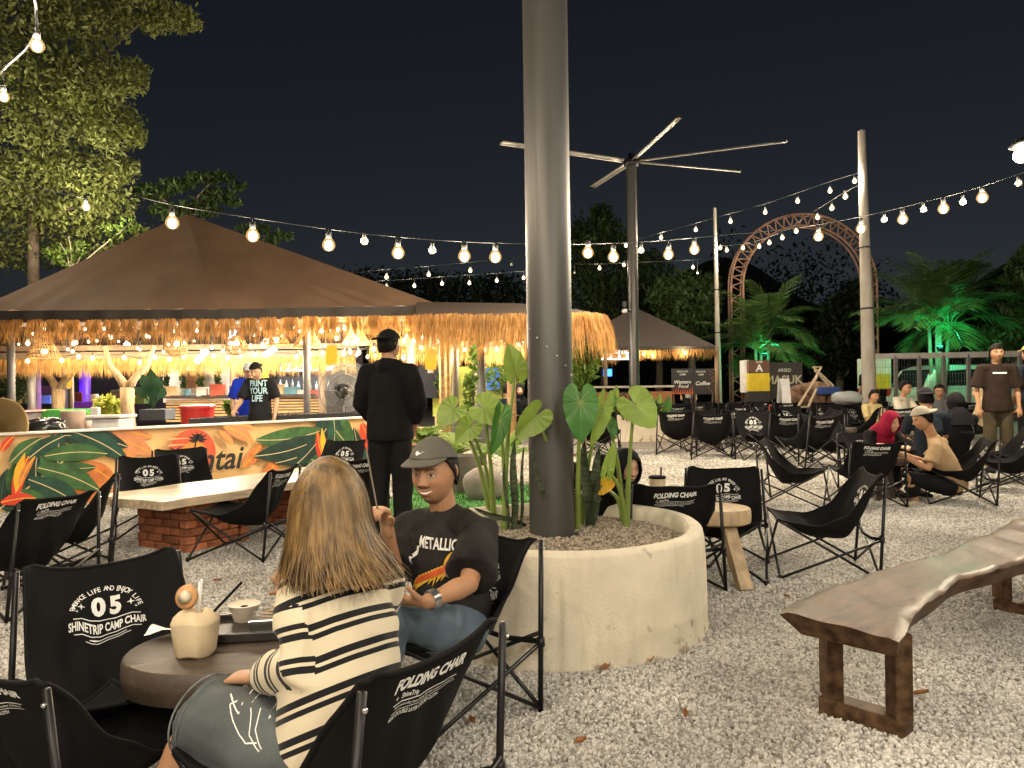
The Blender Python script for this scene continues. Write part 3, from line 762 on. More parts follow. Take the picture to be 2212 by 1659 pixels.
# illuminated menu boards
def screen(label, px0, py0, px1, py1, d, col, st, cells=()):
    a, b = at(px0, py1, d), at(px1, py0, d); c = (a + b) / 2; W, H = b.x - a.x, b.z - a.z
    t = thing('menu_board', label, 'menu board', (c.x, c.y, a.z))
    MB().box((c.x, c.y + .04, c.z), (W + .06, .06, H + .06)).obj('frame', DARKW, t, world=True)
    MB().box((c.x, c.y, c.z), (W, .014, H)).obj('screen', emi('screen_' + label[:8] + str(px0), col, st), t, world=True)
    r = random.Random(px0)
    for k in range(7):
        x = c.x - W / 2 + W * (k + .5) / 7; MB().box((x, c.y - .012, c.z - H * .1), (W / 7 * .7, .006, H * r.uniform(.3, .55))).obj('dish_picture', emi('dish%d' % (k % 4), ((.6, .15, .05), (.5, .35, .1), (.3, .1, .4), (.2, .35, .15))[k % 4], 1.0), t, world=True)
    lamp((c.x, c.y - .3, c.z), 12, col, .15, t, 'screen_light'); return t
screen('long illuminated menu board over the dark shop front', 606, 783, 722, 802, 17.8, (.9, .85, 1), 3.0)
screen('white illuminated menu board under the far tent', 1250, 757, 1372, 778, 23.2, (.85, .93, 1), 3.0)
boxthing('monitor', 'blue glowing till screen on the far counter', 'monitor', 1304, 797, 1322, 813, 20.6, .05, emi('blue_screen', (.05, .25, 1), 2.5))
boxthing('shop_front', 'yellow-green lit wall beyond the bamboo posts', 'wall', 935, 790, 1130, 900, 18.5, .1, mat('lime_wall', (.42, .47, .08), .7))
boxthing('wall_panel', 'dark doorway left of the lime wall', 'panel', 905, 790, 945, 860, 18.2, .1, DARKW)
boxthing('window_pane', 'blue lit window in the lime wall', 'window', 1052, 795, 1078, 842, 18.3, .05, emi('blue_window', (.08, .22, .7), .9))
boxthing('glass_case', 'glass display case on the stall counter', 'display case', 385, 838, 465, 856, 16.0, .3, glassmat('case_glass', (.9, .95, .95), .05, .25))
# slatted wood counter
SC_ = thing('slatted_counter', 'slatted bamboo counter in front of the white stall wall', 'counter', (at(450, 880, 15.6).x, 15.6, 0))
for k in range(9):
    a, b = at(360, 860 + 6.2 * k, 15.6), at(690, 857 + 6.2 * k, 15.6)
    MB().beam(a, b, .05, .035).obj('slat', BAM, SC_, world=True)
MB().beam(at(360, 857, 15.7), at(690, 853, 15.7), .5, .05).obj('countertop', mat('dark_counter', (.05, .045, .045), .4), SC_, world=True)
# things on the far shelf: bottles
for k in range(9):
    p = at(606 + 13 * k, 843, 17.6); h = random.uniform(.16, .26)
    g = MB().lathe([(.0001, 0), (.035, 0), (.037, h * .6), (.014, h * .78), (.013, h), (.0001, h)], 12, p)
    single(g, 'bottle', mat('bottle%d' % (k % 3), ((.4, .65, .7), (.6, .55, .45), (.2, .25, .25))[k % 3], .25), 'small bottle on the shop shelf, %s from the left' % ('first second third fourth fifth sixth seventh eighth ninth'.split()[k]), 'bottle', p, smooth=True, group='bottles on the shop shelf')
boxthing('shelf', 'long shelf carrying bottles in the dark shop front', 'shelf', 600, 843, 722, 847, 17.5, .3, mat('shelf_grey', (.3, .3, .3), .5))
boxthing('shelf', 'dark crate shelf of wooden boxes at the far left of the stall', 'shelf', 40, 833, 118, 862, 18.0, .3, TIMB)
boxthing('menu_sign', 'small brown framed menu sign by the purple column', 'sign', 150, 847, 177, 868, 17.0, .04, mat('maroon_sign', (.16, .035, .02), .5))
p = at(184, 850, 17.6); single(MB().tube([(p.x, p.y, 0), (p.x, p.y, 2.0)], .12, 20), 'column', mat('purple_column', (.10, .03, .42), .5), 'slim purple lit column at the back of the stall', 'column', (p.x, p.y, 0), smooth=True)
lamp((p.x - .3, p.y - .5, 1.2), 25, (.35, .1, 1), .1)
boxthing('cloth_table', 'table under a purple cloth in the left stall', 'table', 160, 868, 200, 905, 16.4, .6, mat('purple_cloth', (.14, .03, .55), .7))
boxthing('turf_block', 'counter block covered in bright green turf', 'counter', 45, 885, 148, 945, 14.0, .8, mat('turf_cover', (.05, .30, .06), .9, var=.3, scale=30, bump=.8, bscale=200))
_pc = boxthing('counter', 'grey side counter with pink top at the left edge', 'counter', -40, 893, 44, 945, 13.4, .8, mat('grey_counter', (.14, .12, .13), .6))
partbox(_pc, 'top', -45, 888, 49, 892.5, 13.35, .9, mat('pink_top', (.6, .22, .24), .5))
_cb = boxthing('cooler_box', 'white cooler box behind the banner counter', 'cooler', 172, 905, 257, 935, 10.6, .45, mat('white_box', (.72, .72, .72), .4), bevel=.02)
partbox(_cb, 'lid', 170, 897, 259, 904.5, 10.55, .5, mat('white_box', (.72, .72, .72), .4), bevel=.015)
boxthing('planter_box', 'dark grey planter box holding the banana plant', 'planter', 300, 884, 357, 908, 13.2, .4, mat('slate_box', (.05, .06, .075), .6))
boxthing('sandwich_board', 'white wedge-shaped board beside the tree trunk', 'board', 195, 880, 212, 908, 13.6, .08, mat('white_box', (.72, .72, .72), .4))
# tub, cup, bag
p = at(158, 932, 10.0); g = MB().lathe([(.0001, 0), (.12, 0), (.15, .26), (.155, .27), (.14, .265), (.0001, .25)], 20, p)
single(g, 'plastic_tub', mat('clear_tub', (.70, .52, .42), .3), 'translucent plastic tub of orange sauce on the banner counter', 'tub', p, smooth=True)
p = at(190, 930, 9.9); single(MB().lathe([(.0001, 0), (.035, 0), (.045, .13), (.0001, .13)], 14, p), 'cup', mat('clear_cup', (.6, .45, .38), .3), 'small clear cup beside the sauce tub', 'cup', p, smooth=True)
p = at(74, 938, 9.3); g = MB().ball((0, 0, 0), (.36, .2, .13), 26, 16); a_ = np.array(g.v); a_ += a_ * wob(a_, .35, 2.2, 6, 3)[:, None]; g.v = [tuple(Vector(x) + p + V(0, 0.15, .06)) for x in a_]
single(g, 'plastic_bag', mat('black_plastic', (.02, .02, .022), .22, spec=.8), 'crumpled black plastic bag on the banner counter', 'bag', p, smooth=True)
g = MB().lathe([(.34, 0), (.36, .02), (.345, .03), (.10, .0)], 30, (0, 0, 0), Matrix.Rotation(radians(78), 3, 'X')); c = at(-5, 928, 8.6); g.v = [tuple(Vector(x) + c) for x in g.v]
single(g, 'round_tray', mat('bronze_tray', (.28, .19, .08), .4, metal=.4), 'round bronze tray leaning at the left edge of the banner counter', 'tray', c, smooth=True)
# red buckets
for (px, py, w_, h_, lab) in ((427, 930, 74, 52, 'large red lidded bin behind the grill'), (466, 930, 62, 26, 'low red bin in front of the large red one')):
    d = 12.6 if w_ > 70 else 12.3; p = at(px, py, d); R = w_ / 2 / FPX * d; H = h_ / FPX * d
    t = thing('bin', lab, 'bin', p); RD = mat('red_plastic', (.55, .035, .03), .4)
    MB().lathe([(.0001, 0), (R * .86, 0), (R * .95, H * .9), (R * .95, H)], 24).obj('body', RD, t, smooth=True, auto=40)
    MB().lathe([(R * 1.03, H * .92), (R * 1.05, H * 1.02), (R * .9, H * 1.07), (.0001, H * 1.08)], 24).obj('lid', mat('red_lid', (.62, .07, .06), .4), t, smooth=True, auto=40)
# grill tray on the counter
a, b = at(408, 912, 11.0), at(775, 898, 12.0); e = (b - a).normalized(); t = thing('grill', 'long black charcoal grill tray on the banner counter', 'grill', lerp(a, b, .5))
GRB = mat('black_iron', (.015, .015, .017), .5, var=.4, scale=5)
MB().beam(a, b, .04, .10).obj('front_plate', GRB, t, world=True); MB().beam(a + V(0, .4, 0), b + V(0, .4, 0), .03, .10).obj('rear_plate', GRB, t, world=True); MB().beam(a + V(0, .2, -.03), b + V(0, .2, -.03), .38, .02).obj('floor_plate', GRB, t, world=True)
for k in range(26): q = lerp(a, b, .12 + .03 * k) + V(0, .02, .055); MB().tube([q, q + V(.01, .38, 0)], .005, 6).obj('grate_bar', GRB, t, world=True)
for k in range(9):
    q = lerp(a, b, .42 + .022 * k) + V(0, .12, .075); g = MB().blob([q, q + V(.01, .10, .005)], [.014, .016], 8)
    single(g, 'satay_stick', mat('grilled_meat', (.16, .06, .025), .6), 'grilled meat stick on the black grill, %s from the left' % 'first second third fourth fifth sixth seventh eighth ninth'.split()[k], 'skewer', q, smooth=True, group='meat sticks on the grill')
# drum fan with clear cover
p = at(745, 845, 12.6); t = thing('drum_fan', 'large round pedestal fan with a clear wind cover behind the grill', 'fan', (p.x, p.y, 0)); R = .42
MB().tube([(p.x, p.y + .05, 0), (p.x, p.y + .05, 1.0)], .035, 10).obj('stand', GRB, t, world=True, smooth=True)
for q, rr in enumerate((R, R * .66, R * .33)): MB().tube([(p.x + rr * cos(a * pi / 14), p.y - .06 * (1 - rr / R), p.z + rr * sin(a * pi / 14)) for a in range(29)], .008, 6).obj('guard_ring', GRB, t, world=True, smooth=True)
for q in range(20): a = q * pi / 10; MB().tube([(p.x, p.y - .08, p.z), (p.x + R * cos(a), p.y, p.z + R * sin(a))], .003, 5).obj('guard_wire', GRB, t, world=True)
for q in range(4):
    a = q * pi / 2 + .4; g = MB().grid(lambda u, v: Vector((p.x, p.y + .04 + .05 * (v - .5), p.z)) + Vector((cos(a + (v - .5) * .9), 0, sin(a + (v - .5) * .9))) * (.05 + .3 * u), 6, 5); g.obj('blade', mat('fan_blade', (.12, .12, .13), .4, metal=.5), t, world=True, smooth=True)
MB().ball((p.x, p.y, p.z), .07, 12, 8).obj('motor', GRB, t, world=True, smooth=True)
MB().grid(lambda u, v: Vector((p.x + (.5 + .02 * sin(9 * v)) * cos(u * 2 * pi) * (.25 + .75 * v), p.y - .22 + .24 * v + .02 * sin(11 * u), p.z + .5 * sin(u * 2 * pi) * (.25 + .75 * v))), 32, 8, True).obj('wind_cover', glassmat('clear_sheet', (.92, .94, .95), .12, .16), t, world=True, smooth=True)
# rattan pendant shades and orange lanterns
RAT = mat('rattan', (.52, .34, .14), .75, var=.3, scale=20, trans=.35)
def pendant(px, py, w, d, label, kind=0):
    p = at(px, py, d); R = w / 2 / FPX * d; t = thing('pendant_lamp', label, 'lamp', p, group='rattan pendants under the tent'); P0 = [(R, -.02), (R * .96, .03), (R * .7, R * .5), (R * .5, R * .9), (R * .35, R * 1.6)] if kind == 0 else [(R * .5, -R * .8), (R * .9, -R * .4), (R, 0), (R * .8, R * .6), (R * .3, R)]
    for k in range(22):
        a = 2 * pi * k / 22; MB().tube([(r * cos(a + .25 * i), r * sin(a + .25 * i), z) for i, (r, z) in enumerate(P0)], .007, 5).obj('rib', RAT, t)
    for r, z in P0: MB().tube([(r * cos(a * pi / 10), r * sin(a * pi / 10), z) for a in range(21)], .009, 5).obj('hoop', RAT, t)
    MB().tube([(0, 0, P0[-1][1]), (0, 0, P0[-1][1] + .5)], .005, 5).obj('cord', BLK, t)
    MB().ball((0, 0, R * .3), .045, 10, 7).obj('bulb', BULB, t, smooth=True)
    lamp(p + V(0, 0, R * .3), 40, (1, .76, .45), .05, t)
WARM = (1, .83, .60)
BULB = emi('bulb_glow', (1, .84, .58), 16)
for k, q in enumerate(((96, 770, 66, 13.0, 'wide rattan pendant shaped like a hat at the far left', 0), (381, 750, 48, 13.2, 'round rattan pendant above the white stall wall', 1), (511, 748, 44, 13.0, 'tall rattan pendant left of the cooks', 1), (597, 742, 54, 13.2, 'rattan pendant directly above the cooks', 0), (665, 748, 60, 13.0, 'wide rattan pendant right of the cooks', 0), (770, 742, 56, 13.2, 'rattan pendant above the drum fan', 0))):
    pendant(*q)
for k, (px, py, d, lab) in enumerate(((716, 768, 13.4, 'orange cylinder lantern left of the standing man'), (930, 776, 12.9, 'orange cylinder lantern right of the standing man'), (148, 826, 16.0, 'small orange lantern by the purple column'))):
    p = at(px, py, d); t = thing('lantern', lab, 'lantern', p); s = .10 if k < 2 else .06
    MB().lathe([(.0001, -s * 1.7), (s * .9, -s * 1.7), (s, 0), (s * .9, s * 1.7), (.0001, s * 1.7)], 18).obj('shade', emi('lantern_orange', (1, .38, .03), 1.1), t, smooth=True)
    MB().lathe([(s * .5, -s * 2.3), (s * .5, -s * 1.7)], 12).obj('rim', mat('white_box', (.72, .72, .72), .4), t, smooth=True)
    MB().tube([(0, 0, s * 1.7), (0, 0, .5)], .004, 5).obj('cord', BLK, t); lamp(p + V(0, -.2, 0), 5, (1, .4, .05), .05, t)
# white tube lights
for k, (px, py, px2, py2, lab) in enumerate(((424, 782, 447, 757, 'left of the two slanted white tube lights under the tent'), (571, 768, 595, 752, 'right of the two slanted white tube lights under the tent'), (495, 745, 505, 712, 'bluish upright tube light between the pendants'))):
    a, b = at(px, py, 13.9), at(px2, py2, 13.9); g = MB().tube([a, b], .05, 12)
    single(g, 'tube_light', emi('tube_white' if k < 2 else 'tube_blue', (1, .97, .9) if k < 2 else (.55, .8, 1), 9), lab, 'light', lerp(a, b, .5), smooth=True); lamp(lerp(a, b, .5) + V(0, -.15, -.1), 45, (1, .9, .8) if k < 2 else (.6, .8, 1), .1)
# crates, jars and boxes crowding the stall counters
CLUT = [((.55, .42, .25), 'cardboard'), ((.10, .25, .32), 'teal'), ((.60, .58, .52), 'white'), ((.45, .08, .05), 'red'), ((.10, .09, .09), 'black'), ((.55, .40, .06), 'yellow'), ((.12, .20, .07), 'green')]
_rc = random.Random(12)
for k, (px, d, zb) in enumerate([(372 + 33 * i, 15.55, None) for i in range(5)] + [(560 + 24 * i, 15.6, None) for i in range(6)] + [(20 + 21 * i, 17.6, 1) for i in range(5)] + [(205 + 26 * i, 16.5, 1) for i in range(5)]):
    c, cn = CLUT[k % 7]; h = _rc.uniform(.12, .30); wd = _rc.uniform(.16, .30); p = at(px, 856 if zb is None else 872, d); m_ = mat('clutter_' + cn, c, .55, var=.2, scale=6); where = ('on the slatted counter', 'on the slatted counter by the drum fan', 'on the left shelf', 'behind the forked trunk')[0 if k < 5 else 1 if k < 11 else 2 if k < 16 else 3]
    if k % 3 == 1:
        g = MB().lathe([(.0001, 0), (wd * .4, 0), (wd * .42, h * .8), (wd * .3, h), (.0001, h)], 16, p); single(g, 'jar', m_, '%s jar %s, %s item along the stall' % (cn, where, ORD0[k]), 'jar', p, smooth=True, auto=40)
    else:
        g = MB().box(p + V(0, 0, h / 2), (wd, .2, h), Matrix.Rotation(_rc.uniform(-.2, .2), 3, 'Z')); single(g, 'box', m_, '%s box %s, %s item along the stall' % (cn, where, ORD0[k]), 'box', p, bevel=.008)
# tree-trunk posts inside the stall
BARK = mat('bark', (.30, .22, .13), .85, var=.35, scale=9, bump=.6, bscale=25, stretch=(2, 2, .5))
for px, d, lab in ((276, 13.9, 'forked bare tree trunk standing in the stall behind the cooler'), (127, 15.2, 'pale slim tree trunk at the left of the stall')):
    p = at(px, 900, d); t = thing('tree_trunk', lab, 'trunk', (p.x, p.y, 0)); x, y = 0, 0
    MB().tube([(0, 0, 0), (.03, 0, .5), (-.01, 0, 1.0), (.0, 0, 1.35)], [.13, .12, .115, .12], 14).obj('trunk', BARK, t, smooth=True)
    for s in (-1, 1): MB().tube([(0, 0, 1.3), (s * .12, 0, 1.5), (s * .34, .05, 1.75), (s * .45, .1, 2.1)], [.1, .07, .05, .035], 10).obj('limb', BARK, t, smooth=True)
# ------------------------------------------------------------------ folding camp chairs
OX = mat('black_oxford', (.0065, .0065, .0072), .85, var=.25, scale=4, bump=.12, bscale=420, spec=.14)
TUBE = mat('black_tube', (.008, .008, .009), .4, var=.1, spec=.35)
PRINT = mat('white_print', (.75, .75, .73), .7, var=.05)
RIV = mat('rivet_steel', (.7, .7, .7), .25, metal=1, var=0)
EDGE = [(.30, .385), (.17, .352), (.03, .350), (-.08, .395), (-.18, .49), (-.268, .60), (-.345, .69)]
CENT = [(.28, .350), (.15, .285), (.0, .238), (-.14, .245), (-.235, .37), (-.288, .52), (-.338, .652)]
HALF = [(.245,), (.255,), (.262,), (.262,), (.256, ), (.25,), (.243,)]
CENT2 = [(.265, .335), (.13, .25), (.0, .21), (-.13, .22), (-.215, .35), (-.265, .49), (-.325, .625)]
def seat_fn(cent, sd):
    def S(u, v):
        e = crom(EDGE, v); c = crom(cent, v); h = crom(HALF, v)[0]
        k = 1 - abs(u) ** (2.2 + 2.3 * max(0, v - .45) / .55)
        y, z = e + (c - e) * k
        # creases running from the corners
        z += .012 * sin(9 * u + 5 * v + sd) * (1 - abs(u)) * sin(pi * v) + .006 * sin(23 * v + 3 * u + sd) + .005 * sin(31 * u * (1 - .5 * v) + sd * 3) * sin(pi * v)
        y += .007 * sin(13 * u + 7 * v + sd * 2) * sin(pi * v)
        # rounded top corners
        if v > .94 and abs(u) > .86: z -= .03 * ((abs(u) - .86) / .14) ** 2 * (v - .94) / .06
        return Vector((h * u, y, z))
    return S
def s_norm(S, u, v, e=.004):
    a = S(u + e, v) - S(u - e, v); b = S(u, min(v + e, 1)) - S(u, max(v - e, 0))
    return a.cross(b).normalized()
def fabric_mesh(S, nm):
    nu, nv = 25, 33; mb = MB(); top = []; bot = []
    for j in range(nv):
        for i in range(nu):
            u = -1 + 2 * i / (nu - 1); v = j / (nv - 1); p = S(u, v); n = s_norm(S, max(min(u, .99), -.99), v)
            top.append(p + n * .004); bot.append(p - n * .004)
    k = len(top); f = []
    for j in range(nv - 1):
        for i in range(nu - 1):
            q = (j * nu + i, j * nu + i + 1, (j + 1) * nu + i + 1, (j + 1) * nu + i)
            f.append(q); f.append(tuple(k + x for x in reversed(q)))
    ring = [i for i in range(nu)] + [j * nu + nu - 1 for j in range(1, nv)] + [(nv - 1) * nu + i for i in range(nu - 2, -1, -1)] + [j * nu for j in range(nv - 2, 0, -1)]
    for a, b in zip(ring, ring[1:] + ring[:1]): f.append((b, a, k + a, k + b))
    mb.add(top + bot, f); return mb.mesh(nm, OX, True)
def printed(S, items, side, nm, v_mid, flip=1):
    """wrap flat lettering on the fabric; items give (verts2d in metres, faces)"""
    mb = MB()
    # arc length per unit v around the back
    dv = (S(0, v_mid + .05) - S(0, v_mid - .05)).length / .1
    for v2, f in items:
        v2, f = refine(v2, f, .03); pts = []
        for x, y in v2:
            v = v_mid + y / dv; u = flip * x / crom(HALF, v)[0]
            u = max(min(u, .97), -.97); v = min(v, .985)
            pts.append(S(u, v) + s_norm(S, u, v) * (side * .0056))
        mb.add(pts, f)
    return mb.mesh(nm, PRINT, False)
def rect(x, y, w, h): return np.array([(x - w / 2, y - h / 2), (x + w / 2, y - h / 2), (x + w / 2, y + h / 2), (x - w / 2, y + h / 2)]), [(0, 1, 2, 3)]
def star(x, y, r):
    return np.array([(x + (r if k % 2 == 0 else r * .28) * cos(pi / 4 * k), y + (r if k % 2 == 0 else r * .28) * sin(pi / 4 * k)) for k in range(8)]), [tuple(range(8))]
def T(s, x, y, size, bold=0, shear=0, sx=1, sp=1):
    v, f = text2d(s, size, bold, shear, sp); v = v * np.array([sx, 1]); return v + np.array([x, y]), f
def emblem_items():
    it = []
    s = 'EMBRACE LIFE AND ENJOY LIFE'; R = .090; cy = -.052; n = len(s)
    for i, ch in enumerate(s):
        if ch == ' ': continue
        a = radians(158 - 136 * i / (n - 1)); v, f = text2d(ch, .0205, .012); v = v * np.array([.85, 1])
        c, q = cos(a - pi / 2), sin(a - pi / 2)
        it.append((np.stack([v[:, 0] * c - v[:, 1] * q + R * cos(a), v[:, 0] * q + v[:, 1] * c + R * sin(a) + cy], 1), f))
    # the big numerals, the zero split by a tyre tread
    it.append(T('0', -.022, -.03, .068, .05)); it.append(T('5', .024, -.03, .068, .05))
    it += [star(-.066, -.01, .011), star(.066, -.01, .011), star(-.078, -.024, .005), star(.078, -.024, .005)]
    it += [rect(0, -.045, .178, .0025), rect(0, -.088, .178, .0025)]
    it.append(T('SHINETRIP CAMP CHAIR', 0, -.078, .034, .03, 0, .56))
    it += [rect(0, -.099, .10, .002), rect(0, -.107, .12, .002)]
    return [(v * 1.2 + np.array([0, .012]), f) for v, f in it]
def label_items():
    it = [T('FOLDING CHAIR', 0, .0, .046, .045, .25, .74)]
    it += [T('ShineTrip', -.065, -.022, .016, .02, 0, .9), star(-.108, -.017, .006)]
    it += [rect(0, -.029, .235, .0022), T('Aluminium alloy frame folding high back outdoor camping chair', 0, -.040, .0085), rect(0, -.045, .235, .0012)]
    it.append(T('600D DOUBLE LAYER OXFORD CLOTH', -.035, -.058, .0125, .01, 0, .8))
    return it
CENT3 = [tuple(.5 * (a + b) for a, b in zip(p, q)) for p, q in zip(CENT, CENT2)]; CENT4 = [(y + .008 * (i % 2), z - .018 * sin(i)) for i, (y, z) in enumerate(CENT)]
SS = [seat_fn(CENT, .4), seat_fn(CENT2, 2.1), seat_fn(CENT3, 4.0), seat_fn(CENT4, 5.3)]
FAB = [fabric_mesh(S, 'sling_fabric') for S in SS]
def hem_mesh(S):
    P = [S(-.985, k / 24) for k in range(25)] + [S(-.985 + 1.97 * k / 16, .995) for k in range(1, 17)] + [S(.985, 1 - k / 24) for k in range(25)] + [S(.985 - 1.97 * k / 16, .004) for k in range(1, 17)]
    return MB().tube(P, .0075, 6).mesh('hem', OX, True)
HEM = [hem_mesh(S) for S in SS]
EMB = [printed(S, emblem_items(), -1, 'printed_emblem', .82, -1) for S in SS]
# seen from behind x is mirrored
LAB = [printed(S, label_items(), 1, 'printed_lettering', .915, 1) for S in SS]
def tube_mesh(nm, a, b, r=.0085): return MB().tube([a, b], r, 8).mesh(nm, TUBE, True)
RP = {s: tube_mesh('rear_pole', (s * .30, -.30, .0), (s * .262, -.352, .66), .0105) for s in (-1, 1)}
XB = []
for s in (-1, 1):
    XB += [tube_mesh('cross_bar', (s * .285, .30, .01), (-s * .235, .305, .372)),                 # front X
           tube_mesh('cross_bar', (s * .285, .30, .01), (s * .287, -.318, .265)),                 # side X
           tube_mesh('cross_bar', (s * .24, .30, .372), (s * .300, -.297, .02)),
           tube_mesh('cross_bar', (s * .29, -.305, .02), (-s * .275, -.33, .30))]                 # rear X
FT = [MB().tube([(s * .285, .30, -.001), (s * .285, .30, .03)], .014, 8).mesh('foot_cap', TUBE) for s in (-1, 1)]
HB = [MB().tube([(s * .287, -.318, .25), (s * .285, -.320, .285)], .017, 8).mesh('hub', TUBE) for s in (-1, 1)]
RV = [MB().ball((s * .266, -.362, .625), .007, 8, 5).mesh('rivet', RIV) for s in (-1, 1)]
STRAP = MB().tube([(-.285, -.32, .268), (-.1, -.30, .245), (.1, -.30, .243), (.285, -.32, .268)], [(.004, .012)] * 4, 6, ref=(0, 1, 0)).mesh('strap', OX)
CHAIRS = {}
def chair(loc, heading, label, variant=0, detail=True, emblem=True, group=None, scale=1.0):
    """heading: direction the sitter looks, degrees, 0 = +x, 90 = away from the camera"""
    variant = variant + 2 * (len(CHAIRS) % 2); CHAIRS[len(CHAIRS)] = 1
    t = thing('camp_chair', label, 'chair', (loc[0], loc[1], 0), radians(heading - 90), group, scale)
    f = link('sling_fabric', FAB[variant], t)
    if emblem: link('printed_emblem', EMB[variant], f)
    if detail: link('hem', HEM[variant], f)
    link('printed_lettering', LAB[variant], f)
    for s in (-1, 1): link('rear_pole', RP[s], t)
    for m in XB: link('cross_bar', m, t)
    if detail:
        for m in FT: link('foot_cap', m, t)
        for m in HB: link('hub', m, t)
        for m in RV: link('rivet', m, t)
        link('strap', STRAP, t)
    return t
def chair_top(px, py, heading, label, z=.66, **k):
    """placed by the picture position of the middle of its back's top edge"""
    p = gnd(px, py, z); h = radians(heading)
    return chair((p.x + cos(h) * .34, p.y + sin(h) * .34), heading, label, **k)
# around the dark slab table
CH_A = chair_top(222, 1212, -52, 'empty black camp chair facing us across the low dark slab table')
CH_B = chair((-1.16, 2.10), 70, 'black camp chair cut off by the bottom left corner of the picture', variant=1, scale=.93)
CH_W = chair((-.47, 1.96), 148, 'black camp chair under the woman in the striped sweater, back lettering towards us')
CH_M = chair((-.33, 3.02), 222, 'black camp chair under the capped man beside the planter')
chair((-3.15, 5.35), 205, 'black camp chair at the left edge before the banner, farther of two')
chair((-2.98, 4.62), 160, 'black camp chair at the left edge before the banner, nearer of two', variant=1)
G = 'chairs around the plank table'
chair((-3.28, 6.95), -62, 'black camp chair at the near left corner of the plank table, emblem showing', group=G)
chair((-3.32, 7.8), -58, 'black camp chair behind the plank table, second from its left corner', variant=1, group=G)
chair((-2.10, 5.98), 172, 'black camp chair pulled up sideways right of the brick pedestal', group=G)
chair((-2.05, 8.9), -100, 'black camp chair beyond the far end of the plank table, facing us', group=G)
chair((-1.58, 7.2), 128, 'black camp chair with its back to us between the woman and the standing man', variant=1, group=G)
# behind the planter
chair((1.02, 5.02), 84, 'black camp chair right behind the planter with FOLDING CHAIR on its back')
CH_H = chair((.50, 5.12), 78, 'black camp chair of the girl in the black headscarf')
chair_top(1562, 1012, -108, 'black camp chair facing us behind the small log table', variant=1)
chair((2.06, 5.2), 170, 'empty black camp chair in side view, nearest to the bench')
chair((2.95, 8.05), -28, 'empty black camp chair in side view, alone on the open gravel', variant=1)
CH_O = chair((3.62, 7.95), 88, 'black camp chair with its back to us beside the couple')
CH_T = chair((4.62, 8.05), 163, 'black camp chair under the man in the tan shirt')
CH_R = chair((4.2, 8.86), -75, 'black camp chair under the girl in the red headscarf')
chair((5.62, 8.75), 150, 'black camp chair right of the man in the tan shirt, near the turf')
chair((6.1, 9.5), 175, 'black camp chair at the right edge beside the turf strip', variant=1)

# the dense block of chairs in front of the far signs
FARC = [(1455, 874, 95), (1520, 868, -85), (1516, 899, -95), (1466, 902, 70), (1571, 898, 100), (1577, 876, 80), (1614, 873, -80), (1638, 906, -92), (1689, 908, 88), (1685, 880, 95), (1650, 874, 60),
        (1743, 914, 110), (1801, 914, -78), (1787, 881, -100), (1822, 888, -70), (1901, 886, 92), (1952, 868, 85), (1990, 868, 100), (2042, 872, -95), (1545, 884, 10), (1608, 893, 170), (1725, 890, -30), (1850, 896, 150), (1430, 886, 20), (1660, 892, 0), (1765, 897, 185), (1925, 876, -60), (1300, 905, 75), (1265, 905, 100),
        (1490, 884, -70), (1536, 906, 80), (1592, 884, 85), (1625, 886, 30), (1702, 892, -100), (1712, 872, 75), (1758, 878, -85), (1838, 878, 100), (1868, 884, -60), (1880, 872, 80), (1925, 892, 95), (2010, 880, 60), (1470, 868, -100), (1556, 866, 90), (1640, 864, -80), (2070, 880, 110)]
ORD = 'first second third fourth fifth sixth seventh eighth ninth tenth eleventh twelfth thirteenth fourteenth fifteenth sixteenth seventeenth eighteenth nineteenth twentieth'.split() + ['twenty-' + x for x in 'first second third fourth fifth sixth seventh eighth ninth'.split()] + ['thirtieth'] + ['thirty-' + x for x in 'first second third fourth fifth sixth seventh eighth ninth'.split()] + ['fortieth'] + ['forty-' + x for x in 'first second third fourth fifth sixth'.split()]
for k, (px, py, hd) in enumerate(sorted(FARC)):
    p = gnd(px, py, .66); d = min(p.y, 18.5 + (k % 3)); q = at(px, py, d)
    chair((q.x, q.y), hd, 'black camp chair, %s from the left in the crowded far block' % ORD[k], variant=k % 2, detail=False, scale=1.2, group='camp chairs in the far block')
# ------------------------------------------------------------------ people
def remesh(mb, vox, it=6, fac=.5):
    me = mb.mesh('tmp', None, False); o = D.objects.new('tmp', me); COL.objects.link(o)
    r = o.modifiers.new('r', 'REMESH'); r.mode = 'VOXEL'; r.voxel_size = vox; r.adaptivity = 0
    s = o.modifiers.new('s', 'SMOOTH'); s.factor = fac; s.iterations = it
    dg = bpy.context.evaluated_depsgraph_get(); ev = D.meshes.new_from_object(o.evaluated_get(dg))
    n = len(ev.vertices); co = np.empty(n * 3); ev.vertices.foreach_get('co', co); nr = np.empty(n * 3); ev.vertices.foreach_get('normal', nr)
    f = [tuple(p.vertices) for p in ev.polygons]
    D.objects.remove(o); D.meshes.remove(me); D.meshes.remove(ev)
    return co.reshape(-1, 3), nr.reshape(-1, 3), f
def arr_obj(name, co, f, m, parent=None, attrs=None, world=True):
    if parent is not None and world:
        M = np.array(wmat(parent).inverted()); co = co @ M[:3, :3].T + M[:3, 3]
    me = D.meshes.new(name); me.from_pydata([tuple(x) for x in co], [], f); me.materials.append(m)
    me.polygons.foreach_set('use_smooth', [True] * len(me.polygons))
    for k, (a, ty) in (attrs or {}).items():
        at_ = me.attributes.new(k, ty, 'POINT')
        if ty == 'FLOAT': at_.data.foreach_set('value', np.asarray(a, float).ravel())
        else: at_.data.foreach_set('color', np.asarray(a, float).ravel())
    me.update(); return link(name, me, parent)
def skinmat(nm): return mat('skin_' + nm, (.5, .3, .2), .52, var=.07, scale=30, attr='Col', sub=.12, spec=.4, bump=.10, bscale=420)
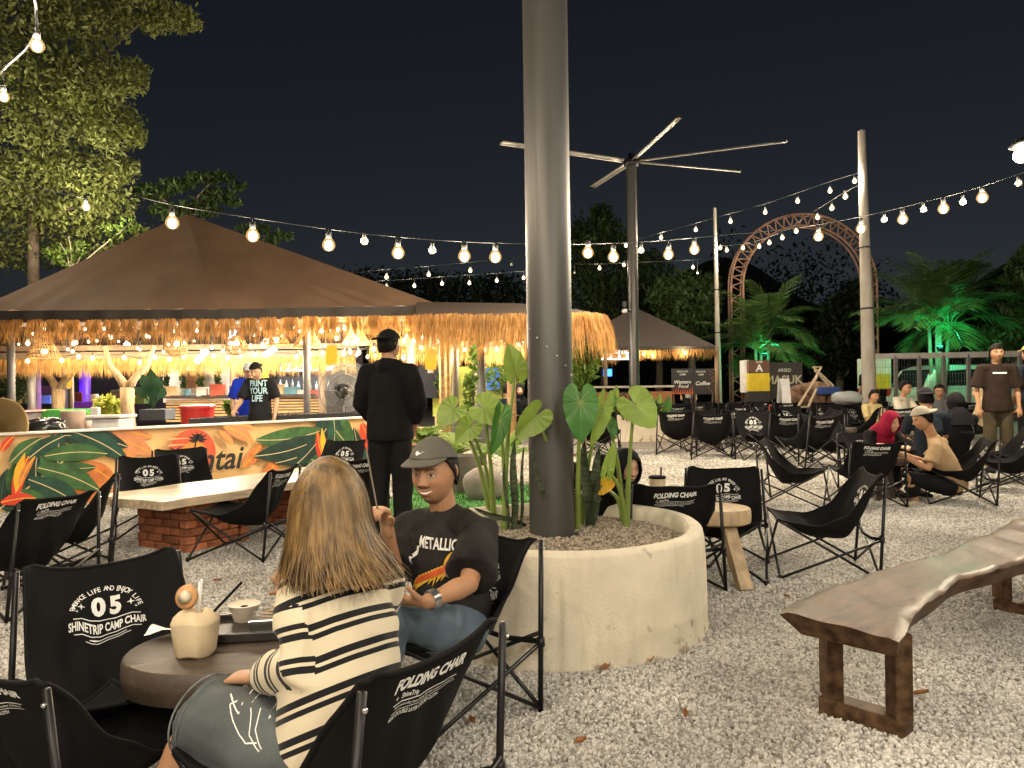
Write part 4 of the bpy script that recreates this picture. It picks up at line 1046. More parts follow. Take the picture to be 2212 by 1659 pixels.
SKIN = skinmat('a')
TONES = {'tan': (.42, .225, .125), 'brown': (.30, .14, .07), 'fair': (.55, .33, .21)}
HAIRB = mat('black_hair', (.0055, .0045, .004), .6, var=.4, scale=40, bump=.6, bscale=260, stretch=(4, 4, 1), spec=.15)

def ell(x, z, cx, cz, a, b): return np.exp(-(((x - cx) / a) ** 2 + ((z - cz) / b) ** 2))
def head_grid(nu, nv, smile=0.0, female=False):
    """points of a head in its own frame: x to the head's right side of picture, y forward, z up; about 23 cm tall"""
    u = np.linspace(0, 2 * pi, nu, endpoint=False); v = np.linspace(0.02, pi - .02, nv)
    U, Vv = np.meshgrid(u, v)
    # bunch the columns towards the face
    A = U + .45 * np.sin(U - pi / 2 + pi / 2) * 0
    A = U - .5 * np.sin(U)          # u = 0 faces +y
    dx = np.sin(Vv) * np.sin(A); dy = np.sin(Vv) * np.cos(A); dz = np.cos(Vv)
    x = .0795 * dx; y = .096 * dy; z = .118 * dz
    t = np.clip(-dz, 0, 1)
    jw = .27 if not female else .36
    x = x * (1 - jw * t ** 1.7); y = np.where(y > 0, y * (.93 + .02 * t), y * (1 - .55 * t ** 1.5))
    x = x * np.where(dy > .3, 1 + .0 * dy, 1)
    # squarer face sides
    fr = np.clip(dy, 0, 1) ** .5
    front = (dy > 0) * 1.0
    ax = np.abs(x)
    d = np.zeros_like(x)
    d += .004 * ell(ax, z, .030, .026, .022, .010)                              # brow ridge
    d -= .011 * ell(ax, z, .032, .006, .019, .013)                              # eye sockets
    d += .0065 * ell(ax, z, .032, .004, .013, .009)                             # eyeballs / lids
    nz = np.clip((.022 - z) / .050, 0, 1)                                       # bridge 0 .. tip 1
    nose = np.where((z < .024) & (z > -.040), (.004 + .020 * nz ** 1.3) * np.exp(-(x / (.0075 + .0065 * nz)) ** 2) * np.clip((z + .040) / .012, 0, 1), 0)
    d += nose
    d += .007 * ell(ax, z, .0125, -.030, .006, .007)                            # nostrils
    d += (.004 + .004 * smile) * ell(ax, z, .043, -.022, .018, .018)            # cheeks
    mz = -.060 + smile * (ax ** 2) * 9
    d += .0055 * ell(x, z - mz, 0, .006, .024 + .008 * smile, .0065) + .0065 * ell(x, z - mz, 0, -.0085, .021 + .006 * smile, .0065)
    d -= .004 * ell(x, z - mz, 0, 0, .028 + .008 * smile, .0022)
    d += .007 * ell(x, z, 0, -.101, .020, .014)
    d -= .003 * ell(x, z, 0, -.082, .02, .006)
    d -= .004 * ell(ax, z, .062, .035, .02, .02)                                # temples
    y = y + d * front * np.clip(dy * 2.2, 0, 1)
    P = np.stack([x, y, z], -1).reshape(-1, 3)
    f = [(j * nu + i, (j + 1) * nu + i, (j + 1) * nu + (i + 1) % nu, j * nu + (i + 1) % nu) for j in range(nv - 1) for i in range(nu)]
    top = tuple(range(nu)); bot = tuple(reversed([(nv - 1) * nu + i for i in range(nu)]))
    return P, f + [top, bot]
def face_colors(P, tone, smile=0.0, lip=(.40, .13, .10), brow=1, beard=0.0, female=False, teeth=False):
    x, y, z = P[:, 0], P[:, 1], P[:, 2]; ax = np.abs(x); front = (y > .02)
    C = np.tile(np.array(tone), (len(P), 1))
    def put(mask, col, k=1.0):
        mk = (np.clip(mask, 0, 1) * k * front)[:, None]; C[:] = C * (1 - mk) + np.array(col) * mk
    put(ell(ax, z, .045, -.025, .02, .018), (tone[0] * 1.12, tone[1] * .95, tone[2] * .9), .6)
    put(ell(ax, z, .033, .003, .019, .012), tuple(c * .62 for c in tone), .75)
    put(ell(x, z, 0, -.03, .014, .008), (tone[0] * 1.05, tone[1] * .9, tone[2] * .85), .6)
    put(ell(ax, z, .0105, -.0375, .0045, .0028), (.05, .02, .015), .85)
    bz = .0275 - .004 * ((ax - .034) / .018) ** 2
    put(np.exp(-(np.abs(z - bz) / (.0042 if not female else .003)) ** 3) * np.clip((ax - .012) / .006, 0, 1) * np.clip((.055 - ax) / .012, 0, 1), (.022, .015, .012), .88 * brow)
    # eyes: white, iris, lash line
    ez = .0045; hx = (ax - .0325) / .0145; op = (.0052 if smile < .5 else .0036) * np.clip(1 - hx ** 2, 0, 1)
    eye = (np.abs(hx) < 1) & (np.abs(z - ez) < op)
    put(eye * 1.0, (.55, .52, .48))
    put(eye * ((x - np.sign(x) * .0325) ** 2 + (z - ez) ** 2 < .0054 ** 2), (.012, .008, .006))
    put(((np.abs(hx) < 1.12) & (z - ez > op - .0005) & (z - ez < op + .0024)) * 1.0, (.012, .008, .008))
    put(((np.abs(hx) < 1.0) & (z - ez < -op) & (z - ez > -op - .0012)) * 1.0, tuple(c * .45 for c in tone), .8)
    # beard shade before lips
    if beard:
        mzz = -.0435 + smile * ax ** 2 * 7
        put(np.exp(-((z - mzz) / .0048) ** 4) * np.clip((.034 - ax) / .010, 0, 1), (.03, .019, .014), .8 * beard)
        put(ell(x, z, 0, -.098, .026, .012) * 1.5 * (z < -.078), (.02, .014, .011), .85 * beard)
        put(np.clip((-.045 - z) / .03, 0, 1), tuple(c * .55 for c in tone), .35 * beard)
    mw = .025 + .010 * smile; mz = -.060 + smile * ax ** 2 * 9
    hm = np.clip(1 - (ax / mw) ** 2, 0, 1)
    put(((z - mz < .0068 * hm ** .6) & (z - mz > -.0125 * hm ** .6) & (ax < mw)) * 1.0, lip, .85)
    if teeth: put(((z - mz < .0030 * hm) & (z - mz > -.0062 * hm) & (ax < mw * .88)) * 1.0, (.78, .74, .66))
    else: put(((np.abs(z - mz) < .0013) & (ax < mw)) * 1.0, (.07, .02, .018), .9)
    return np.concatenate([C, np.ones((len(P), 1))], 1)
def ear(mb, s, M):
    c = [(.006, .0, .030), (.016, -.006, .024), (.020, -.014, .006), (.015, -.012, -.014), (.006, -.004, -.028)]
    mb.blob([M @ Vector((s * (.068 + a), b - .008, z + .004)) for a, b, z in c], [.007, .0085, .008, .0075, .006], 8)

def rotM(fwd, up=(0, 0, 1)):
    y = Vector(fwd).normalized(); u = Vector(up); x = y.cross(u).normalized(); z = x.cross(y)
    return Matrix((x, y, z)).transposed()
def tf(P, M3, o, s=1.0):
    return P * s @ np.array(M3).T + np.array(o)

def hand(mb, wr, d, n, curl=.6, s=1.0, side=1, spread=.0, thumb=.5):
    """wr wrist, d pointing along the hand, n palm normal (towards the palm side)"""
    d = Vector(d).normalized(); n = Vector(n); n = (n - d * n.dot(d)).normalized(); a = d.cross(n) * side   # a: towards the thumb
    K = Vector(wr) + d * .085 * s
    mb.blob([Vector(wr) - d * .02 * s, Vector(wr) + d * .03 * s, K - d * .012 * s], [(.026 * s, .020 * s), (.036 * s, .016 * s), (.040 * s, .014 * s)], 12, ref=a)
    for i, (off, L) in enumerate(((.030, .072), (.010, .080), (-.010, .075), (-.029, .060))):
        p = K + a * off * s - d * .012 * s; ang = 0; pts = [p]; c = curl * (1 + .08 * i)
        for seg, fr in enumerate((.46, .31, .23)):
            ang += c * (.75, .95, .7)[seg]; dd = (d * cos(ang) + n * sin(ang)) + a * spread * (1.5 - i) * .15
            p = p + dd.normalized() * L * fr * s; pts.append(p)
        mb.blob(pts, [.0095 * s, .009 * s, .0083 * s, .0072 * s], 8)
    p = Vector(wr) + d * .028 * s + a * .030 * s; pts = [p]
    for q in range(2):
        dd = (d * .75 + a * (.75 - .7 * q * thumb) + n * (thumb * (.6 + q * .5))).normalized(); p = p + dd * (.036, .030)[q] * s; pts.append(p)
    mb.blob(pts, [.0125 * s, .0105 * s, .0088 * s], 8)

def limb(mb, a, b, c, r, n=14, ref=None, bul=1.12):
    """two-bone limb with a bulge on each bone: radii (top, joint, end)"""
    a, b, c = Vector(a), Vector(b), Vector(c)
    pts = [a, lerp(a, b, .35), lerp(a, b, .7), b, lerp(b, c, .28), lerp(b, c, .65), c]
    mb.blob(pts, [r[0], lerp(r[0], r[1], .3) * bul, lerp(r[0], r[1], .75), r[1], lerp(r[1], r[2], .2) * bul, lerp(r[1], r[2], .72), r[2]], n)

SIT = dict(pelvis=(0, -.10, .34), chest=(0, -.185, .62), neck=(0, -.165, .82), head=(0, -.10, .985),
           sl=(-.18, -.165, .775), sr=(.18, -.165, .775), el=(-.24, -.02, .53), er=(.24, -.02, .53), wl=(-.15, .18, .50), wr=(.15, .18, .50),
           hl=(-.09, -.08, .33), hr=(.09, -.08, .33), kl=(-.13, .34, .46), kr=(.13, .34, .46), al=(-.13, .40, .09), ar=(.13, .40, .09), look=(0, 1, -.05))
STAND = dict(pelvis=(0, 0, .95), chest=(0, -.01, 1.25), neck=(0, -.01, 1.46), head=(0, .02, 1.615),
             sl=(-.19, -.01, 1.41), sr=(.19, -.01, 1.41), el=(-.245, -.02, 1.12), er=(.245, -.02, 1.12), wl=(-.24, .06, .88), wr=(.24, .06, .88),
             hl=(-.09, 0, .92), hr=(.09, 0, .92), kl=(-.10, .02, .50), kr=(.10, .02, .50), al=(-.11, -.02, .085), ar=(.11, -.02, .085), look=(0, 1, 0))
def person(label, loc, heading, pose, top, legs, head='hair', tone='tan', res=.012, sleeve=.5, leg_len=1.0, J=None, scale=1.0, world_J=None,
           smile=0, teeth=False, beard=0, female=False, hands=None, shoes=None, loose=1.0, hood=False, headscale=1.0, capmat=None, glasses=False, cap_back=False,
           waist=None, flare=1.0, fold=.006, skirt=False, group=None):
    """joint names: l is the person's left (-x when facing +y)"""
    t0 = Vector((loc[0], loc[1], loc[2] if len(loc) > 2 else 0)); R = Matrix.Rotation(radians(heading - 90), 3, 'Z')
    P = dict(pose); P.update(J or {})
    Q = {k: (R @ (Vector(v) * scale) + t0 if k != 'look' else R @ Vector(v)) for k, v in P.items()}
    for k, v in (world_J or {}).items(): Q[k] = Vector(v)
    X = (Q['sr'] - Q['sl']).normalized(); s = scale; tn = TONES[tone]
    # ---- body: one continuous surface
    b = MB()
    b.blob([Q['pelvis'], lerp(Q['pelvis'], Q['chest'], .5), Q['chest'], lerp(Q['chest'], Q['neck'], .6)], [(.12 * s, .085 * s), (.11 * s, .08 * s), (.13 * s, .085 * s), (.10 * s, .06 * s)], 16, ref=X)
    up = (Q['head'] - Q['neck']).normalized(); LK = Q['look'].normalized(); HM = rotM(LK, up * .6 + Vector((0, 0, .6)))
    hs = s * headscale
    b.blob([lerp(Q['chest'], Q['neck'], .7), Q['neck'], Q['head'] + HM @ Vector((0, -.022, -.04)) * hs], [.06 * s, .054 * s, .052 * s], 14)
    for q, sd in (('l', -1), ('r', 1)):
        b.blob([lerp(Q['neck'], Q['chest'], .35), Q['s' + q]], [.045 * s, .045 * s], 10)
        limb(b, Q['s' + q], Q['e' + q], Q['w' + q], (.046 * s, .037 * s, .026 * s))
        limb(b, Q['h' + q], Q['k' + q], Q['a' + q], (.066 * s, .052 * s, .036 * s))
        tf_ = Q.get('t' + q) or (Q['a' + q] + (Vector((LK.x, LK.y, 0)).normalized() if 'kl' not in P else (lambda v: Vector((v.x, v.y, 0)).normalized())(R @ Vector((0, 1, 0)))) * .15 * s - Vector((0, 0, .055 * s)))
        Q['t' + q] = tf_
        hl = Q['a' + q] - (tf_ - Q['a' + q]) * .25; hl.z = tf_.z
        b.blob([hl, lerp(hl, tf_, .5) + Vector((0, 0, .012 * s)), tf_], [(.032 * s, .026 * s), (.038 * s, .024 * s), (.036 * s, .016 * s)], 10, ref=(tf_ - hl).cross(Vector((0, 0, 1))))
        hd, hn, cu = (hands or {}).get(q, (Q['w' + q] - Q['e' + q], Vector((0, 0, -1)) + R @ Vector((0, -.3, 0)), .55))[:3]
        hand(b, Q['w' + q], hd, hn, cu, s, side=(1 if q == 'r' else -1) * ((hands or {}).get(q, (0, 0, 0, 1))[3] if len((hands or {}).get(q, (0, 0, 0, 1))) > 3 else 1))
    ear_M = Matrix.Translation(Q['head']) @ HM.to_4x4() @ Matrix.Scale(hs, 4)
    if head not in ('hijab',):
        for e in (-1, 1): ear(b, e, ear_M)
    co, nr, f = remesh(b, res, 5)
    k = len(co); nu, nv = (220, 170) if res < .007 else ((140, 110) if res < .0145 else (90, 70))
    HP, hf = head_grid(nu, nv, smile, female); hc = face_colors(HP, tn, smile, beard=beard, female=female, teeth=teeth)
    co2 = np.concatenate([co, tf(HP, HM, Q['head'], hs)]); col = np.concatenate([np.tile(np.array((*tn, 1)), (k, 1)), hc])
    base = Vector((Q['pelvis'].x, Q['pelvis'].y, t0.z))
    o = arr_obj('person', co2 - np.array(base), f + [tuple(i + k for i in q) for q in hf], SKIN, None, {'Col': (col, 'FLOAT_COLOR')})
    o.location = base; props(o, label, 'person', group)
    HL = lambda p: Q['head'] + HM @ (Vector(p) * hs)
    # ---- upper garment
    vx = max(res, .009) * 1.0 if res < .012 else res * 1.1
    g = MB(); L = loose
    ab = lerp(Q['pelvis'], Q['chest'], .45)
    hem = Q['pelvis'] + (Q['pelvis'] - ab).normalized() * ((.03 if pose is SIT else .13) if waist is None else waist) * s
    g.blob([hem, Q['pelvis'], ab, Q['chest'], lerp(Q['chest'], Q['neck'], .55), lerp(Q['chest'], Q['neck'], .82)],
           [((.150 if pose is SIT else .166) * s * L, (.118 if pose is SIT else .13) * s * L), ((.152 if pose is SIT else .160) * s * L, (.120 if pose is SIT else .126) * s * L), (.145 * s * L, .115 * s * L), (.160 * s, .118 * s), (.145 * s, .095 * s), (.088 * s, .072 * s)], 20, ref=X, flat=(1, 0))
    for q in 'lr':
        S_, E_, W_ = Q['s' + q], Q['e' + q], Q['w' + q]
        g.blob([lerp(Q['neck'], Q['chest'], .25), lerp(S_, lerp(Q['neck'], Q['chest'], .2), .35), S_], [.066 * s, .064 * s, .062 * s], 12)
        if sleeve <= 1:
            g.blob([S_, lerp(S_, E_, .4 * sleeve), lerp(S_, E_, sleeve * .97)], [.064 * s, .066 * s * (1 + .9 * (L - 1)) , .066 * s * (1.05 + 2.2 * (L - 1))], 14, flat=(0, 1))
        else:
            e2 = lerp(E_, W_, min(sleeve - 1, .96))
            g.blob([S_, lerp(S_, E_, .5), E_, lerp(E_, e2, .6), e2], [.064 * s, .062 * s * L, .056 * s * L, .048 * s * L, .038 * s], 14, flat=(0, 1))
    if hood:
        g.blob([Q['neck'] + X * .085 * s, Q['neck'] - (HM @ Vector((0, .075, -.0))) * s, Q['neck'] - X * .085 * s], [.045 * s, .06 * s, .045 * s], 12)
    co, nr, f = remesh(g, vx, 4)
    if fold: co = co + nr * (wob(co * np.array([1, 1, .55]), fold * .6 * s, 3.2 / s, 11, 3) + fold * s * (.35 - np.abs(wob(co * np.array([1, 1, .8]), 1.0, 4.5 / s, 17, 2))))[:, None]
    top_o = arr_obj(top[0], co, f, top[1], o)
    o_top = (co, f)
    # ---- trousers / shorts / skirt
    if legs:
        g = MB()
        g.blob([lerp(Q['pelvis'], Q['chest'], .22), Q['pelvis'], lerp(Q['hl'], Q['hr'], .5) + (lerp(Q['hl'], Q['hr'], .5) - Q['pelvis']) * .6], [(.135 * s, .10 * s), (.148 * s, .112 * s), (.14 * s, .105 * s)], 18, ref=X)
        for q in 'lr':
            h_, k_, a_ = Q['h' + q], Q['k' + q], Q['a' + q]
            if leg_len <= 1: g.blob([h_, lerp(h_, k_, .5), lerp(h_, k_, leg_len)], [.098 * s, .094 * s * lerp(1, flare, .6), .09 * s * flare], 18, flat=(0, 1))
            else:
                e2 = lerp(k_, a_, min(leg_len - 1, .97)); g.blob([h_, lerp(h_, k_, .55), k_, lerp(k_, e2, .5), e2], [.098 * s, .086 * s, .072 * s * L, .066 * s * L, .058 * s * L], 14, flat=(0, 1))
        co, nr, f = remesh(g, vx, 4)
        if fold: co = co + nr * (wob(co, fold * .5 * s, 4.5 / s, 5, 3) + fold * s * (.3 - np.abs(wob(co, 1.0, 5.5 / s, 19, 2))))[:, None]
        arr_obj(legs[0], co, f, legs[1], o)
    if shoes:
        for q in 'lr':
            tf_ = Q['t' + q]; hl = Q['a' + q] - (tf_ - Q['a' + q]) * .28; hl.z = tf_.z; sd = (tf_ - hl).cross(Vector((0, 0, 1)))
            g = MB().blob([hl, lerp(hl, tf_, .35) + Vector((0, 0, .018 * s)), lerp(hl, tf_, .75) + Vector((0, 0, .004)), tf_ + (tf_ - hl).normalized() * .03], [(.038 * s, .038 * s), (.042 * s, .040 * s), (.046 * s, .030 * s), (.040 * s, .022 * s)], 12, ref=sd)
            g.obj('shoe', shoes, o, smooth=True, world=True)
    # ---- hair, cap, headscarf
    HB, hf0 = head_grid(*((150, 120) if res < .0145 else (72, 56)))
    def shell(fn_keep, off, nm, m, extra=None, frz=0, seed=3):
        n_ = HB / np.array([.077, .096, .118]); n_ /= np.linalg.norm(n_, axis=1)[:, None]
        # smooth skull, without the face's relief
        base_ = n_ * np.array([.077, .096, .118]); base_[:, 1] = np.where(HB[:, 1] < 0, HB[:, 1], base_[:, 1])
        Pp = base_ + n_ * off + (n_ * wob(n_, frz, 1.2, seed)[:, None] if frz else 0)
        if extra is not None: Pp = extra(Pp, n_)
        kp = fn_keep(Pp, n_)
        ff = [q for q in hf0 if all(kp[i] for i in q)]
        g = MB(); W_ = tf(Pp, HM, Q['head'], hs); g.v = [tuple(x) for x in W_]; g.f = ff
        inn = tf(Pp * .93, HM, Q['head'], hs)
        ob = g.obj(nm, m, o, smooth=True, world=True)
        sm = ob.modifiers.new('thick', 'SOLIDIFY'); sm.thickness = .006 * hs; sm.offset = -1
        return ob
    if head in ('hair', 'cap'):
        hm_ = HAIRB
        shell(lambda p, n: (p[:, 2] > np.interp(p[:, 1], [-.05, -.015, .0, .03, .06], [-.055, -.035, .0, .045, .064])), .007 if head == 'cap' else .012, 'hair', hm_, frz=.003 if head == 'cap' else .008)
    if head == 'cap':
        cm = capmat
        fl = -1 if cap_back else 1
        def ex(Pp, n): Pp = Pp.copy(); Pp[:, 2] = np.where(Pp[:, 2] > .03, Pp[:, 2] * 1.04, Pp[:, 2]); return Pp
        def zr(az): return .054 + .016 * cos(az) - .006 * cos(2 * az)
        def cr(u, v):
            az = 2 * pi * u; e0 = math.asin(min(zr(az) / .136, 1)); e = e0 + (pi / 2 - e0) * v
            bx = 1 + .05 * (1 - abs(2 * v - .9)) * max(cos(az) * fl, 0)
            return HL((.0925 * cos(e) * sin(az), .1125 * cos(e) * cos(az) * bx, .136 * sin(e) * (1 + .02 * max(0, cos(az) * fl) * sin(2 * e))))
        g = MB(); g.grid(cr, 64 if res < .01 else 36, 20 if res < .01 else 12, True); crown = g.obj('cap', cm, o, smooth=True, world=True); sm = crown.modifiers.new('thick', 'SOLIDIFY'); sm.thickness = .004 * hs
        for k6 in range(6):
            a6 = 2 * pi * (k6 + .5) / 6; MB().tube([Vector(cr(a6 / (2 * pi), q / 10)) for q in range(11)], .0012 * hs, 5).obj('seam', cm, crown, world=True)
        g = MB(); N_, M_ = 31, 8
        def br(u, v):
            az = radians(-74 + 148 * u); e0 = math.asin(zr(az) / .136); p0 = Vector((.093 * cos(e0) * sin(az), .113 * cos(e0) * cos(az) * fl, zr(az) * 1.0 + .002))
            ex_ = max(cos(az * 90 / 75), 0) ** .62
            q = p0 + Vector((.016 * sin(az) * ex_, .074 * fl * ex_, -.004 * ex_)) * v; q.z -= (.010 * v * v + .022 * (sin(az) ** 2) * v) * ex_
            return HL(q)
        g.grid(br, N_, M_); bo = g.obj('brim', cm, crown, smooth=True, world=True); sm = bo.modifiers.new('thick', 'SOLIDIFY'); sm.thickness = .005 * hs
        MB().ball(HL((0, 0, .140)), .006 * hs, 8, 5).obj('button', cm, crown, smooth=True, world=True)
        o['_cap'] = 1
    if head == 'hijab':
        cm = capmat
        def ex(Pp, n): Pp = Pp.copy(); Pp[:, 0] *= 1.05; Pp[:, 1] = np.where(Pp[:, 1] < 0, Pp[:, 1] * 1.08, Pp[:, 1]); return Pp
        sh = shell(lambda p, n: ~((n[:, 1] > .25) & (((p[:, 0] / .066) ** 2 + ((p[:, 2] + .018) / .094) ** 2) < 1)), .015, 'headscarf', cm, ex, frz=.003)
        g = MB()
        C0 = Q['head'] + HM @ Vector((0, -.012, -.062)) * hs
        pts = [C0, C0 + (Q['neck'] - C0) * .55 + HM @ Vector((0, .012, -.0)) * hs, Q['neck'] + Vector((0, 0, .03 * s)), lerp(Q['neck'], Q['chest'], .35), lerp(Q['neck'], Q['chest'], .62)]
        g.tube(pts, [(.082 * hs, .088 * hs), (.098 * s, .098 * s), (.125 * s, .108 * s), (.182 * s, .132 * s), (.192 * s, .138 * s)], 32, False, ref=X)
        a_ = np.array(g.v); ctr = a_.mean(0); dr = a_ - ctr; dr /= np.linalg.norm(dr, axis=1)[:, None]; a_ = a_ + dr * wob(a_, .010, 5, 9, 2)[:, None]; g.v = [tuple(x) for x in a_]
        dp = g.obj('drape', cm, sh, smooth=True, world=True); sd = dp.modifiers.new('sub', 'SUBSURF'); sd.levels = sd.render_levels = 1
    if glasses:
        g = MB()
        for e in (-1, 1): g.tube([HL((e * .033 + .022 * cos(a * pi / 8), .100, .004 + .017 * sin(a * pi / 8))) for a in range(17)], .0022 * hs, 6)
        g.tube([HL((-.011, .103, .006)), HL((.011, .103, .006))], .002 * hs, 6)
        for e in (-1, 1): g.tube([HL((e * .055, .098, .008)), HL((e * .078, .0, .012))], .002 * hs, 6)
        g.obj('glasses', mat('glasses_frame', (.02, .02, .02), .3), o, world=True)
    return o, Q, HL, HM, o_top
def project(items, M, co, f, off=.003, back=.35):
    """drop flat artwork along -z of M on to a garment"""
    bv = BVHTree.FromPolygons([tuple(x) for x in co], f); out = MB(); n = (M.to_3x3() @ Vector((0, 0, 1))).normalized()
    for v2, ff in items:
        v2, ff = refine(np.asarray(v2, float), ff, .018); pts = []; bad = set()
        for i_, (x, y) in enumerate(v2):
            p = M @ Vector((x, y, 0)); h = bv.ray_cast(p + n * back, -n, back * 2)
            if h[0] is None: bad.add(i_); pts.append(p)
            else: pts.append(h[0] + n * off)
        out.add(pts, [q for q in ff if not bad & set(q)])
    return out
def cloth(nm, col, rough=.85, var=.18, bump=.25): return mat(nm, col, rough, var=var, scale=7, bump=bump, bscale=90, spec=.12)
# ---- the capped man
CHAR = cloth('washed_black_tee', (.022, .021, .020), .9, .5)
JEAN = mat('blue_denim', (.085, .125, .165), .85, var=.3, scale=5, bump=.3, bscale=260)
DENIM = mat('faded_dark_denim', (.075, .088, .092), .85, var=.4, scale=4, bump=.3, bscale=260)
GREYCAP = cloth('grey_cap_cloth', (.115, .108, .092), .9, .2)
BLACKCLOTH = cloth('black_cloth', (.010, .010, .011), .85, .2)
HOODIE = cloth('black_hoodie_cloth', (.009, .009, .010), .92, .2)
WHITE = mat('white_plastic', (.78, .77, .74), .4, var=.05)
mj = dict(head=at(938, 1022, 2.98), neck=at(958, 1100, 3.03), chest=at(968, 1225, 3.03), pelvis=at(982, 1345, 3.05),
          sl=at(1040, 1146, 2.93), sr=at(878, 1142, 3.16), el=at(1012, 1262, 2.72), wl=at(922, 1300, 2.60),
          er=at(850, 1245, 2.98), wr=at(836, 1140, 2.80),
          hl=at(1000, 1362, 2.92), hr=at(950, 1355, 3.10), kl=at(842, 1345, 2.62), kr=at(800, 1330, 2.92),
          al=V(-.52, 2.56, .09), ar=V(-.62, 2.86, .09), look=V(-.42, -.90, -.06), tl=V(-.60, 2.44, .035), tr=V(-.72, 2.75, .035))
MAN, MQ, MHL, MHM, MTOP = person('smiling man in a grey cap and washed black band t-shirt holding a skewer', (mj['pelvis'].x, mj['pelvis'].y, 0), 237, SIT, ('tshirt', CHAR), ('jeans', JEAN),
    head='cap', tone='tan', res=.0052, sleeve=.86, leg_len=1.95, world_J=mj, smile=1.0, teeth=True, beard=1, capmat=GREYCAP, shoes=WHITE,
    hands={'r': (V(-.10, -.35, 1), V(-.6, -.75, .1), 1.25), 'l': (V(-1, -.25, .12), V(-.1, .5, .9), .9)}, loose=1.18, headscale=1.02, fold=.014)
# swoosh on the cap
sw = [(-.020, .004), (-.017, -.004), (-.010, -.006), (.000, -.002), (.022, .009), (.002, .0014), (-.008, -.0005), (-.013, -.0005), (-.0145, .003), (-.013, .009)]
mb = MB(); q = []
for x, y in sw:
    a = -x / .105; q.append(MHL((-.105 * sin(a) * .83 - .002, (.096 + .0165) * cos(a), .088 + y)))
# lies on the crown's front: use a projection on the crown mesh
cap_o = [c for c in MAN.children if c.name.startswith('cap')][0]
def world_poly(o):
    M = wmat(o); return [tuple(M @ v.co) for v in o.data.vertices], [tuple(p.vertices) for p in o.data.polygons]
cv, cf = world_poly(cap_o)
M = plane_M(MHL((.0, .2, .088)), MHM @ Vector((-1, 0, 0)), MHM @ Vector((0, 0, 1)))
pr = project([(np.array([(x * .95, y * 1.1) for x, y in sw]), [tuple(range(len(sw)))])], M, cv, cf, .008, .3)
pr.obj('swoosh_mark', PRINT, cap_o, world=True)
# shirt print: lettering over flames
nrm = V(-.56, -.80, .22).normalized(); rt = V(0, 0, 1).cross(nrm).normalized()
M = plane_M(at(918, 1224, 2.86) + nrm * .12, rt, V(0, 0, 1))
its = [T('METALLICA', 0, .022, .060, .03, .0, .66)]
its += [(np.array([(-.118, .022), (-.102, .026), (-.118, -.045)]), [(0, 1, 2)]), (np.array([(.092, .09), (.110, .01), (.128, -.05), (.100, .02)]), [(0, 1, 2, 3)])]
project(its, M, *MTOP, .004).obj('shirt_lettering', PRINT, MAN, world=True)
random.seed(3)
fl, fo = [], []
for k in range(11):
    x0 = .07 - .016 * k; y0 = -.012 - .010 * k * .7; L = .05 + .05 * random.random()
    fl.append((np.array([(x0, y0), (x0 + .020, y0 - .012), (x0 - .02, y0 - .045), (x0 - L * .8, y0 - .07 - .02 * random.random()), (x0 - .028, y0 - .022)]), [(0, 1, 2, 3, 4)]))
    fo.append((np.array([(x0 - .004, y0 - .006), (x0 + .010, y0 - .014), (x0 - .014, y0 - .036), (x0 - L * .5, y0 - .05), (x0 - .02, y0 - .022)]), [(0, 1, 2, 3, 4)]))
disc = [(.072 + .044 * cos(a * pi / 12), -.030 + .052 * sin(a * pi / 12)) for a in range(24)]
fl.append((np.array(disc), [tuple(range(24))]))
fo.append((np.array([(.055 + .022 * cos(a * pi / 8), -.042 + .034 * sin(a * pi / 8)) for a in range(16)]), [tuple(range(16))]))
project(fl, M, *MTOP, .0035).obj('flame_print', mat('flame_yellow', (.70, .42, .04), .8), MAN, world=True)
project(fo, M, *MTOP, .006).obj('flame_core_print', mat('flame_red', (.55, .09, .02), .8), MAN, world=True)
# watch
d = (MQ['wl'] - MQ['el']).normalized()
MB().tube([MQ['wl'] - d * .040, MQ['wl'] - d * .012], .034, 18).obj('watch', mat('steel_watch', (.45, .45, .45), .3, metal=.9, var=.4, scale=90), MAN, world=True, smooth=True, auto=40)
# skewer in the raised hand
hp = MQ['wr'] + V(-.03, -.06, .07)
s_ = MB().tube([hp + V(.02, 0, -.07), hp + V(-.03, .0, .22)], .0028, 6)
single(s_, 'skewer', mat('skewer_wood', (.22, .17, .12), .6), 'thin skewer stick held up in the man\'s right hand', 'skewer', hp)

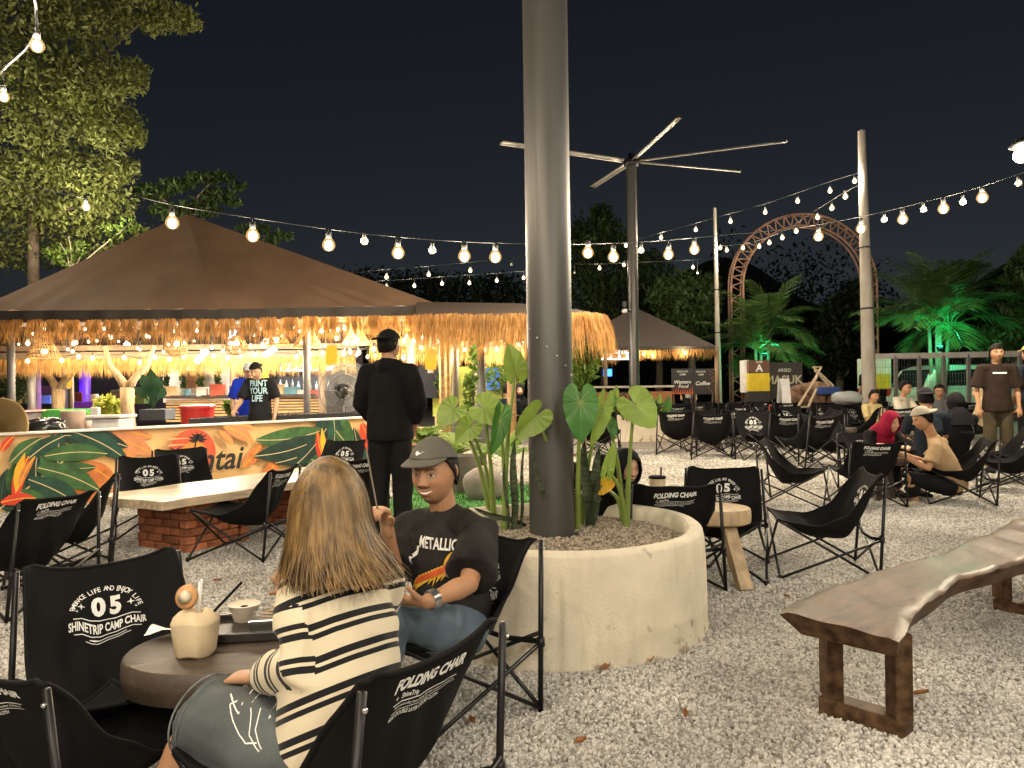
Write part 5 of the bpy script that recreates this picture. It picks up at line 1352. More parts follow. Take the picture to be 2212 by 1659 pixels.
# ---- the woman in the striped sweater
def stripe_mat():
    m = D.materials.new('striped_knit'); m.use_nodes = True; n = m.node_tree.nodes; l = m.node_tree.links; b = n['Principled BSDF']; b.inputs['Roughness'].default_value = .9
    b.inputs['Sheen Weight'].default_value = .15; b.inputs['Specular IOR Level'].default_value = .2
    a = n.new('ShaderNodeAttribute'); a.attribute_name = 'stripe'
    dv = n.new('ShaderNodeMath'); dv.operation = 'DIVIDE'; dv.inputs[1].default_value = .074; l.new(a.outputs['Fac'], dv.inputs[0])
    fr = n.new('ShaderNodeMath'); fr.operation = 'FRACT'; l.new(dv.outputs[0], fr.inputs[0])
    cr = n.new('ShaderNodeValToRGB'); cr.color_ramp.interpolation = 'CONSTANT'; e = cr.color_ramp.elements
    cream = (.66, .58, .43, 1); blk = (.012, .012, .014, 1)
    e[0].position = 0; e[0].color = blk; e[1].position = .17; e[1].color = cream
    for p, c in ((.28, blk), (.50, cream)): k = e.new(p); k.color = c
    l.new(fr.outputs[0], cr.inputs[0]); l.new(cr.outputs[0], b.inputs['Base Color'])
    tc = n.new('ShaderNodeTexCoord'); ns = n.new('ShaderNodeTexNoise'); ns.inputs['Scale'].default_value = 300; l.new(tc.outputs['Object'], ns.inputs['Vector'])
    bp = n.new('ShaderNodeBump'); bp.inputs['Strength'].default_value = .3; bp.inputs['Distance'].default_value = .004; l.new(ns.outputs['Fac'], bp.inputs['Height']); l.new(bp.outputs[0], b.inputs['Normal'])
    return m
STRIPE = stripe_mat()
wj = dict(head=at(714, 1098, 2.02), neck=at(730, 1200, 2.02), chest=at(738, 1345, 1.97), pelvis=V(-.44, 1.90, .37),
          sl=at(650, 1278, 1.92), sr=at(826, 1262, 2.12), el=at(655, 1440, 1.84), wl=at(560, 1462, 2.02),
          er=at(800, 1390, 2.30), wr=at(640, 1268, 2.36),
          hl=V(-.50, 1.84, .36), hr=V(-.40, 2.02, .36), kl=V(-.82, 2.02, .42), kr=V(-.68, 2.24, .42), al=V(-.98, 1.98, .10), ar=V(-.86, 2.26, .10),
          tl=V(-1.12, 2.02, .035), tr=V(-1.0, 2.32, .035), look=V(.12, .98, -.08))
WOM, WQ, WHL, WHM, WTOP = person('woman with long brown hair in a cream sweater with black stripes, back to us', (-.44, 1.90, 0), 150, SIT, ('striped_sweater', STRIPE), ('denim_shorts', DENIM),
    head='none', tone='tan', res=.0058, sleeve=1.93, leg_len=1.0, world_J=wj, female=True, loose=1.12, scale=.98,
    hands={'l': (V(-.9, .3, -.1), V(0, 0, -1), .4), 'r': (V(-.5, .3, .3), V(.2, .6, -.4), .8)}, fold=.012, shoes=None, flare=1.22)
# stripe coordinate: along the spine on the trunk, along the arm on the sleeves
sw_o = [c for c in WOM.children if c.name.startswith('striped')][0]
co, _f2 = WTOP; co = np.asarray(co)
def along(a, b, P):
    a, b = np.array(a), np.array(b); d = b - a; L = np.linalg.norm(d); d /= L; t = np.clip((P - a) @ d, 0, L); return np.linalg.norm(P - a - t[:, None] * d, axis=1), (P - a) @ d
sp = (WQ['neck'] - WQ['pelvis']).normalized()
fc = np.array([co[list(q)].mean(0) for q in _f2]); nq = [len(q) for q in _f2]; fi = np.repeat(np.arange(len(_f2)), nq); ci = np.concatenate([np.array(q) for q in _f2])
def coords(P): 
    out = [((P - np.array(WQ['pelvis'])) @ np.array((sp + V(-.34, .1, 0)).normalized()), along(WQ['pelvis'], WQ['neck'], P)[0] - .118)]
    ds_ = out[0][1]
    for q in 'lr':
        S_, E_, W_ = WQ['s' + q], WQ['e' + q], WQ['w' + q]; L1 = (E_ - S_).length; t0 = along(S_, E_, P)[1]
        for (a, b, o0) in ((S_, E_, 0), (E_, W_, L1)):
            dd, tt = along(a, b, P); out.append((tt + o0 + .02, np.where((t0 > .045) | (o0 > 0), dd - .02, 9)))
    return out
cls = np.argmin(np.stack([d for _, d in coords(fc)]), 0)
vals = np.stack([v for v, _ in coords(co)])
a_ = sw_o.data.attributes.new('stripe', 'FLOAT', 'CORNER'); a_.data.foreach_set('value', vals[cls[fi], ci] + 1.0)
# long straight hair
HAIRL = mat('brown_hair', (.12, .066, .022), .40, var=.5, scale=4, bump=.3, bscale=80, stretch=(9, 9, .8), spec=.5, col2=(.27, .16, .055))
def long_hair():
    rs = np.random.default_rng(4); mb = MB()
    Hd = WQ['head']
    def root(az, el): return Vector(((.086 + .008 * max(0, 1 - abs(el))) * cos(el) * sin(az), .108 * cos(el) * cos(az), .126 * sin(el)))
    # underlying mass
    def fn(u, v):
        az = radians(38 + 284 * u)         # open at the face
        if v < .45:
            el = radians(88 - 88 * v / .45); p = root(az, el) * 1.07; wv = WHL(p)
            return wv
        k = (v - .45) / .55
        p = root(az, 0) * 1.07; p.x *= 1 + .16 * k * k + .14 * k; p.y *= 1 + .22 * k * (1 if p.y < 0 else -1)
        wv = WHL(p) + V(0, 0, -.175 * k) + (WHM @ Vector((0, -.045, 0))) * k * k
        return wv + V(.045, -.0, 0) * k * k
    mb.grid(lambda u, v: fn(u, v * .9), 60, 28)
    o = mb.obj('hair', HAIRL, WOM, smooth=True, world=True); sm = o.modifiers.new('thick', 'SOLIDIFY'); sm.thickness = .012
    sb = MB()
    for i in range(3600):
        az = radians(rs.uniform(36, 324)); v0 = rs.uniform(0, .42); off = 1.075 + rs.uniform(0, .05); w = rs.uniform(.0010, .0026); L = rs.uniform(.84, 1.05); pu = rs.uniform(-.006, .034) * (1 if rs.random() < .6 else .4); dr = rs.normal() * .012; ph = rs.uniform(0, 6); am = rs.uniform(.001, .007)
        pts = []
        for j in range(9):
            v = v0 + (L - v0) * j / 8; u = (math.degrees(az) - 38) / 284 + .010 * sin(ph + 5 * v) * v + .01 * (v - .5) * rs.normal() * .3
            a2 = radians(38 + 284 * u)
            if v < .45: wv = WHL(root(a2, radians(88 - 88 * v / .45)) * off)
            else:
                k = (v - .45) / .55; p = root(a2, 0) * off; p.x *= 1 + .16 * k * k + .14 * k; p.y *= 1 + .22 * k * (1 if p.y < 0 else -1)
                wv = WHL(p) + V(0, 0, -.175 * k) + (WHM @ Vector((0, -.045, 0))) * k * k + V(.045, 0, 0) * k * k
            kk = max(0, (v - .5) / .5); rd = WHM @ Vector((sin(a2), cos(a2), 0)); pts.append(wv + Vector((am * sin(ph + 9 * v), am * cos(ph * 2 + 7 * v), 0)) * v + rd * pu * kk ** 1.6 + Vector((dr, 0, 0)) * kk * kk)
        t = (pts[-1] - pts[0]); side = t.cross(pts[4] - WQ['head']).normalized()
        vs = []
        for j, p in enumerate(pts):
            ww = w * (1 if j < 7 else .5); vs += [p - side * ww, p + side * ww]
        sb.add(vs, [(2 * j, 2 * j + 1, 2 * j + 3, 2 * j + 2) for j in range(8)])
    h = sb.obj('hair_strands', HAIRL, o, smooth=True, world=True); props(h, kind='stuff')
long_hair()
# white outline stitching on the shorts
sh_o = [c for c in WOM.children if c.name.startswith('denim')][0]
sv, sf = world_poly(sh_o)
star_l = [(-.075, .055), (-.035, .03), (-.028, .085), (-.012, .02), (.02, .0), (.045, .105), (.05, .02), (.075, .085), (.07, -.01)]
def stroke(pts, w):
    out = []
    for a, b in zip(pts, pts[1:]):
        a, b = np.array(a), np.array(b); d = (b - a) / np.linalg.norm(b - a); n = np.array([-d[1], d[0]]) * w
        out.append((np.array([a - n, b - n, b + n, a + n]), [(0, 1, 2, 3)]))
    return out
M = plane_M(at(508, 1560, 1.75), V(1, .05, 0), V(.0, .1, 1))
lines = stroke(star_l, .0014) + stroke([(-.075, .055), (-.045, .0), (-.06, -.005), (-.02, -.06), (.0, -.075), (.03, -.07)], .0014) + stroke([(-.07, .01), (-.03, -.02), (-.028, .05), (.0, -.02), (.005, -.06), (.04, -.085)], .0014) + stroke([(.02, 0), (.018, -.05), (.045, -.08)], .0014) + stroke([(.05, .02), (.045, -.03), (.07, -.01)], .0014)
project(lines, M, sv, sf, .003, .5).obj('stitched_star', PRINT, sh_o, world=True)
for q in 'lr':
    d_ = (WQ['k' + q] - WQ['h' + q]).normalized(); a_v = d_.cross(V(0, 0, 1)).normalized(); b_v = d_.cross(a_v)
    for off, rr, tk in ((-.004, .1085, .0026), (-.030, .1080, .0014)): MB().tube([WQ['k' + q] + d_ * off + a_v * rr * cos(a * pi / 16) + b_v * rr * sin(a * pi / 16) for a in range(33)], tk, 6).obj('hem', mat('pale_denim', (.13, .15, .155), .85, var=.4, scale=30), sh_o, smooth=True, world=True)
# glass in her raised hand
gp = at(622, 1222, 2.40)
g = MB().lathe([(.028, -.05), (.034, .0), (.036, .05)], 20, gp); g.f = g.f[:-1]
single(g, 'drinking_glass', glassmat('clear_glass', (.95, .97, .97), .05, .22), 'small clear glass raised in front of the woman', 'glass', gp, smooth=True)

# ---- standing man in the black hoodie
person('man in a black hoodie and dark cap standing with his back to us', (-1.0, 6.25), 78, STAND, ('hoodie', HOODIE), ('trousers', BLACKCLOTH), head='cap', tone='tan', res=.012,
       sleeve=1.95, leg_len=1.95, loose=1.2, hood=True, capmat=BLACKCLOTH, shoes=BLACKCLOTH, scale=1.0, cap_back=True, waist=.10,
       J=dict(er=(.25, .03, 1.14), wr=(.17, .14, .98), el=(-.26, .03, 1.14), wl=(-.19, .16, .98), look=(.45, 1, 0)))
# ---- girl in black headscarf behind the planter
BLACKSC = cloth('black_scarf', (.010, .010, .012), .8, .15)
person('girl in a black headscarf looking back over her chair behind the planter', (.50, 5.12), 60, SIT, ('black_top', BLACKCLOTH), ('trousers', BLACKCLOTH), head='hijab', tone='fair', res=.010,
       sleeve=1.9, leg_len=1.95, female=True, capmat=BLACKSC, headscale=.98, shoes=BLACKCLOTH,
       world_J=dict(head=at(1352, 1012, 5.02), look=V(.42, -.9, -.08), neck=at(1342, 1068, 5.06)))
# ---- couple
person('girl in a dark red headscarf leaning over a phone beside the man in tan', (4.2, 8.80), -75, SIT, ('black_blouse', BLACKCLOTH), ('trousers', BLACKCLOTH), head='hijab', tone='fair', res=.011, smile=.7, teeth=True,
       sleeve=1.95, leg_len=1.95, female=True, capmat=cloth('red_scarf', (.26, .012, .04)), shoes=BLACKCLOTH,
       J=dict(head=(0, .17, .805), neck=(0, .06, .70), chest=(0, -.06, .55), sl=(-.17, .03, .665), sr=(.17, .03, .665), el=(-.23, .17, .47), er=(.23, .17, .47), wl=(-.08, .33, .53), wr=(.08, .33, .53), look=(-.10, 1, -.10)))
TAN = cloth('tan_cloth', (.36, .25, .14), .85, .15)
jt = dict(head=at(1992, 905, 8.05), neck=at(2013, 940, 8.06), chest=at(2042, 1000, 8.06), pelvis=at(2062, 1050, 8.06),
          sl=at(2022, 968, 7.9), sr=at(2035, 958, 8.24), el=at(2006, 1012, 7.84), wl=at(1952, 985, 7.95), er=at(2000, 1000, 8.32), wr=at(1950, 980, 8.12),
          hl=at(2048, 1052, 7.96), hr=at(2048, 1045, 8.16), kl=at(1962, 1032, 7.90), kr=at(1970, 1025, 8.14), al=at(1978, 1078, 7.92), ar=at(1972, 1072, 8.14), look=V(-1, .05, -.32), tl=at(1958, 1092, 7.88), tr=at(1950, 1084, 8.1))
SAND = mat('cream_sandal', (.50, .42, .30), .7)
person('man in a tan t-shirt and backwards pale cap bending over a phone', (jt['pelvis'].x, jt['pelvis'].y, 0), 168, SIT, ('tan_tshirt', TAN), ('trousers', BLACKCLOTH), head='cap', tone='tan', res=.011, sleeve=.8, leg_len=1.86, world_J=jt,
       capmat=cloth('pale_cap', (.42, .38, .30)), cap_back=True, shoes=SAND, loose=1.1, hands={'l': (V(-1, .1, .1), V(0, .3, 1), .7), 'r': (V(-1, -.1, .1), V(0, -.3, 1), .7)})
p = at(1940, 975, 8.02)
single(MB().box(p, (.15, .08, .012), Matrix.Rotation(.5, 3, 'Y')), 'phone', mat('pale_phone', (.5, .48, .45), .3), 'pale phone held between the couple', 'phone', p, bevel=.003)
# pair behind the couple
NAVY = cloth('navy_cloth', (.016, .022, .032))
person('person in a dark navy shirt and cap seated with back to us', (5.2, 9.75), 80, SIT, ('navy_shirt', NAVY), ('trousers', BLACKCLOTH), head='cap', tone='tan', res=.014, sleeve=.8, leg_len=1.9, capmat=cloth('black_cap', (.02, .02, .022)), cap_back=True, shoes=BLACKCLOTH, scale=1.06)
_jp, JQ, _, _, JT = person('person in a black headscarf with a white-piped jacket seated with back to us', (5.7, 10.0), 95, SIT, ('black_jacket', BLACKCLOTH), ('trousers', BLACKCLOTH), head='hijab', tone='fair', res=.014, sleeve=1.9, leg_len=1.9, capmat=BLACKSC, shoes=BLACKCLOTH, female=True)
M = plane_M(JQ['chest'] + V(0, -.4, 0), V(1, 0, 0), V(0, 0, 1))
project(stroke([(.03, .15), (.10, .11), (.135, .03), (.14, -.06), (.11, -.16)], .010), M, *JT, .006, .7).obj('white_piping', PRINT, _jp, world=True)
# far seated row
GREY = cloth('grey_cloth', (.10, .10, .11))
WSH = cloth('white_shirt_cloth', (.55, .50, .42))
def seat_at(px, py_head, d, **k):
    p = at(px, py_head, d); return (p.x, p.y)
def far_sit(label, px, py, d, heading, top, head, cap, **k):
    p = at(px, py, d); sc = p.z / .985
    return person(label, (p.x - .1 * cos(radians(heading)) * -1, p.y), heading, SIT, top, ('trousers', BLACKCLOTH), head=head, capmat=cap, res=.016, leg_len=1.9, shoes=BLACKCLOTH, scale=max(.8, min(1.2, sc)), **k)
far_sit('man in a white shirt resting chin on hand in the far row', 1963, 838, 15.0, -60, ('white_shirt', WSH), 'hair', None, tone='tan', sleeve=.9, glasses=True)
far_sit('child with black hair and a yellow top left of the white-shirted man', 1893, 856, 15.0, -70, ('yellow_shirt', cloth('pale_yellow_cloth', (.50, .40, .20))), 'hair', None, tone='tan', sleeve=.9)
far_sit('boy with glasses and a dark top right of the white-shirted man', 2035, 845, 15.4, -110, ('dark_top', GREY), 'hair', None, tone='tan', sleeve=.9, glasses=True)
far_sit('woman in a beige headscarf seated by the standing man', 2110, 848, 14.6, 150, ('beige_blouse', cloth('beige_cloth', (.42, .33, .20))), 'hijab', cloth('beige_scarf', (.50, .40, .24)), tone='fair', sleeve=1.9, female=True)
# standing on the right
BRT = cloth('brown_tee', (.026, .017, .014), .9)
bm_, BQ, _, _, BTOP = person('man in a dark brown t-shirt and khaki trousers standing at the fence', (6.62, 10.5), -105, STAND, ('brown_tshirt', BRT), ('khaki_trousers', cloth('khaki_cloth', (.060, .048, .030))), head='hair', tone='tan', res=.013, sleeve=.9, leg_len=1.9, loose=1.15, shoes=BLACKCLOTH, scale=1.01)
M = plane_M(BQ['chest'] + V(-.02, -.3, .10), V(1, -.05, 0), V(0, 0, 1))
project([rect(0, 0, .17, .022)], M, *BTOP, .004, .6).obj('chest_print', PRINT, bm_, world=True)
person('person in a dark striped shirt cut off by the right edge', (7.15, 10.6), 100, STAND, ('dark_shirt', NAVY), ('trousers', BLACKCLOTH), head='cap', tone='tan', res=.015, sleeve=.9, leg_len=1.9, capmat=cloth('yellow_cap', (.4, .32, .1)), shoes=BLACKCLOTH)
# the two cooks at the grill
CKT = cloth('black_cook_tee', (.016, .017, .02))
ck, CQ, _, _, CTOP = person('cook in a black PRINT YOUR LIFE t-shirt and backwards cap bending over the grill', (-3.72, 11.35), -97, STAND, ('black_tshirt', CKT), ('trousers', BLACKCLOTH), head='cap', tone='fair', res=.012, sleeve=.85, leg_len=1.9, loose=1.12, capmat=BLACKCLOTH, cap_back=True, shoes=BLACKCLOTH, scale=.985,
       J=dict(head=(0, .13, 1.57), neck=(0, .05, 1.45), look=(-.05, 1, -.42), er=(.27, .08, 1.12), wr=(.22, .36, 1.00), el=(-.26, .0, 1.12), wl=(-.26, .10, .86)))
M = plane_M(CQ['chest'] + V(-.02, -.35, .02), V(1, -.08, 0), V(0, 0, 1))
project([T('PRINT', 0, .075, .130, .02, 0, .74), T('YOUR', 0, -.035, .130, .02, 0, .74), T('LIFE', -.01, -.145, .130, .02, 0, .74)], M, *CTOP, .005, .6).obj('shirt_lettering', mat('ice_blue_print', (.45, .68, .75), .8), ck, world=True)
person('cook in a blue t-shirt and white cap behind the man in black', (-4.12, 12.05), -70, STAND, ('blue_tshirt', cloth('royal_blue_cloth', (.012, .035, .42))), ('trousers', BLACKCLOTH), head='cap', tone='fair', res=.014, sleeve=.9, leg_len=1.9, loose=1.15, capmat=cloth('white_cap', (.6, .62, .66)), shoes=BLACKCLOTH, scale=.99,
       J=dict(look=(-.1, 1, -.3), head=(0, .08, 1.59)))
# waiter and staff at the far tent
person('waiter in black standing at the far wooden counter', (gnd(1405, 872).x, 20.0), 120, STAND, ('black_shirt', BLACKCLOTH), ('trousers', BLACKCLOTH), head='hair', tone='tan', res=.018, sleeve=.9, leg_len=1.9, shoes=BLACKCLOTH)
person('staff member in grey behind the food signs', (at(1486, 800, 24.5).x, 24.5), -90, STAND, ('grey_shirt', cloth('light_grey_cloth', (.30, .31, .32))), ('trousers', BLACKCLOTH), head='cap', tone='fair', res=.02, sleeve=.9, leg_len=1.9, capmat=BLACKCLOTH, shoes=BLACKCLOTH)
far_sit('diner with dark hair under the thatch left of the steel pole', 1096, 832, 17.0, 100, ('dark_shirt', NAVY), 'hair', None, tone='tan', sleeve=.9)
far_sit('diner in black beside the dark-haired one under the thatch', 1122, 834, 17.4, -80, ('black_shirt', BLACKCLOTH), 'hijab', BLACKSC, tone='fair', sleeve=1.9, female=True)
# ------------------------------------------------------------------ far planter, fan pole, concrete poles, arch
P2 = gnd(1378, 952); P2.y += .9; P2.x = at(1372, 930, P2.y).x
planter('round_planter', P2, 1.28, .60, 'second round cream planter in front of the far counter', seed=2)
FP = steel_pole('fan_pole', P2, .122, 6.05, 'tall grey pole carrying a five-blade ceiling fan', .50, cat='fan', base=.2)
hz = 6.30 + .25
HUBM = mat('fan_hub', (.03, .03, .032), .4, metal=.6)
MB().lathe([(.10, 5.98), (.17, 6.0), (.19, 6.12), (.10, 6.18), (.06, 6.3)], 20).obj('motor', HUBM, FP, smooth=True)
BLADE = mat('fan_alu', (.42, .40, .36), .35, metal=.6, var=.1)
for k, (ang, L) in enumerate(((-79.5, 2.85), (-20, 3.5), (22, 3.15), (105, 2.6), (204.5, 3.4))):
    a = radians(ang); d = Vector((cos(a), sin(a), 0)); s = Vector((-d.y, d.x, 0))
    def bl(u, v, d=d, s=s, L=L): c = (v - .5) * .15; return d * (.22 + (L - .22) * u) + s * c + Vector((0, 0, 6.14 + .045 * (v - .5) - .03 * (2 * v - 1) ** 2 + .05 * u))
    o = MB().grid(bl, 10, 7).obj('blade', BLADE, FP, smooth=True); m_ = o.modifiers.new('t', 'SOLIDIFY'); m_.thickness = .025
    MB().beam(d * .1 + V(0, 0, 6.12), d * .42 + V(0, 0, 6.14), .06, .03).obj('blade_arm', HUBM, FP)
    MB().beam(d * L + V(0, 0, 6.19) - s * .075, d * L + V(0, 0, 6.19) + s * .075, .03, .05).obj('blade_tip', HUBM, FP)
b_ = at(1349, 672, P2.y - .2); t = thing('security_camera', 'white security camera clamped to the fan pole', 'camera', b_)
MB().box(b_, (.10, .20, .09)).obj('body', mat('white_box', (.72, .72, .72), .4), t, world=True, bevel=.01); MB().beam(b_ + V(.04, .05, 0), b_ + V(.16, .12, 0), .04, .04).obj('bracket', HUBM, t, world=True)
MB().box(b_ + V(.0, .02, .16), (.08, .12, .14)).obj('junction_box', HUBM, t, world=True)
CONC = mat('concrete_pole', (.36, .33, .29), .9, var=.22, scale=4, bump=.3, bscale=40, stretch=(1, 1, .4))
def cpole(px_t, py_t, px_b, d, r, label):
    tp = at(px_t, py_t, d); bt = at(px_b, 850, d); t = thing('concrete_pole', label, 'pole', (bt.x, d, 0)); v = (tp - bt); k = -bt.z / v.z; foot = bt + v * k
    MB().tube([lerp(foot, tp, q / 6) for q in range(7)], [r * (1.10 - .095 * q) for q in range(7)], 24).obj('shaft', CONC, t, smooth=True, world=True, auto=50)
    MB().ball(tp, (r * .53, r * .53, r * .3), 16, 8).obj('cap', CONC, t, smooth=True, world=True)
    for z in (.42, .62):
        q = lerp(foot, tp, z); MB().tube([q - V(0, 0, .02), q + V(0, 0, .02)], r * (1.10 - .57 * z) * 1.04, 20).obj('band', HUBM, t, world=True, smooth=True)
    return t
cpole(1861, 284, 1878, 17.6, .155, 'nearer pale concrete pole right of the metal arch')
cpole(1544, 450, 1553, 25.0, .095, 'slimmer concrete pole left of the metal arch')
# rust-red truss arch
AR = thing('truss_arch', 'rust-red steel truss arch over the gate', 'arch', at(1730, 850, 27)); RUST = mat('rust_paint', (.26, .15, .105), .6, var=.35, scale=3)
sp_ = at(1577, 622, 27); sq = at(1890, 612, 27); mid = (sp_ + sq) / 2; Ro = (sq.x - sp_.x) / 2; Ri = Ro - .42; zs = mid.z
def apt(a, R): return Vector((mid.x + R * cos(a), 27, zs + R * .98 * sin(a) * (1 if sin(a) > 0 else 1)))
NA = 24
for yy in (-.16, .16):
    for R in (Ro, Ri):
        pts = [Vector((mid.x + R, 27 + yy, 0))] + [apt(pi * k / NA, R) + V(0, yy, 0) for k in range(NA + 1)] + [Vector((mid.x - R, 27 + yy, 0))]
        MB().tube(pts, .04, 8).obj('chord', RUST, AR, smooth=True, world=True)
for k in range(NA):
    a0, a1 = pi * k / NA, pi * (k + 1) / NA
    MB().tube([apt(a0, Ro) - V(0, .16, 0), apt((a0 + a1) / 2, Ri) - V(0, .16, 0)], .024, 6).obj('brace', RUST, AR, world=True); MB().tube([apt((a0 + a1) / 2, Ri) - V(0, .16, 0), apt(a1, Ro) - V(0, .16, 0)], .024, 6).obj('brace', RUST, AR, world=True)
    MB().tube([apt(a0, Ro) - V(0, .16, 0), apt(a0, Ro) + V(0, .16, 0)], .02, 6).obj('tie', RUST, AR, world=True)
for s in (-1, 1):
    for k in range(10):
        z0, z1 = zs * k / 10, zs * (k + 1) / 10; MB().tube([V(mid.x + s * Ro, 26.84, z0), V(mid.x + s * Ri, 26.84, (z0 + z1) / 2), V(mid.x + s * Ro, 26.84, z1)], .024, 6).obj('brace', RUST, AR, world=True)

# ------------------------------------------------------------------ WEST counter and signs
WST = thing('wooden_counter', 'orange wooden counter with black WEST lettering under the far tent', 'counter', (at(1350, 850, 20.2).x, 20.2, 0)); OW = mat('orange_wood', (.33, .13, .045), .6, var=.2, scale=4, stretch=(1, 1, 6))
a, b = at(1245, 850, 20.2), at(1452, 850, 20.2)
for k in range(5): MB().box(((a.x + b.x) / 2, 20.5, .12 + .215 * k), (b.x - a.x, .6, .21)).obj('board', OW, WST, world=True)
MB().box(((a.x + b.x) / 2, 20.5, 1.22), (b.x - a.x + .1, .7, .05)).obj('countertop', mat('pale_counter', (.5, .45, .38), .5), WST, world=True)
v, f = text2d('WEST', 1, .03); k = (at(1352, 850, 20.1).x - at(1297, 850, 20.1).x) / (v[:, 0].max() - v[:, 0].min()); c = at(1325, 862, 20.18)
letter_obj('counter_lettering', [('WESTERN', c.x - at(1325, 850, 20.18).x + .42, 0, k, .03, 0)], plane_M((c.x, 20.19, c.z), V(1, 0, 0), V(0, 0, 1)), BLK, WST)
def signboard(name, label, px0, py0, px1, py1, d, m, items=(), legs=True, lm=None, th=.05):
    a, b = at(px0, py1, d), at(px1, py0, d); t = thing(name, label, 'sign', ((a.x + b.x) / 2, d, 0)); W = b.x - a.x; H = b.z - a.z
    MB().box(((a.x + b.x) / 2, d + th / 2, (a.z + b.z) / 2), (W, th, H)).obj('panel', m, t, world=True)
    if legs and a.z > .05:
        for x in (a.x + .05, b.x - .05): MB().beam((x, d + th / 2, 0), (x, d + th / 2, a.z), .04, .04).obj('leg', TIMB, t, world=True)
    for (s, u, v_, sz, b_, sh, mm) in items:
        letter_obj('lettering', [(s, 0, 0, sz * H, b_, sh)], plane_M((a.x + W * u, d - .004, a.z + H * v_), V(1, 0, 0), V(0, 0, 1)), mm, t)
    return t, a, b
CHARC = mat('charcoal_board', (.022, .022, .024), .6, var=.2, scale=5); WPR = mat('white_lettering', (.75, .74, .70), .6)
t, a, b = signboard('food_sign', 'dark Western Food sign with flames along its foot', 1452, 796, 1497, 852, 20.8, CHARC, [('SPECIALTIES', .5, .86, .08, .01, 0, WPR), ('CAFE', .5, .74, .10, .02, 0, WPR), ('Western', .48, .42, .185, .02, .25, WPR), ('Food', .52, .25, .185, .02, .25, WPR)])
for k in range(9):
    x = lerp(a.x, b.x, (k + .5) / 9); MB().prism([(x - .035, 0), (x + .035, 0), (x + .012, .08), (x + .02, .14 + .05 * (k % 3)), (x - .015, .07)], .006, plane_M((0, 20.793, a.z + .01), V(1, 0, 0), V(0, 0, 1))).obj('flame_print', mat('flame_orange', (.55, .12, .02), .6), t, world=True)
t, a, b = signboard('coffee_sign', 'dark Coffee sign printed with brown beans', 1498.5, 796, 1543, 852, 20.8, CHARC, [('SPECIALTIES', .35, .86, .07, .01, 0, WPR), ('CAFE', .35, .74, .09, .02, 0, WPR), ('Coffee', .42, .36, .21, .02, .25, WPR)])
for k in range(14):
    x = lerp(a.x, b.x, random.uniform(.68, .97)); z = lerp(a.z, b.z, (k + .5) / 14); MB().ball((x, 20.795, z), (.03, .012, .022), 10, 6).obj('bean_print', mat('bean', (.16, .05, .025), .4), t, world=True, smooth=True)
# gate sign, masuk board, a-frames, cone, easel
t, a, b = signboard('gate_sign', 'brown and yellow GATE A sign pillar', 1618, 778, 1662, 805, 21.5, mat('gate_brown', (.12, .055, .035), .6), [('GATE', .5, .78, .22, .02, 0, WPR), ('A', .5, .1, .80, .03, 0, WPR)], False, th=.4)
c0 = at(1640, 850, 21.5); W = b.x - a.x; zz = at(1640, 806, 21.5).z; z2 = at(1640, 845, 21.5).z
MB().box(((a.x + b.x) / 2, 21.7, (zz + z2) / 2), (W, .4, zz - z2 - .004)).obj('yellow_panel', mat('gate_yellow', (.62, .46, .02), .6), t, world=True); MB().box(((a.x + b.x) / 2, 21.7, z2 / 2 - .002), (W, .4, z2)).obj('base', CHARC, t, world=True)
boxthing('ticket_kiosk', 'white and yellow kiosk beside the GATE A pillar', 'kiosk', 1608, 778, 1617, 848, 21.7, .4, mat('white_box', (.72, .72, .72), .4))
signboard('entrance_board', 'large dark board reading MASUK right of the gate pillar', 1664, 782, 1733, 862, 22.2, mat('dark_olive_board', (.028, .026, .022), .6), [('ARISO', .45, .74, .13, .0, 0, WPR), ('MASUK', .42, .42, .31, .03, 0, mat('cream_lettering', (.40, .36, .27), .7))])
p = gnd(1664, 866); p.y = 19.5; p.x = at(1664, 866, 19.5).x; t = thing('traffic_cone', 'orange traffic cone before the entrance board', 'cone', (p.x, p.y, 0)); CO = mat('cone_orange', (.62, .09, .02), .5)
MB().lathe([(.16, .03), (.14, .06), (.03, .72), (.0001, .72)], 20).obj('cone', CO, t, smooth=True, auto=40); MB().box((0, 0, .015), (.36, .36, .03)).obj('base', CO, t)
def aframe(px0, px1, py0, py1, d, m, label, words=(), wm=None):
    a, b = at(px0, py1, d), at(px1, py0, d); W = b.x - a.x; H = b.z; t = thing('sandwich_board', label, 'sign', ((a.x + b.x) / 2, d, 0))
    for s in (-1, 1): MB().box((0, s * .22, H / 2), (W, .03, H * 1.02), Matrix.Rotation(radians(s * 12), 3, 'X')).obj('panel', m, t)
    for k, w_ in enumerate(words):
        M = Matrix.Translation(((a.x + b.x) / 2, d, 0)) @ Matrix.Translation((0, -.30, H * (.78 - .22 * k))) @ Matrix.Rotation(radians(90 - 12), 4, 'X')
        letter_obj('lettering', [(w_, 0, 0, .2, .03, 0)], M, wm, t, .0)
aframe(1684, 1702, 818, 866, 19.0, mat('white_box', (.72, .72, .72), .4), 'white sandwich board leaning beside the orange cone')
aframe(1704, 1733, 830, 866, 19.6, CHARC, 'black sandwich board reading HALAL right of the white one', ('HALAL', 'MENU'), WPR)
t = thing('easel', 'pale wooden easel frame standing in front of the rocks', 'easel', at(1750, 880, 17.5)); PW = mat('pale_frame', (.52, .42, .30), .7)
E = lambda x, y, dd=17.5: at(x, y, dd)
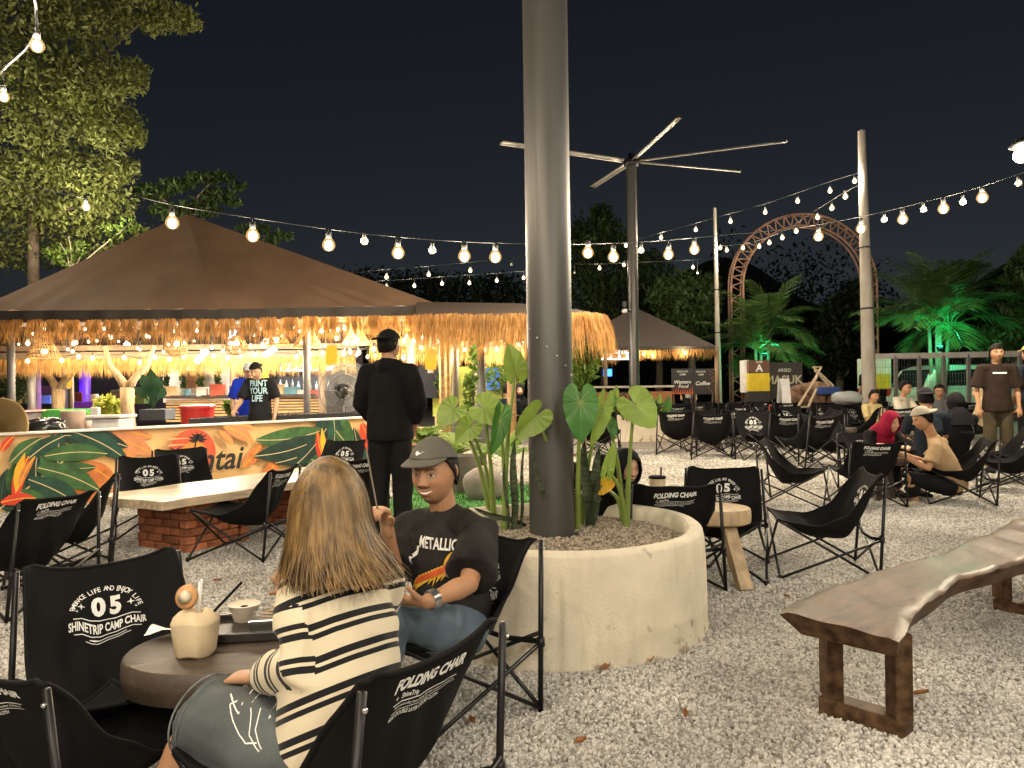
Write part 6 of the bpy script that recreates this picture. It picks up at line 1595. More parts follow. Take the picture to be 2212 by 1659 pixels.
for a, b in (((1774, 793), (1724, 880)), ((1757, 793), (1800, 834)), ((1757, 793), (1774, 793)), ((1766, 812), (1722, 879)), ((1724, 879), (1746, 879)), ((1746, 879), (1764, 840)), ((1760, 800), (1790, 832))):
    MB().beam(E(*a), E(b[0], b[1], 17.7), .04, .04).obj('bar', PW, t, world=True)
random.seed(5)
for k in range(16):
    p = at(1716 + 11.5 * (k % 9) + random.uniform(-3, 3), 862 - 18 * (k // 9), 19.2); g = MB().ball((0, 0, 0), (random.uniform(.16, .24), .2, random.uniform(.14, .2)), 10, 7); a_ = np.array(g.v); a_ += a_ * wob(a_, .8, 1.2, k, 2)[:, None]; g.v = [tuple(Vector(x) + p) for x in a_]
    single(g, 'boulder', mat('brown_rock', (.20, .12, .07), .9, var=.4, scale=5, bump=.5, bscale=20), 'brown boulder in the low wall behind the easel, %s in its row' % ORD[k], 'boulder', p, group='boulders of the low wall')
boxthing('crate', 'blue plastic crate on the boulder wall', 'crate', 1775, 836, 1815, 852, 18.5, .4, mat('blue_crate', (.02, .06, .25), .5))
p = at(1828, 858, 16.8); t = thing('covered_box', 'low box under clear plastic sheeting in front of the boulders', 'box', p); g = MB().ball((0, 0, 0), (.32, .25, .15), 24, 14); a_ = np.array(g.v); a_ += a_ * wob(a_, .25, 2.5, 3, 3)[:, None]; g.v = [tuple(x) for x in a_]
g.obj('sheeting', glassmat('plastic_sheet', (.85, .88, .88), .2, .35), t, smooth=True); MB().box((0, 0, -.02), (.44, .3, .16)).obj('box', mat('grey_tub', (.12, .13, .13), .6), t)
# fence
FE = thing('mesh_fence', 'grey steel fence with wire mesh panels along the car park', 'fence', (at(2060, 850, 19.5).x, 19.5, 0)); GS = mat('galvanised', (.21, .20, .19), .5, metal=.4); GSD = mat('dull_wire', (.09, .09, .09), .6)
fa, fb = at(1884, 770, 20.0), at(2260, 763, 18.5); MB().beam(fa, fb, .06, .14).obj('top_rail', GS, FE, world=True); MB().beam(V(fa.x, fa.y, .15), V(fb.x, fb.y, .15), .05, .06).obj('bottom_rail', GS, FE, world=True)
for k in range(8): q = lerp(fa, fb, k / 7); MB().beam((q.x, q.y, 0), (q.x, q.y, q.z), .08, .08).obj('post', GS, FE, world=True)
for k in range(60): q = lerp(fa, fb, k / 60); MB().tube([(q.x, q.y + .02, .15), (q.x, q.y + .02, q.z)], .003, 4).obj('wire', GSD, FE, world=True)
for k in range(9): z = .3 + .19 * k; MB().tube([(fa.x, fa.y + .02, z), (fb.x, fb.y + .02, z)], .003, 4).obj('wire', GSD, FE, world=True)
# car
def car(p, rz):
    t = thing('parked_car', 'white people carrier parked behind the mesh fence', 'car', p, rz); WP = mat('car_white', (.62, .62, .58), .3, coat=.6, var=.03); GL = mat('car_glass', (.012, .014, .016), .08, spec=.8)
    prof = [(-2.2, .35), (-2.25, .75), (-2.1, 1.05), (-1.75, 1.6), (-1.3, 1.74), (.3, 1.72), (1.0, 1.1), (1.9, .92), (2.2, .7), (2.22, .35)]
    body = MB().prism(prof, 1.7, Matrix(((1, 0, 0, 0), (0, 0, -1, .85), (0, 1, 0, 0), (0, 0, 0, 1)))); body.obj('body', WP, t, bevel=.06)
    for poly in ([(-1.65, 1.12), (-1.5, 1.55), (-.75, 1.6), (-.72, 1.12)], [(-.66, 1.12), (-.68, 1.6), (.15, 1.58), (.2, 1.12)], [(.26, 1.12), (.25, 1.55), (.82, 1.15)]):
        for s in (-1, 1): MB().prism(poly, .01, Matrix(((1, 0, 0, 0), (0, 0, -1, s * .853 + (.01 if s > 0 else 0)), (0, 1, 0, 0), (0, 0, 0, 1)))).obj('window', GL, t)
    MB().prism([(-.75, 0), (.75, 0), (.62, .62), (-.62, .62)], .01, Matrix.Translation((-2.095, 0, 1.08)) @ Matrix.Rotation(radians(-90), 4, 'Z') @ Matrix.Rotation(radians(58), 4, 'X')).obj('rear_window', GL, t)
    for x in (-1.35, 1.35):
        for s in (-1, 1):
            M = Matrix.Rotation(pi / 2, 3, 'X'); wq = MB().lathe([(.14, -.11), (.32, -.11), (.33, 0), (.32, .11), (.14, .11)], 24, (x, s * .78, .33), M).obj('wheel', mat('tyre', (.015, .015, .015), .8), t, smooth=True)
            MB().lathe([(.0001, -.115), (.2, -.1), (.2, .1), (.0001, .115)], 16, (x, s * .78, .33), M).obj('rim', mat('alloy', (.5, .5, .5), .3, metal=.8), wq, smooth=True)
    for s in (-1, 1): MB().box((-2.2, s * .72, .95), (.06, .14, .3)).obj('tail_light', mat('tail_red', (.4, .02, .02), .3), t); MB().box((2.16, s * .6, .78), (.1, .3, .14)).obj('headlight', mat('lens', (.8, .8, .8), .1), t)
q = at(2092, 835, 24.0); car((q.x, q.y, 0), radians(8))
_gh = boxthing('guard_house', 'white and yellow guard hut behind the concrete pole', 'hut', 1892, 772, 1925, 840, 22.5, 1.2, mat('hut_white', (.55, .52, .46), .6))
partbox(_gh, 'lower_panel', 1894, 808, 1923, 840, 22.44, .04, mat('gate_yellow', (.62, .46, .02), .6))
# wood decking / low stone row and bamboo rails near the pots
POT = mat('grey_pot', (.20, .17, .145), .8, var=.2, scale=6)
def pot(px, py, d, r, h, label):
    p = at(px, py, d); t = thing('plant_pot', label, 'pot', (p.x, d, .0)); MB().lathe([(.0001, 0), (r * .72, 0), (r * .95, h * .9), (r, h), (r * .9, h), (r * .86, h * .92), (.0001, h * .9)], 24).obj('body', POT, t, smooth=True, auto=40); return t, Vector((p.x, d, h))
_, POT1 = pot(1000, 1000, 9.2, .20, .46, 'tall grey tapered plant pot behind the capped man')
_, POT2 = pot(925, 960, 10.2, .25, .50, 'pale square-sided pot with an engraved motif beside the standing man')
p = at(1037, 1010, 8.7); g = MB().ball((0, 0, 0), (.22, .2, .2), 14, 10); a_ = np.array(g.v); a_ += a_ * wob(a_, .5, 1.5, 2, 2)[:, None]; g.v = [tuple(Vector(x) + V(p.x, 8.7, .17)) for x in a_]
single(g, 'rock', mat('grey_rock', (.28, .24, .21), .9, var=.3, scale=6, bump=.4, bscale=25), 'grey boulder on the turf behind the planter', 'rock', (p.x, 8.7, 0), smooth=True)
RL = thing('bamboo_rail', 'low bamboo railing beside the potted plants', 'railing', at(930, 940, 10.8)); RL.location.z = 0
for y0, y1 in ((925, 928), (945, 930)): MB().tube([at(893, y0, 10.8), at(945, y1, 10.8)], .025, 8).obj('rail', BAM, RL, world=True, smooth=True)
for px in (893, 945): q = at(px, 900, 10.8); MB().tube([(q.x, 10.8, 0), (q.x, 10.8, .9)], .035, 8).obj('post', BAM, RL, world=True, smooth=True)

# ------------------------------------------------------------------ on the tables
TZ = .472
def coconut():
    p = gnd(422, 1412, TZ); t = thing('coconut', 'trimmed young coconut with its top cut open as a lid', 'coconut', p); HU = mat('coconut_husk', (.62, .50, .33), .75, var=.18, scale=9, bump=.35, bscale=22, stretch=(1, 1, .5)); H = .125
    prof = [(.0001, 0), (.052, 0), (.058, .008), (.064, .05), (.070, .100), (.069, .106), (.052, .122), (.036, .130), (.028, .132), (.026, .122), (.0001, .095)]
    MB().grid(lambda u, v: (lambda q, a: (q[0] * cos(a) * (1 + .03 * sin(5 * a) + .02 * sin(9 * a)), q[0] * sin(a) * (1 + .03 * cos(6 * a)), q[1] + .004 * sin(3 * a)))(prof[int(round(v * 10))], 2 * pi * u), 40, 11, True).obj('husk', HU, t, smooth=True)
    lid = MB().lathe([(.0001, -.006), (.030, -.005), (.038, .0), (.034, .012), (.0001, .016)], 26, (-.030, .018, .168), Matrix.Rotation(radians(75), 3, 'X') @ Matrix.Rotation(radians(-14), 3, 'Y')); lid.obj('lid', mat('coconut_lid', (.55, .30, .13), .8, var=.3, scale=25), t, smooth=True)
    MB().lathe([(.0001, .0), (.021, .001), (.0001, .003)], 20, (-.029, -.002, .172), Matrix.Rotation(radians(75), 3, 'X')).obj('flesh', mat('coconut_flesh', (.72, .62, .48), .6), t, smooth=True)
    s = p + V(.012, .0, .10)
    single(MB().tube([s, s + V(.006, .01, .125)], .0042, 8), 'straw', mat('clear_straw', (.65, .66, .64), .2), 'clear straw standing in the coconut', 'straw', s, smooth=True)
    s = p + V(.006, .01, .10); single(MB().tube([s, s + V(.0, .012, .115)], .003, 8), 'spoon_straw', mat('white_box', (.72, .72, .72), .4), 'white spoon straw behind the clear one', 'straw', s, smooth=True)
    s = p + V(.035, .01, .105); single(MB().tube([s, s + V(.095, .03, .10)], .0042, 8), 'straw', BLACKCLOTH, 'black straw slanting out of the coconut', 'straw', s, smooth=True)
    # leaf-like napkin
    q = gnd(350, 1372, TZ + .008); g = MB().grid(lambda u, v: q + V(-.05 + .14 * u, -.02 + .07 * v, .005 + .02 * sin(3 * u + 2 * v) ** 2), 8, 6)
    single(g, 'napkin', WHITE, 'crumpled white paper napkin left of the coconut', 'napkin', q, smooth=True)
coconut()
q = gnd(545, 1365, TZ); t = thing('food_tray', 'black tray with dividers on the slab table', 'tray', q, .15); TR = mat('black_tray', (.02, .018, .017), .3, spec=.6)
MB().box((0, 0, .008), (.30, .22, .012)).obj('floor', TR, t)
for a, b in (((-.15, -.11), (.15, -.11)), ((.15, -.11), (.15, .11)), ((.15, .11), (-.15, .11)), ((-.15, .11), (-.15, -.11))): MB().beam((*a, .018), (*b, .018), .012, .028).obj('wall', TR, t, bevel=.003)
q2 = q + V(.08, -.01, .016); t = thing('steel_dish', 'rectangular steel dish with leftover skewers in the tray', 'dish', q2, .15); STL = mat('dish_steel', (.6, .6, .58), .22, metal=.9)
for z, k in ((.0, 1.0),):
    g = MB(); o_ = [(-.075, -.055), (.075, -.055), (.075, .055), (-.075, .055)]; ii = [(x * .86, y * .84) for x, y in o_]
    g.add([(x, y, .042) for x, y in o_] + [(x, y, .004) for x, y in ii] + [(x * .9, y * .9, .0) for x, y in o_] + [(x * 1.03, y * 1.03, .040) for x, y in o_], [(0, 1, 5, 4), (1, 2, 6, 5), (2, 3, 7, 6), (3, 0, 4, 7), (4, 5, 6, 7), (0, 12, 13, 1), (1, 13, 14, 2), (2, 14, 15, 3), (3, 15, 12, 0), (12, 8, 9, 13), (13, 9, 10, 14), (14, 10, 11, 15), (15, 11, 8, 12)]); g.obj('dish', STL, t)
for k in range(5):
    s = q2 + V(-.06 + .01 * k, -.02 + .012 * k, .045 + .004 * k); e = s + V(.13 + .02 * (k % 2), -.04 + .03 * k, .03 if k > 2 else .004)
    single(MB().tube([s, e], .0022, 6), 'skewer', mat('bamboo_stick', (.40, .26, .12), .6), 'used bamboo skewer on the steel dish, %s of five' % ORD[k], 'skewer', s, group='used skewers in the dish')
q3 = q + V(-.055, .085, .014); t = thing('sauce_bowl', 'cream paper bowl of brown sauce behind the tray', 'bowl', q3)
MB().lathe([(.0001, .0), (.034, .0), (.052, .055), (.055, .056), (.049, .052), (.0001, .046)], 28).obj('bowl', mat('paper_bowl', (.60, .53, .42), .6), t, smooth=True, auto=50); MB().lathe([(.0001, .0475), (.048, .0475)], 24).obj('sauce', mat('brown_sauce', (.10, .035, .015), .2), t)
# tumbler on the log table
q = at(1420, 1072, 5.55); bz = .02; q = V(q.x, 5.25, .62); t = thing('tumbler', 'cream tumbler with black lid and straw behind the girl', 'tumbler', at(1420, 1050, 5.3) + V(0, 0, -.02))
TB = mat('cream_tumbler', (.60, .50, .34), .45)
MB().lathe([(.0001, -.08), (.046, -.08), (.056, .06), (.056, .075)], 26).obj('cup', TB, t, smooth=True, auto=40); MB().lathe([(.059, .074), (.060, .086), (.05, .092), (.0001, .092)], 26).obj('lid', BLACKCLOTH, t, smooth=True, auto=40); MB().tube([(.025, 0, .09), (.028, 0, .15)], .006, 8).obj('straw', BLACKCLOTH, t, smooth=True)
st_ = thing('log_table', 'second small log table behind the girl carrying the tumbler', 'table', (at(1420, 1050, 5.3).x, 5.3, 0)); hz_ = at(1420, 1050, 5.3).z - .105
MB().lathe([(.0001, hz_ - .09), (.19, hz_ - .09), (.2, hz_ - .05), (.19, hz_), (.0001, hz_)], 30).obj('tabletop', PALEW, st_, smooth=True, auto=50)
for a in (0.4, 2.5, 4.6): MB().beam((.2 * cos(a), .2 * sin(a), 0), (.1 * cos(a), .1 * sin(a), hz_ - .085), .07, .06).obj('leg', PALEW, st_)
# low tables inside the far chair block
for k, (px, py, d) in enumerate(((1560, 912, 15.5), (1600, 882, 20.0), (1660, 915, 14.4), (1815, 927, 13.6), (1990, 902, 12.5), (1905, 985, 8.3))):
    p = at(px, py, d); slab_table('log_table', (p.x, p.y), .28, .24, .46, .08, 'low dark wooden table among the far camp chairs, %s from the left' % ORD[k] if k < 5 else 'low dark table with cups in front of the couple', TBD, [(.1, 0, .06, 0, .07), (-.1, .1, -.06, .05, .07), (-.1, -.1, -.05, -.05, .07)], seed=k)
for k, (px, py) in enumerate(((1880, 962), (1892, 960), (1902, 962))):
    p = at(px, 972, 8.3); p.z = .462; single(MB().lathe([(.0001, 0), (.03, 0), (.038, .10 + .02 * k), (.0001, .10 + .02 * k)], 14, p), 'cup', mat(('teal_cup', 'white_box', 'pink_cup')[k], ((.1, .4, .36), (.72, .72, .72), (.6, .25, .25))[k], .4), ('teal', 'white', 'pink')[k] + ' cup on the low table in front of the couple', 'cup', p, smooth=True)
# ------------------------------------------------------------------ taro and snake plants in the near planter
TARO = [mat('taro_leaf', (.20, .30, .05), .42, var=.2, scale=10, trans=.35, spec=.5), mat('taro_leaf_dark', (.05, .17, .03), .4, var=.2, scale=10, trans=.3, spec=.5), mat('taro_leaf_yellow', (.60, .34, .02), .5, var=.2, scale=10, trans=.3)]
VEIN = mat('leaf_vein', (.30, .38, .12), .5, var=.1, trans=.2)
STEM = mat('taro_stem', (.20, .28, .06), .45, var=.15, scale=6)
def heart(A, B, wd, nrm, mi, fold=.25, droop=.15, parent=None, rip=1.0, name='leaf'):
    A, B = Vector(A), Vector(B); x = (B - A); L = x.length; x.normalize(); n = Vector(nrm); n = (n - x * n.dot(x)).normalized(); y = n.cross(x); k_ = wd / (L * 1.05)
    def fn(u, v):
        th = radians(-166 + 332 * u); a = abs(th); r = float(np.interp(a, [0, .12, .4, .9, 1.5, 2.1, 2.6, 2.9], [1.0, .93, .78, .62, .56, .58, .55, .40]))
        r *= 1 + .015 * sin(22 * th)
        q = r * v; lx, ly = q * cos(th), q * sin(th) * k_ * 1.0
        z = fold * abs(ly) - droop * (lx * lx + ly * ly) + rip * .018 * cos(11 * th) * v * min(a, 1)
        return A + x * (lx * L) + y * (ly * L) + n * (z * L)
    lf = MB().grid(fn, 73, 9).obj(name, TARO[mi], parent, smooth=True, world=True)
    vb = MB()
    for u0 in (.5, .41, .33, .25, .17, .08, .59, .67, .75, .83, .92):
        vb.tube([Vector(fn(u0, .02 + .93 * k / 8)) for k in range(9)], [.0030 * L * 3 * (1 - .8 * k / 8) for k in range(9)], 5)
    vb.obj('veins', VEIN, lf, smooth=True, world=True)
    return lf
def petiole(pts, r0, r1, parent):
    P = [crom([tuple(p) for p in pts], k / 10) for k in range(11)]; MB().tube(P, [lerp(r0, r1, k / 10) for k in range(11)], 8).obj('stem', STEM, parent, smooth=True, world=True)
def taro(label, root, leaves):
    R0 = gnd(*root, .44); t = thing('taro_plant', label, 'plant', (R0.x, R0.y, .44))
    for (ax, ay, bx, by, d, w, mi, nx, fold, rr) in leaves:
        A = at(ax, ay, d); B = at(bx, by, d - .03); r = gnd(*(rr or root), .44)
        heart(A, B, w / FPX * d, V(nx, -1, .25), mi, fold, .15, t)
        mid = lerp(r, A, .55) + V((A.x - r.x) * -.12, 0, .05); petiole([r, lerp(r, A, .28) + V((A.x - r.x) * -.10, 0, .03), mid, A], .019, .007, t)
    return t
taro('tall taro plant left of the steel pole with broad light green leaves', (1088, 1150), [
    (1113, 800, 1100, 742, 4.45, 52, 0, .3, .35, None), (1046, 882, 1100, 908, 4.25, 62, 0, -.2, .3, (1068, 1130)), (1157, 898, 1114, 946, 4.05, 60, 0, .5, .7, (1225, 1150)),
    (1080, 905, 1066, 984, 4.2, 40, 1, .6, .5, (1095, 1150)), (981, 884, 944, 918, 4.5, 58, 0, -.4, .3, (1060, 1120)), (1016, 922, 984, 955, 4.4, 48, 0, .1, .4, (1068, 1120))])
taro('taro plant right of the steel pole with one dark drooping heart-shaped leaf', (1246, 1152), [
    (1254, 868, 1257, 955, 3.95, 72, 1, .1, .12, None), (1302, 880, 1281, 966, 4.25, 38, 0, .5, .5, (1255, 1140)), (1316, 915, 1330, 948, 4.4, 26, 1, .4, .5, (1345, 1130))])
taro('taro plant at the right side of the planter with one large leaf', (1353, 1142), [
    (1370, 872, 1418, 922, 4.2, 78, 0, .2, .25, None), (1313, 1013, 1327, 957, 4.25, 26, 0, .1, .3, None), (1300, 1050, 1334, 1036, 4.35, 34, 2, 0, .4, None)])
SNK = mat('snake_plant', (.045, .085, .045), .5, var=.55, scale=14, stretch=(1, 1, 5), col2=(.16, .20, .12)); SNK2 = mat('pale_snake_plant', (.20, .24, .18), .5, var=.3, scale=14, stretch=(1, 1, 5))
def snake(label, blades, m=SNK):
    r = gnd(blades[0][0], blades[0][1], .44); t = thing('snake_plant', label, 'plant', (r.x, r.y, .44))
    for (rx, ry, tx, ty, d, w, tw) in blades:
        a, b = gnd(rx, ry, .44), at(tx, ty, d); L = (b - a).length; x = (b - a).normalized(); s = x.cross(Vector((sin(tw), -cos(tw), 0))).normalized(); n = s.cross(x); W = w / FPX * d / 2
        MB().grid(lambda u, v: a + x * (L * u) + s * ((v - .5) * 2 * W * (float(np.interp(u, [0, .15, .6, .9, 1], [.55, .85, 1, .55, .03])))) + n * (W * .8 * (2 * v - 1) ** 2) + s * .01 * sin(6 * u), 14, 5).obj('leaf', m, t, smooth=True, world=True)
snake('dark banded snake plant just left of the steel pole', [(1106, 1150, 1112, 948, 4.15, 18, .2), (1120, 1150, 1131, 965, 4.2, 10, .6), (1098, 1150, 1092, 1000, 4.1, 9, -.4), (1190, 1155, 1150, 972, 3.95, 12, .5), (1140, 1140, 1020, 1092, 4.05, 14, 0)])
snake('thick mottled snake plant right of the steel pole', [(1270, 1140, 1262, 945, 4.15, 24, 0), (1272, 1140, 1292, 958, 4.2, 26, .3), (1262, 1140, 1300, 1010, 4.25, 14, .6)])

# ------------------------------------------------------------------ leaves, bushes, palms, trees
def leaf_cloud(mb, c, rad, n, size, rs, flat=.5, hollow=.35):
    c = np.array(c); d = rs.normal(size=(n, 3)); d /= np.linalg.norm(d, axis=1)[:, None]; r = rs.uniform(hollow ** 3, 1, n) ** (1 / 3)
    P = c + d * r[:, None] * np.array(rad); P += rs.normal(size=(n, 3)) * np.array(rad) * .10
    ax = rs.normal(size=(n, 3)); ax /= np.linalg.norm(ax, axis=1)[:, None]; up = rs.normal(size=(n, 3)) * flat + np.array([0, -.25, 1.0]); b = np.cross(ax, up); b /= np.linalg.norm(b, axis=1)[:, None] + 1e-9
    s = size * rs.uniform(.6, 1.3, n)[:, None]; nn = np.cross(ax, b)
    v = np.stack([P - ax * s, P + b * s * .45 + nn * s * .12, P + ax * s, P - b * s * .45 + nn * s * .12], 1).reshape(-1, 3)
    k = len(mb.v); mb.v.extend(map(tuple, v)); mb.f.extend([(k + 4 * i, k + 4 * i + 1, k + 4 * i + 2, k + 4 * i + 3) for i in range(n)])
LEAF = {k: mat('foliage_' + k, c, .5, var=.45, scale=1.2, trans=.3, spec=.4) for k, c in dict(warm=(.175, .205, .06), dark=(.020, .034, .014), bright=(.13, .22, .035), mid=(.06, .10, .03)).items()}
WOODT = mat('tree_bark', (.13, .10, .07), .9, var=.35, scale=6, bump=.5, bscale=20)
def blob_tree(name, label, base, trunk, limbs, blobs, size, m, seed=1, tr=.16, cat='tree'):
    """blobs: picture x, y, distance, radius x, radius y (picture units), leaves"""
    rs = np.random.default_rng(seed); t = thing(name, label, cat, base); mb = MB()
    for (px, py, d, rx, ry, n) in blobs:
        k = d / FPX; leaf_cloud(mb, at(px, py, d), (rx * k, max(rx, ry) * k * .8, ry * k), n, size, rs)
    mb.obj('crown', m, t, world=True)
    if trunk:
        T_ = [Vector(p) for p in trunk]; tk = MB().tube([crom([tuple(p) for p in T_], k / 10) for k in range(11)], [lerp(tr, tr * .5, k / 10) for k in range(11)], 12); tk.obj('trunk', WOODT, t, smooth=True, world=True)
        for (px, py, d, f) in limbs:
            a = Vector(crom([tuple(p) for p in T_], f)); b = at(px, py, d); MB().tube([a, lerp(a, b, .4) + V(0, 0, .15), lerp(a, b, .75) + V(0, 0, .1), b], [tr * .42, tr * .3, tr * .2, tr * .08], 8).obj('limb', WOODT, t, smooth=True, world=True)
    return t
lb = [(40, 40, 15, 110, 55, 1500), (180, 40, 15, 100, 50, 1500), (300, 18, 15, 80, 30, 900), (385, 40, 14.8, 45, 28, 420), (420, 55, 14.8, 18, 14, 90), (330, 55, 14.9, 30, 22, 200), (60, 160, 15.5, 110, 70, 2000), (190, 170, 15.5, 90, 70, 1900), (285, 165, 15.5, 36, 40, 420), (310, 150, 15.5, 14, 12, 70), (110, 270, 16, 120, 60, 1900), (240, 270, 16, 62, 60, 1100), (295, 290, 16, 22, 26, 200), (60, 370, 16.5, 100, 50, 1400), (180, 375, 16.5, 90, 46, 1300), (260, 365, 16.5, 40, 32, 380), (50, 450, 17, 90, 50, 1200), (160, 470, 17, 90, 48, 1200), (250, 440, 17, 50, 34, 450), (60, 540, 17.5, 100, 46, 1100), (190, 550, 17.5, 80, 40, 800), (300, 520, 17.5, 60, 34, 450)]
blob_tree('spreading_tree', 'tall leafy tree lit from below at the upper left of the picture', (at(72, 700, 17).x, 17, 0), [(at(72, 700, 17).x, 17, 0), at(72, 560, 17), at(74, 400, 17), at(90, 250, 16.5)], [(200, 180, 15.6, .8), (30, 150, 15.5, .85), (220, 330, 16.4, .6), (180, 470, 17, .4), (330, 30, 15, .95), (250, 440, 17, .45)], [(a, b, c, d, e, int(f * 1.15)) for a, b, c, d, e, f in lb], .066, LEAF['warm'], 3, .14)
lb = [(330, 415, 17.5, 40, 18, 260), (385, 400, 17.5, 36, 14, 220), (440, 385, 17.5, 40, 12, 260), (480, 380, 17.5, 26, 9, 120), (515, 402, 17.6, 18, 8, 80), (470, 420, 17.6, 40, 14, 240), (430, 450, 17.6, 50, 18, 320), (505, 438, 17.6, 20, 9, 80), (360, 455, 17.6, 40, 18, 240), (548, 492, 17.6, 40, 9, 130), (605, 508, 17.6, 30, 9, 110), (585, 520, 17.6, 20, 7, 60)]
blob_tree('layered_tree', 'smaller tree with layered sprays behind the tent peak', (at(400, 700, 17.8).x, 17.8, 0), [(at(400, 700, 17.8).x, 17.8, 0), at(398, 560, 17.8), at(402, 470, 17.7)], [(500, 400, 17.6, .8), (330, 420, 17.5, .8), (600, 508, 17.6, .5), (470, 385, 17.5, .95)], lb, .085, LEAF['mid'], 5, .10)
# a pale bare bush under the left tree
t = thing('bare_shrub', 'pale twiggy shrub beside the tent roof', 'shrub', (at(160, 700, 16.6).x, 16.6, 0)); c = at(152, 590, 16.6)
MB().tube([(c.x, 16.6, 0), c], [.05, .03], 8).obj('stem', mat('pale_twig', (.42, .38, .28), .8), t, world=True)
for k, (px, py) in enumerate(((130, 525), (168, 520), (148, 510), (178, 545), (125, 555), (262, 500), (285, 480))): MB().tube([c, lerp(c, at(px, py, 16.6), .5) + V(.05, 0, .05), at(px, py, 16.6)], [.02, .014, .006], 6).obj('twig', MATS['pale_twig'], t, world=True)
mb = MB(); rs = np.random.default_rng(8)
for px, py in ((135, 560), (120, 545), (240, 500), (275, 485), (170, 540)): leaf_cloud(mb, at(px, py, 16.5), (.25, .2, .2), 60, .06, rs)
mb.obj('leaves', LEAF['bright'], t, world=True)
# background trees
far = [('dark leafy tree behind the steel pole and fan', 1300, 36, [(1290, 520, 36, 70, 60, 1500), (1250, 560, 36, 60, 60, 1000), (1340, 580, 36, 70, 60, 1200), (1300, 460, 36, 24, 22, 220), (1400, 600, 36, 60, 60, 1000), (1300, 660, 36, 110, 60, 1500)], 'mid'),
       ('dark tree with lit leaf tips beside the slim concrete pole', 1490, 30, [(1490, 640, 30, 55, 55, 1100), (1530, 640, 30, 30, 50, 500), (1470, 700, 30, 70, 40, 800), (1440, 640, 30, 40, 40, 500)], 'mid'),
       ('low dark tree left of the palm by the fence', 1810, 32, [(1820, 700, 32, 55, 70, 1000), (1790, 770, 32, 60, 50, 800), (1850, 640, 32, 40, 40, 500)], 'dark'),
       ('dark tree at the right edge above the fence', 2190, 24, [(2195, 690, 24, 50, 90, 1200), (2230, 620, 24, 50, 90, 1000), (2150, 740, 24, 50, 40, 600)], 'mid'),
       ('dark tree behind the canopy between tent and pole', 1010, 38, [(1000, 650, 38, 90, 60, 1400), (900, 640, 38, 90, 60, 1300), (1080, 640, 38, 60, 50, 900), (780, 640, 40, 90, 60, 1000)], 'dark'),
       ('dark tree above the far tent roof', 1420, 33, [(1390, 650, 33, 60, 40, 800), (1450, 660, 33, 50, 40, 600)], 'dark')]
for k, (lab, px, d, bl, mm) in enumerate(far):
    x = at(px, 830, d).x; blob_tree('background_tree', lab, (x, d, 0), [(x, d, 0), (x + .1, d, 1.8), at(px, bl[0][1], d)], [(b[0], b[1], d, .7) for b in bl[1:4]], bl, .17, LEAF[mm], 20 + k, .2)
rs = np.random.default_rng(2); mb = MB()
for k in range(70):
    x = -42 + 1.25 * k + rs.normal(); h = 7 + 2.0 * sin(k * .31) + rs.uniform(-1.2, 1.6); h *= .8 if x < 5 else 1
    leaf_cloud(mb, (x, 46 + rs.uniform(-2, 3), h * .5), (1.9, 1.6, h * .52), 850, .17, rs)
o = mb.obj('treeline', LEAF['dark']); props(o, 'dark wood closing off the yard behind the stalls', kind='stuff')
o = MB().grid(lambda u, v: V(-70 + 150 * u, 52 + 6 * v, (lambda k_: (7.9 + 2.2 * sin(k_ * .31) + .5 * sin(u * 90)) * min(1, v * 1.6) * (.74 if u < .5 else 1.0))((u * 150 - 28) / 1.25)), 120, 8).obj('hill', mat('dark_hill', (.010, .014, .008), .95, var=.4, scale=.6), smooth=True); props(o, 'dark wooded rise behind the yard', kind='structure')
# palms: one frond mesh per species, shared
def frond_mesh(L, n, ll, droop, m, seed, wl=.018):
    r = random.Random(seed); mb = MB(); P = [V(0, L * u * (1 - .10 * u), L * (.55 * u - droop * u * u)) for u in [k / 20 for k in range(21)]]
    mb.tube(P, [.022 * (1 - .8 * k / 20) for k in range(21)], 5)
    for k in range(n):
        u = .12 + .88 * k / n; i = min(int(u * 20), 19); p = lerp(P[i], P[i + 1], u * 20 - i); t = (P[i + 1] - P[i]).normalized()
        for s in (-1, 1):
            le = ll * sin(pi * (.18 + .78 * u)) ** .8 * r.uniform(.85, 1.1); d = (V(s, 0, .12 + r.uniform(-.1, .15)) * .8 + t * .75).normalized(); e = p + d * le + V(0, 0, -.28 * le); q = lerp(p, e, .5) + V(0, 0, .09 * le); w_ = t.cross(d).normalized().cross(d).normalized() * wl
            mb.add([p, q - w_, e, q + w_], [(0, 1, 2, 3)])
    return mb.mesh('frond', m, False)
def palm(name, label, base, h, L, nf, m, seed, trunks=1, tr=.08, el=(20, 75)):
    r = random.Random(seed); t = thing(name, label, 'palm', base); fm = [frond_mesh(L * q, 30, L * .38, .42 + .12 * i, m, seed + i, .026) for i, q in enumerate((1, .9, .8))]
    for k in range(trunks):
        dx, dy = (r.uniform(-.35, .35), r.uniform(-.3, .3)) if trunks > 1 else (0, 0); hh = h * r.uniform(.7, 1.05) if trunks > 1 else h
        MB().tube([(dx * .4, dy * .4, 0), (dx * .7, dy * .7, hh * .5), (dx, dy, hh)], [tr, tr * .85, tr * .7], 10).obj('trunk', WOODT, t, smooth=True)
        for j in range(nf // trunks):
            o = link('frond', r.choice(fm), t); o.location = (dx, dy, hh); o.rotation_euler = (radians(r.uniform(*el)) - radians(18), 0, 2 * pi * (j + r.random() * .6) / (nf / trunks)); o.rotation_mode = 'XYZ'
            o.scale = (1, 1, 1) if r.random() > .4 else (.85, .85, .85)
PALM = mat('palm_leaf', (.075, .14, .04), .45, var=.3, scale=2, trans=.3, spec=.5)
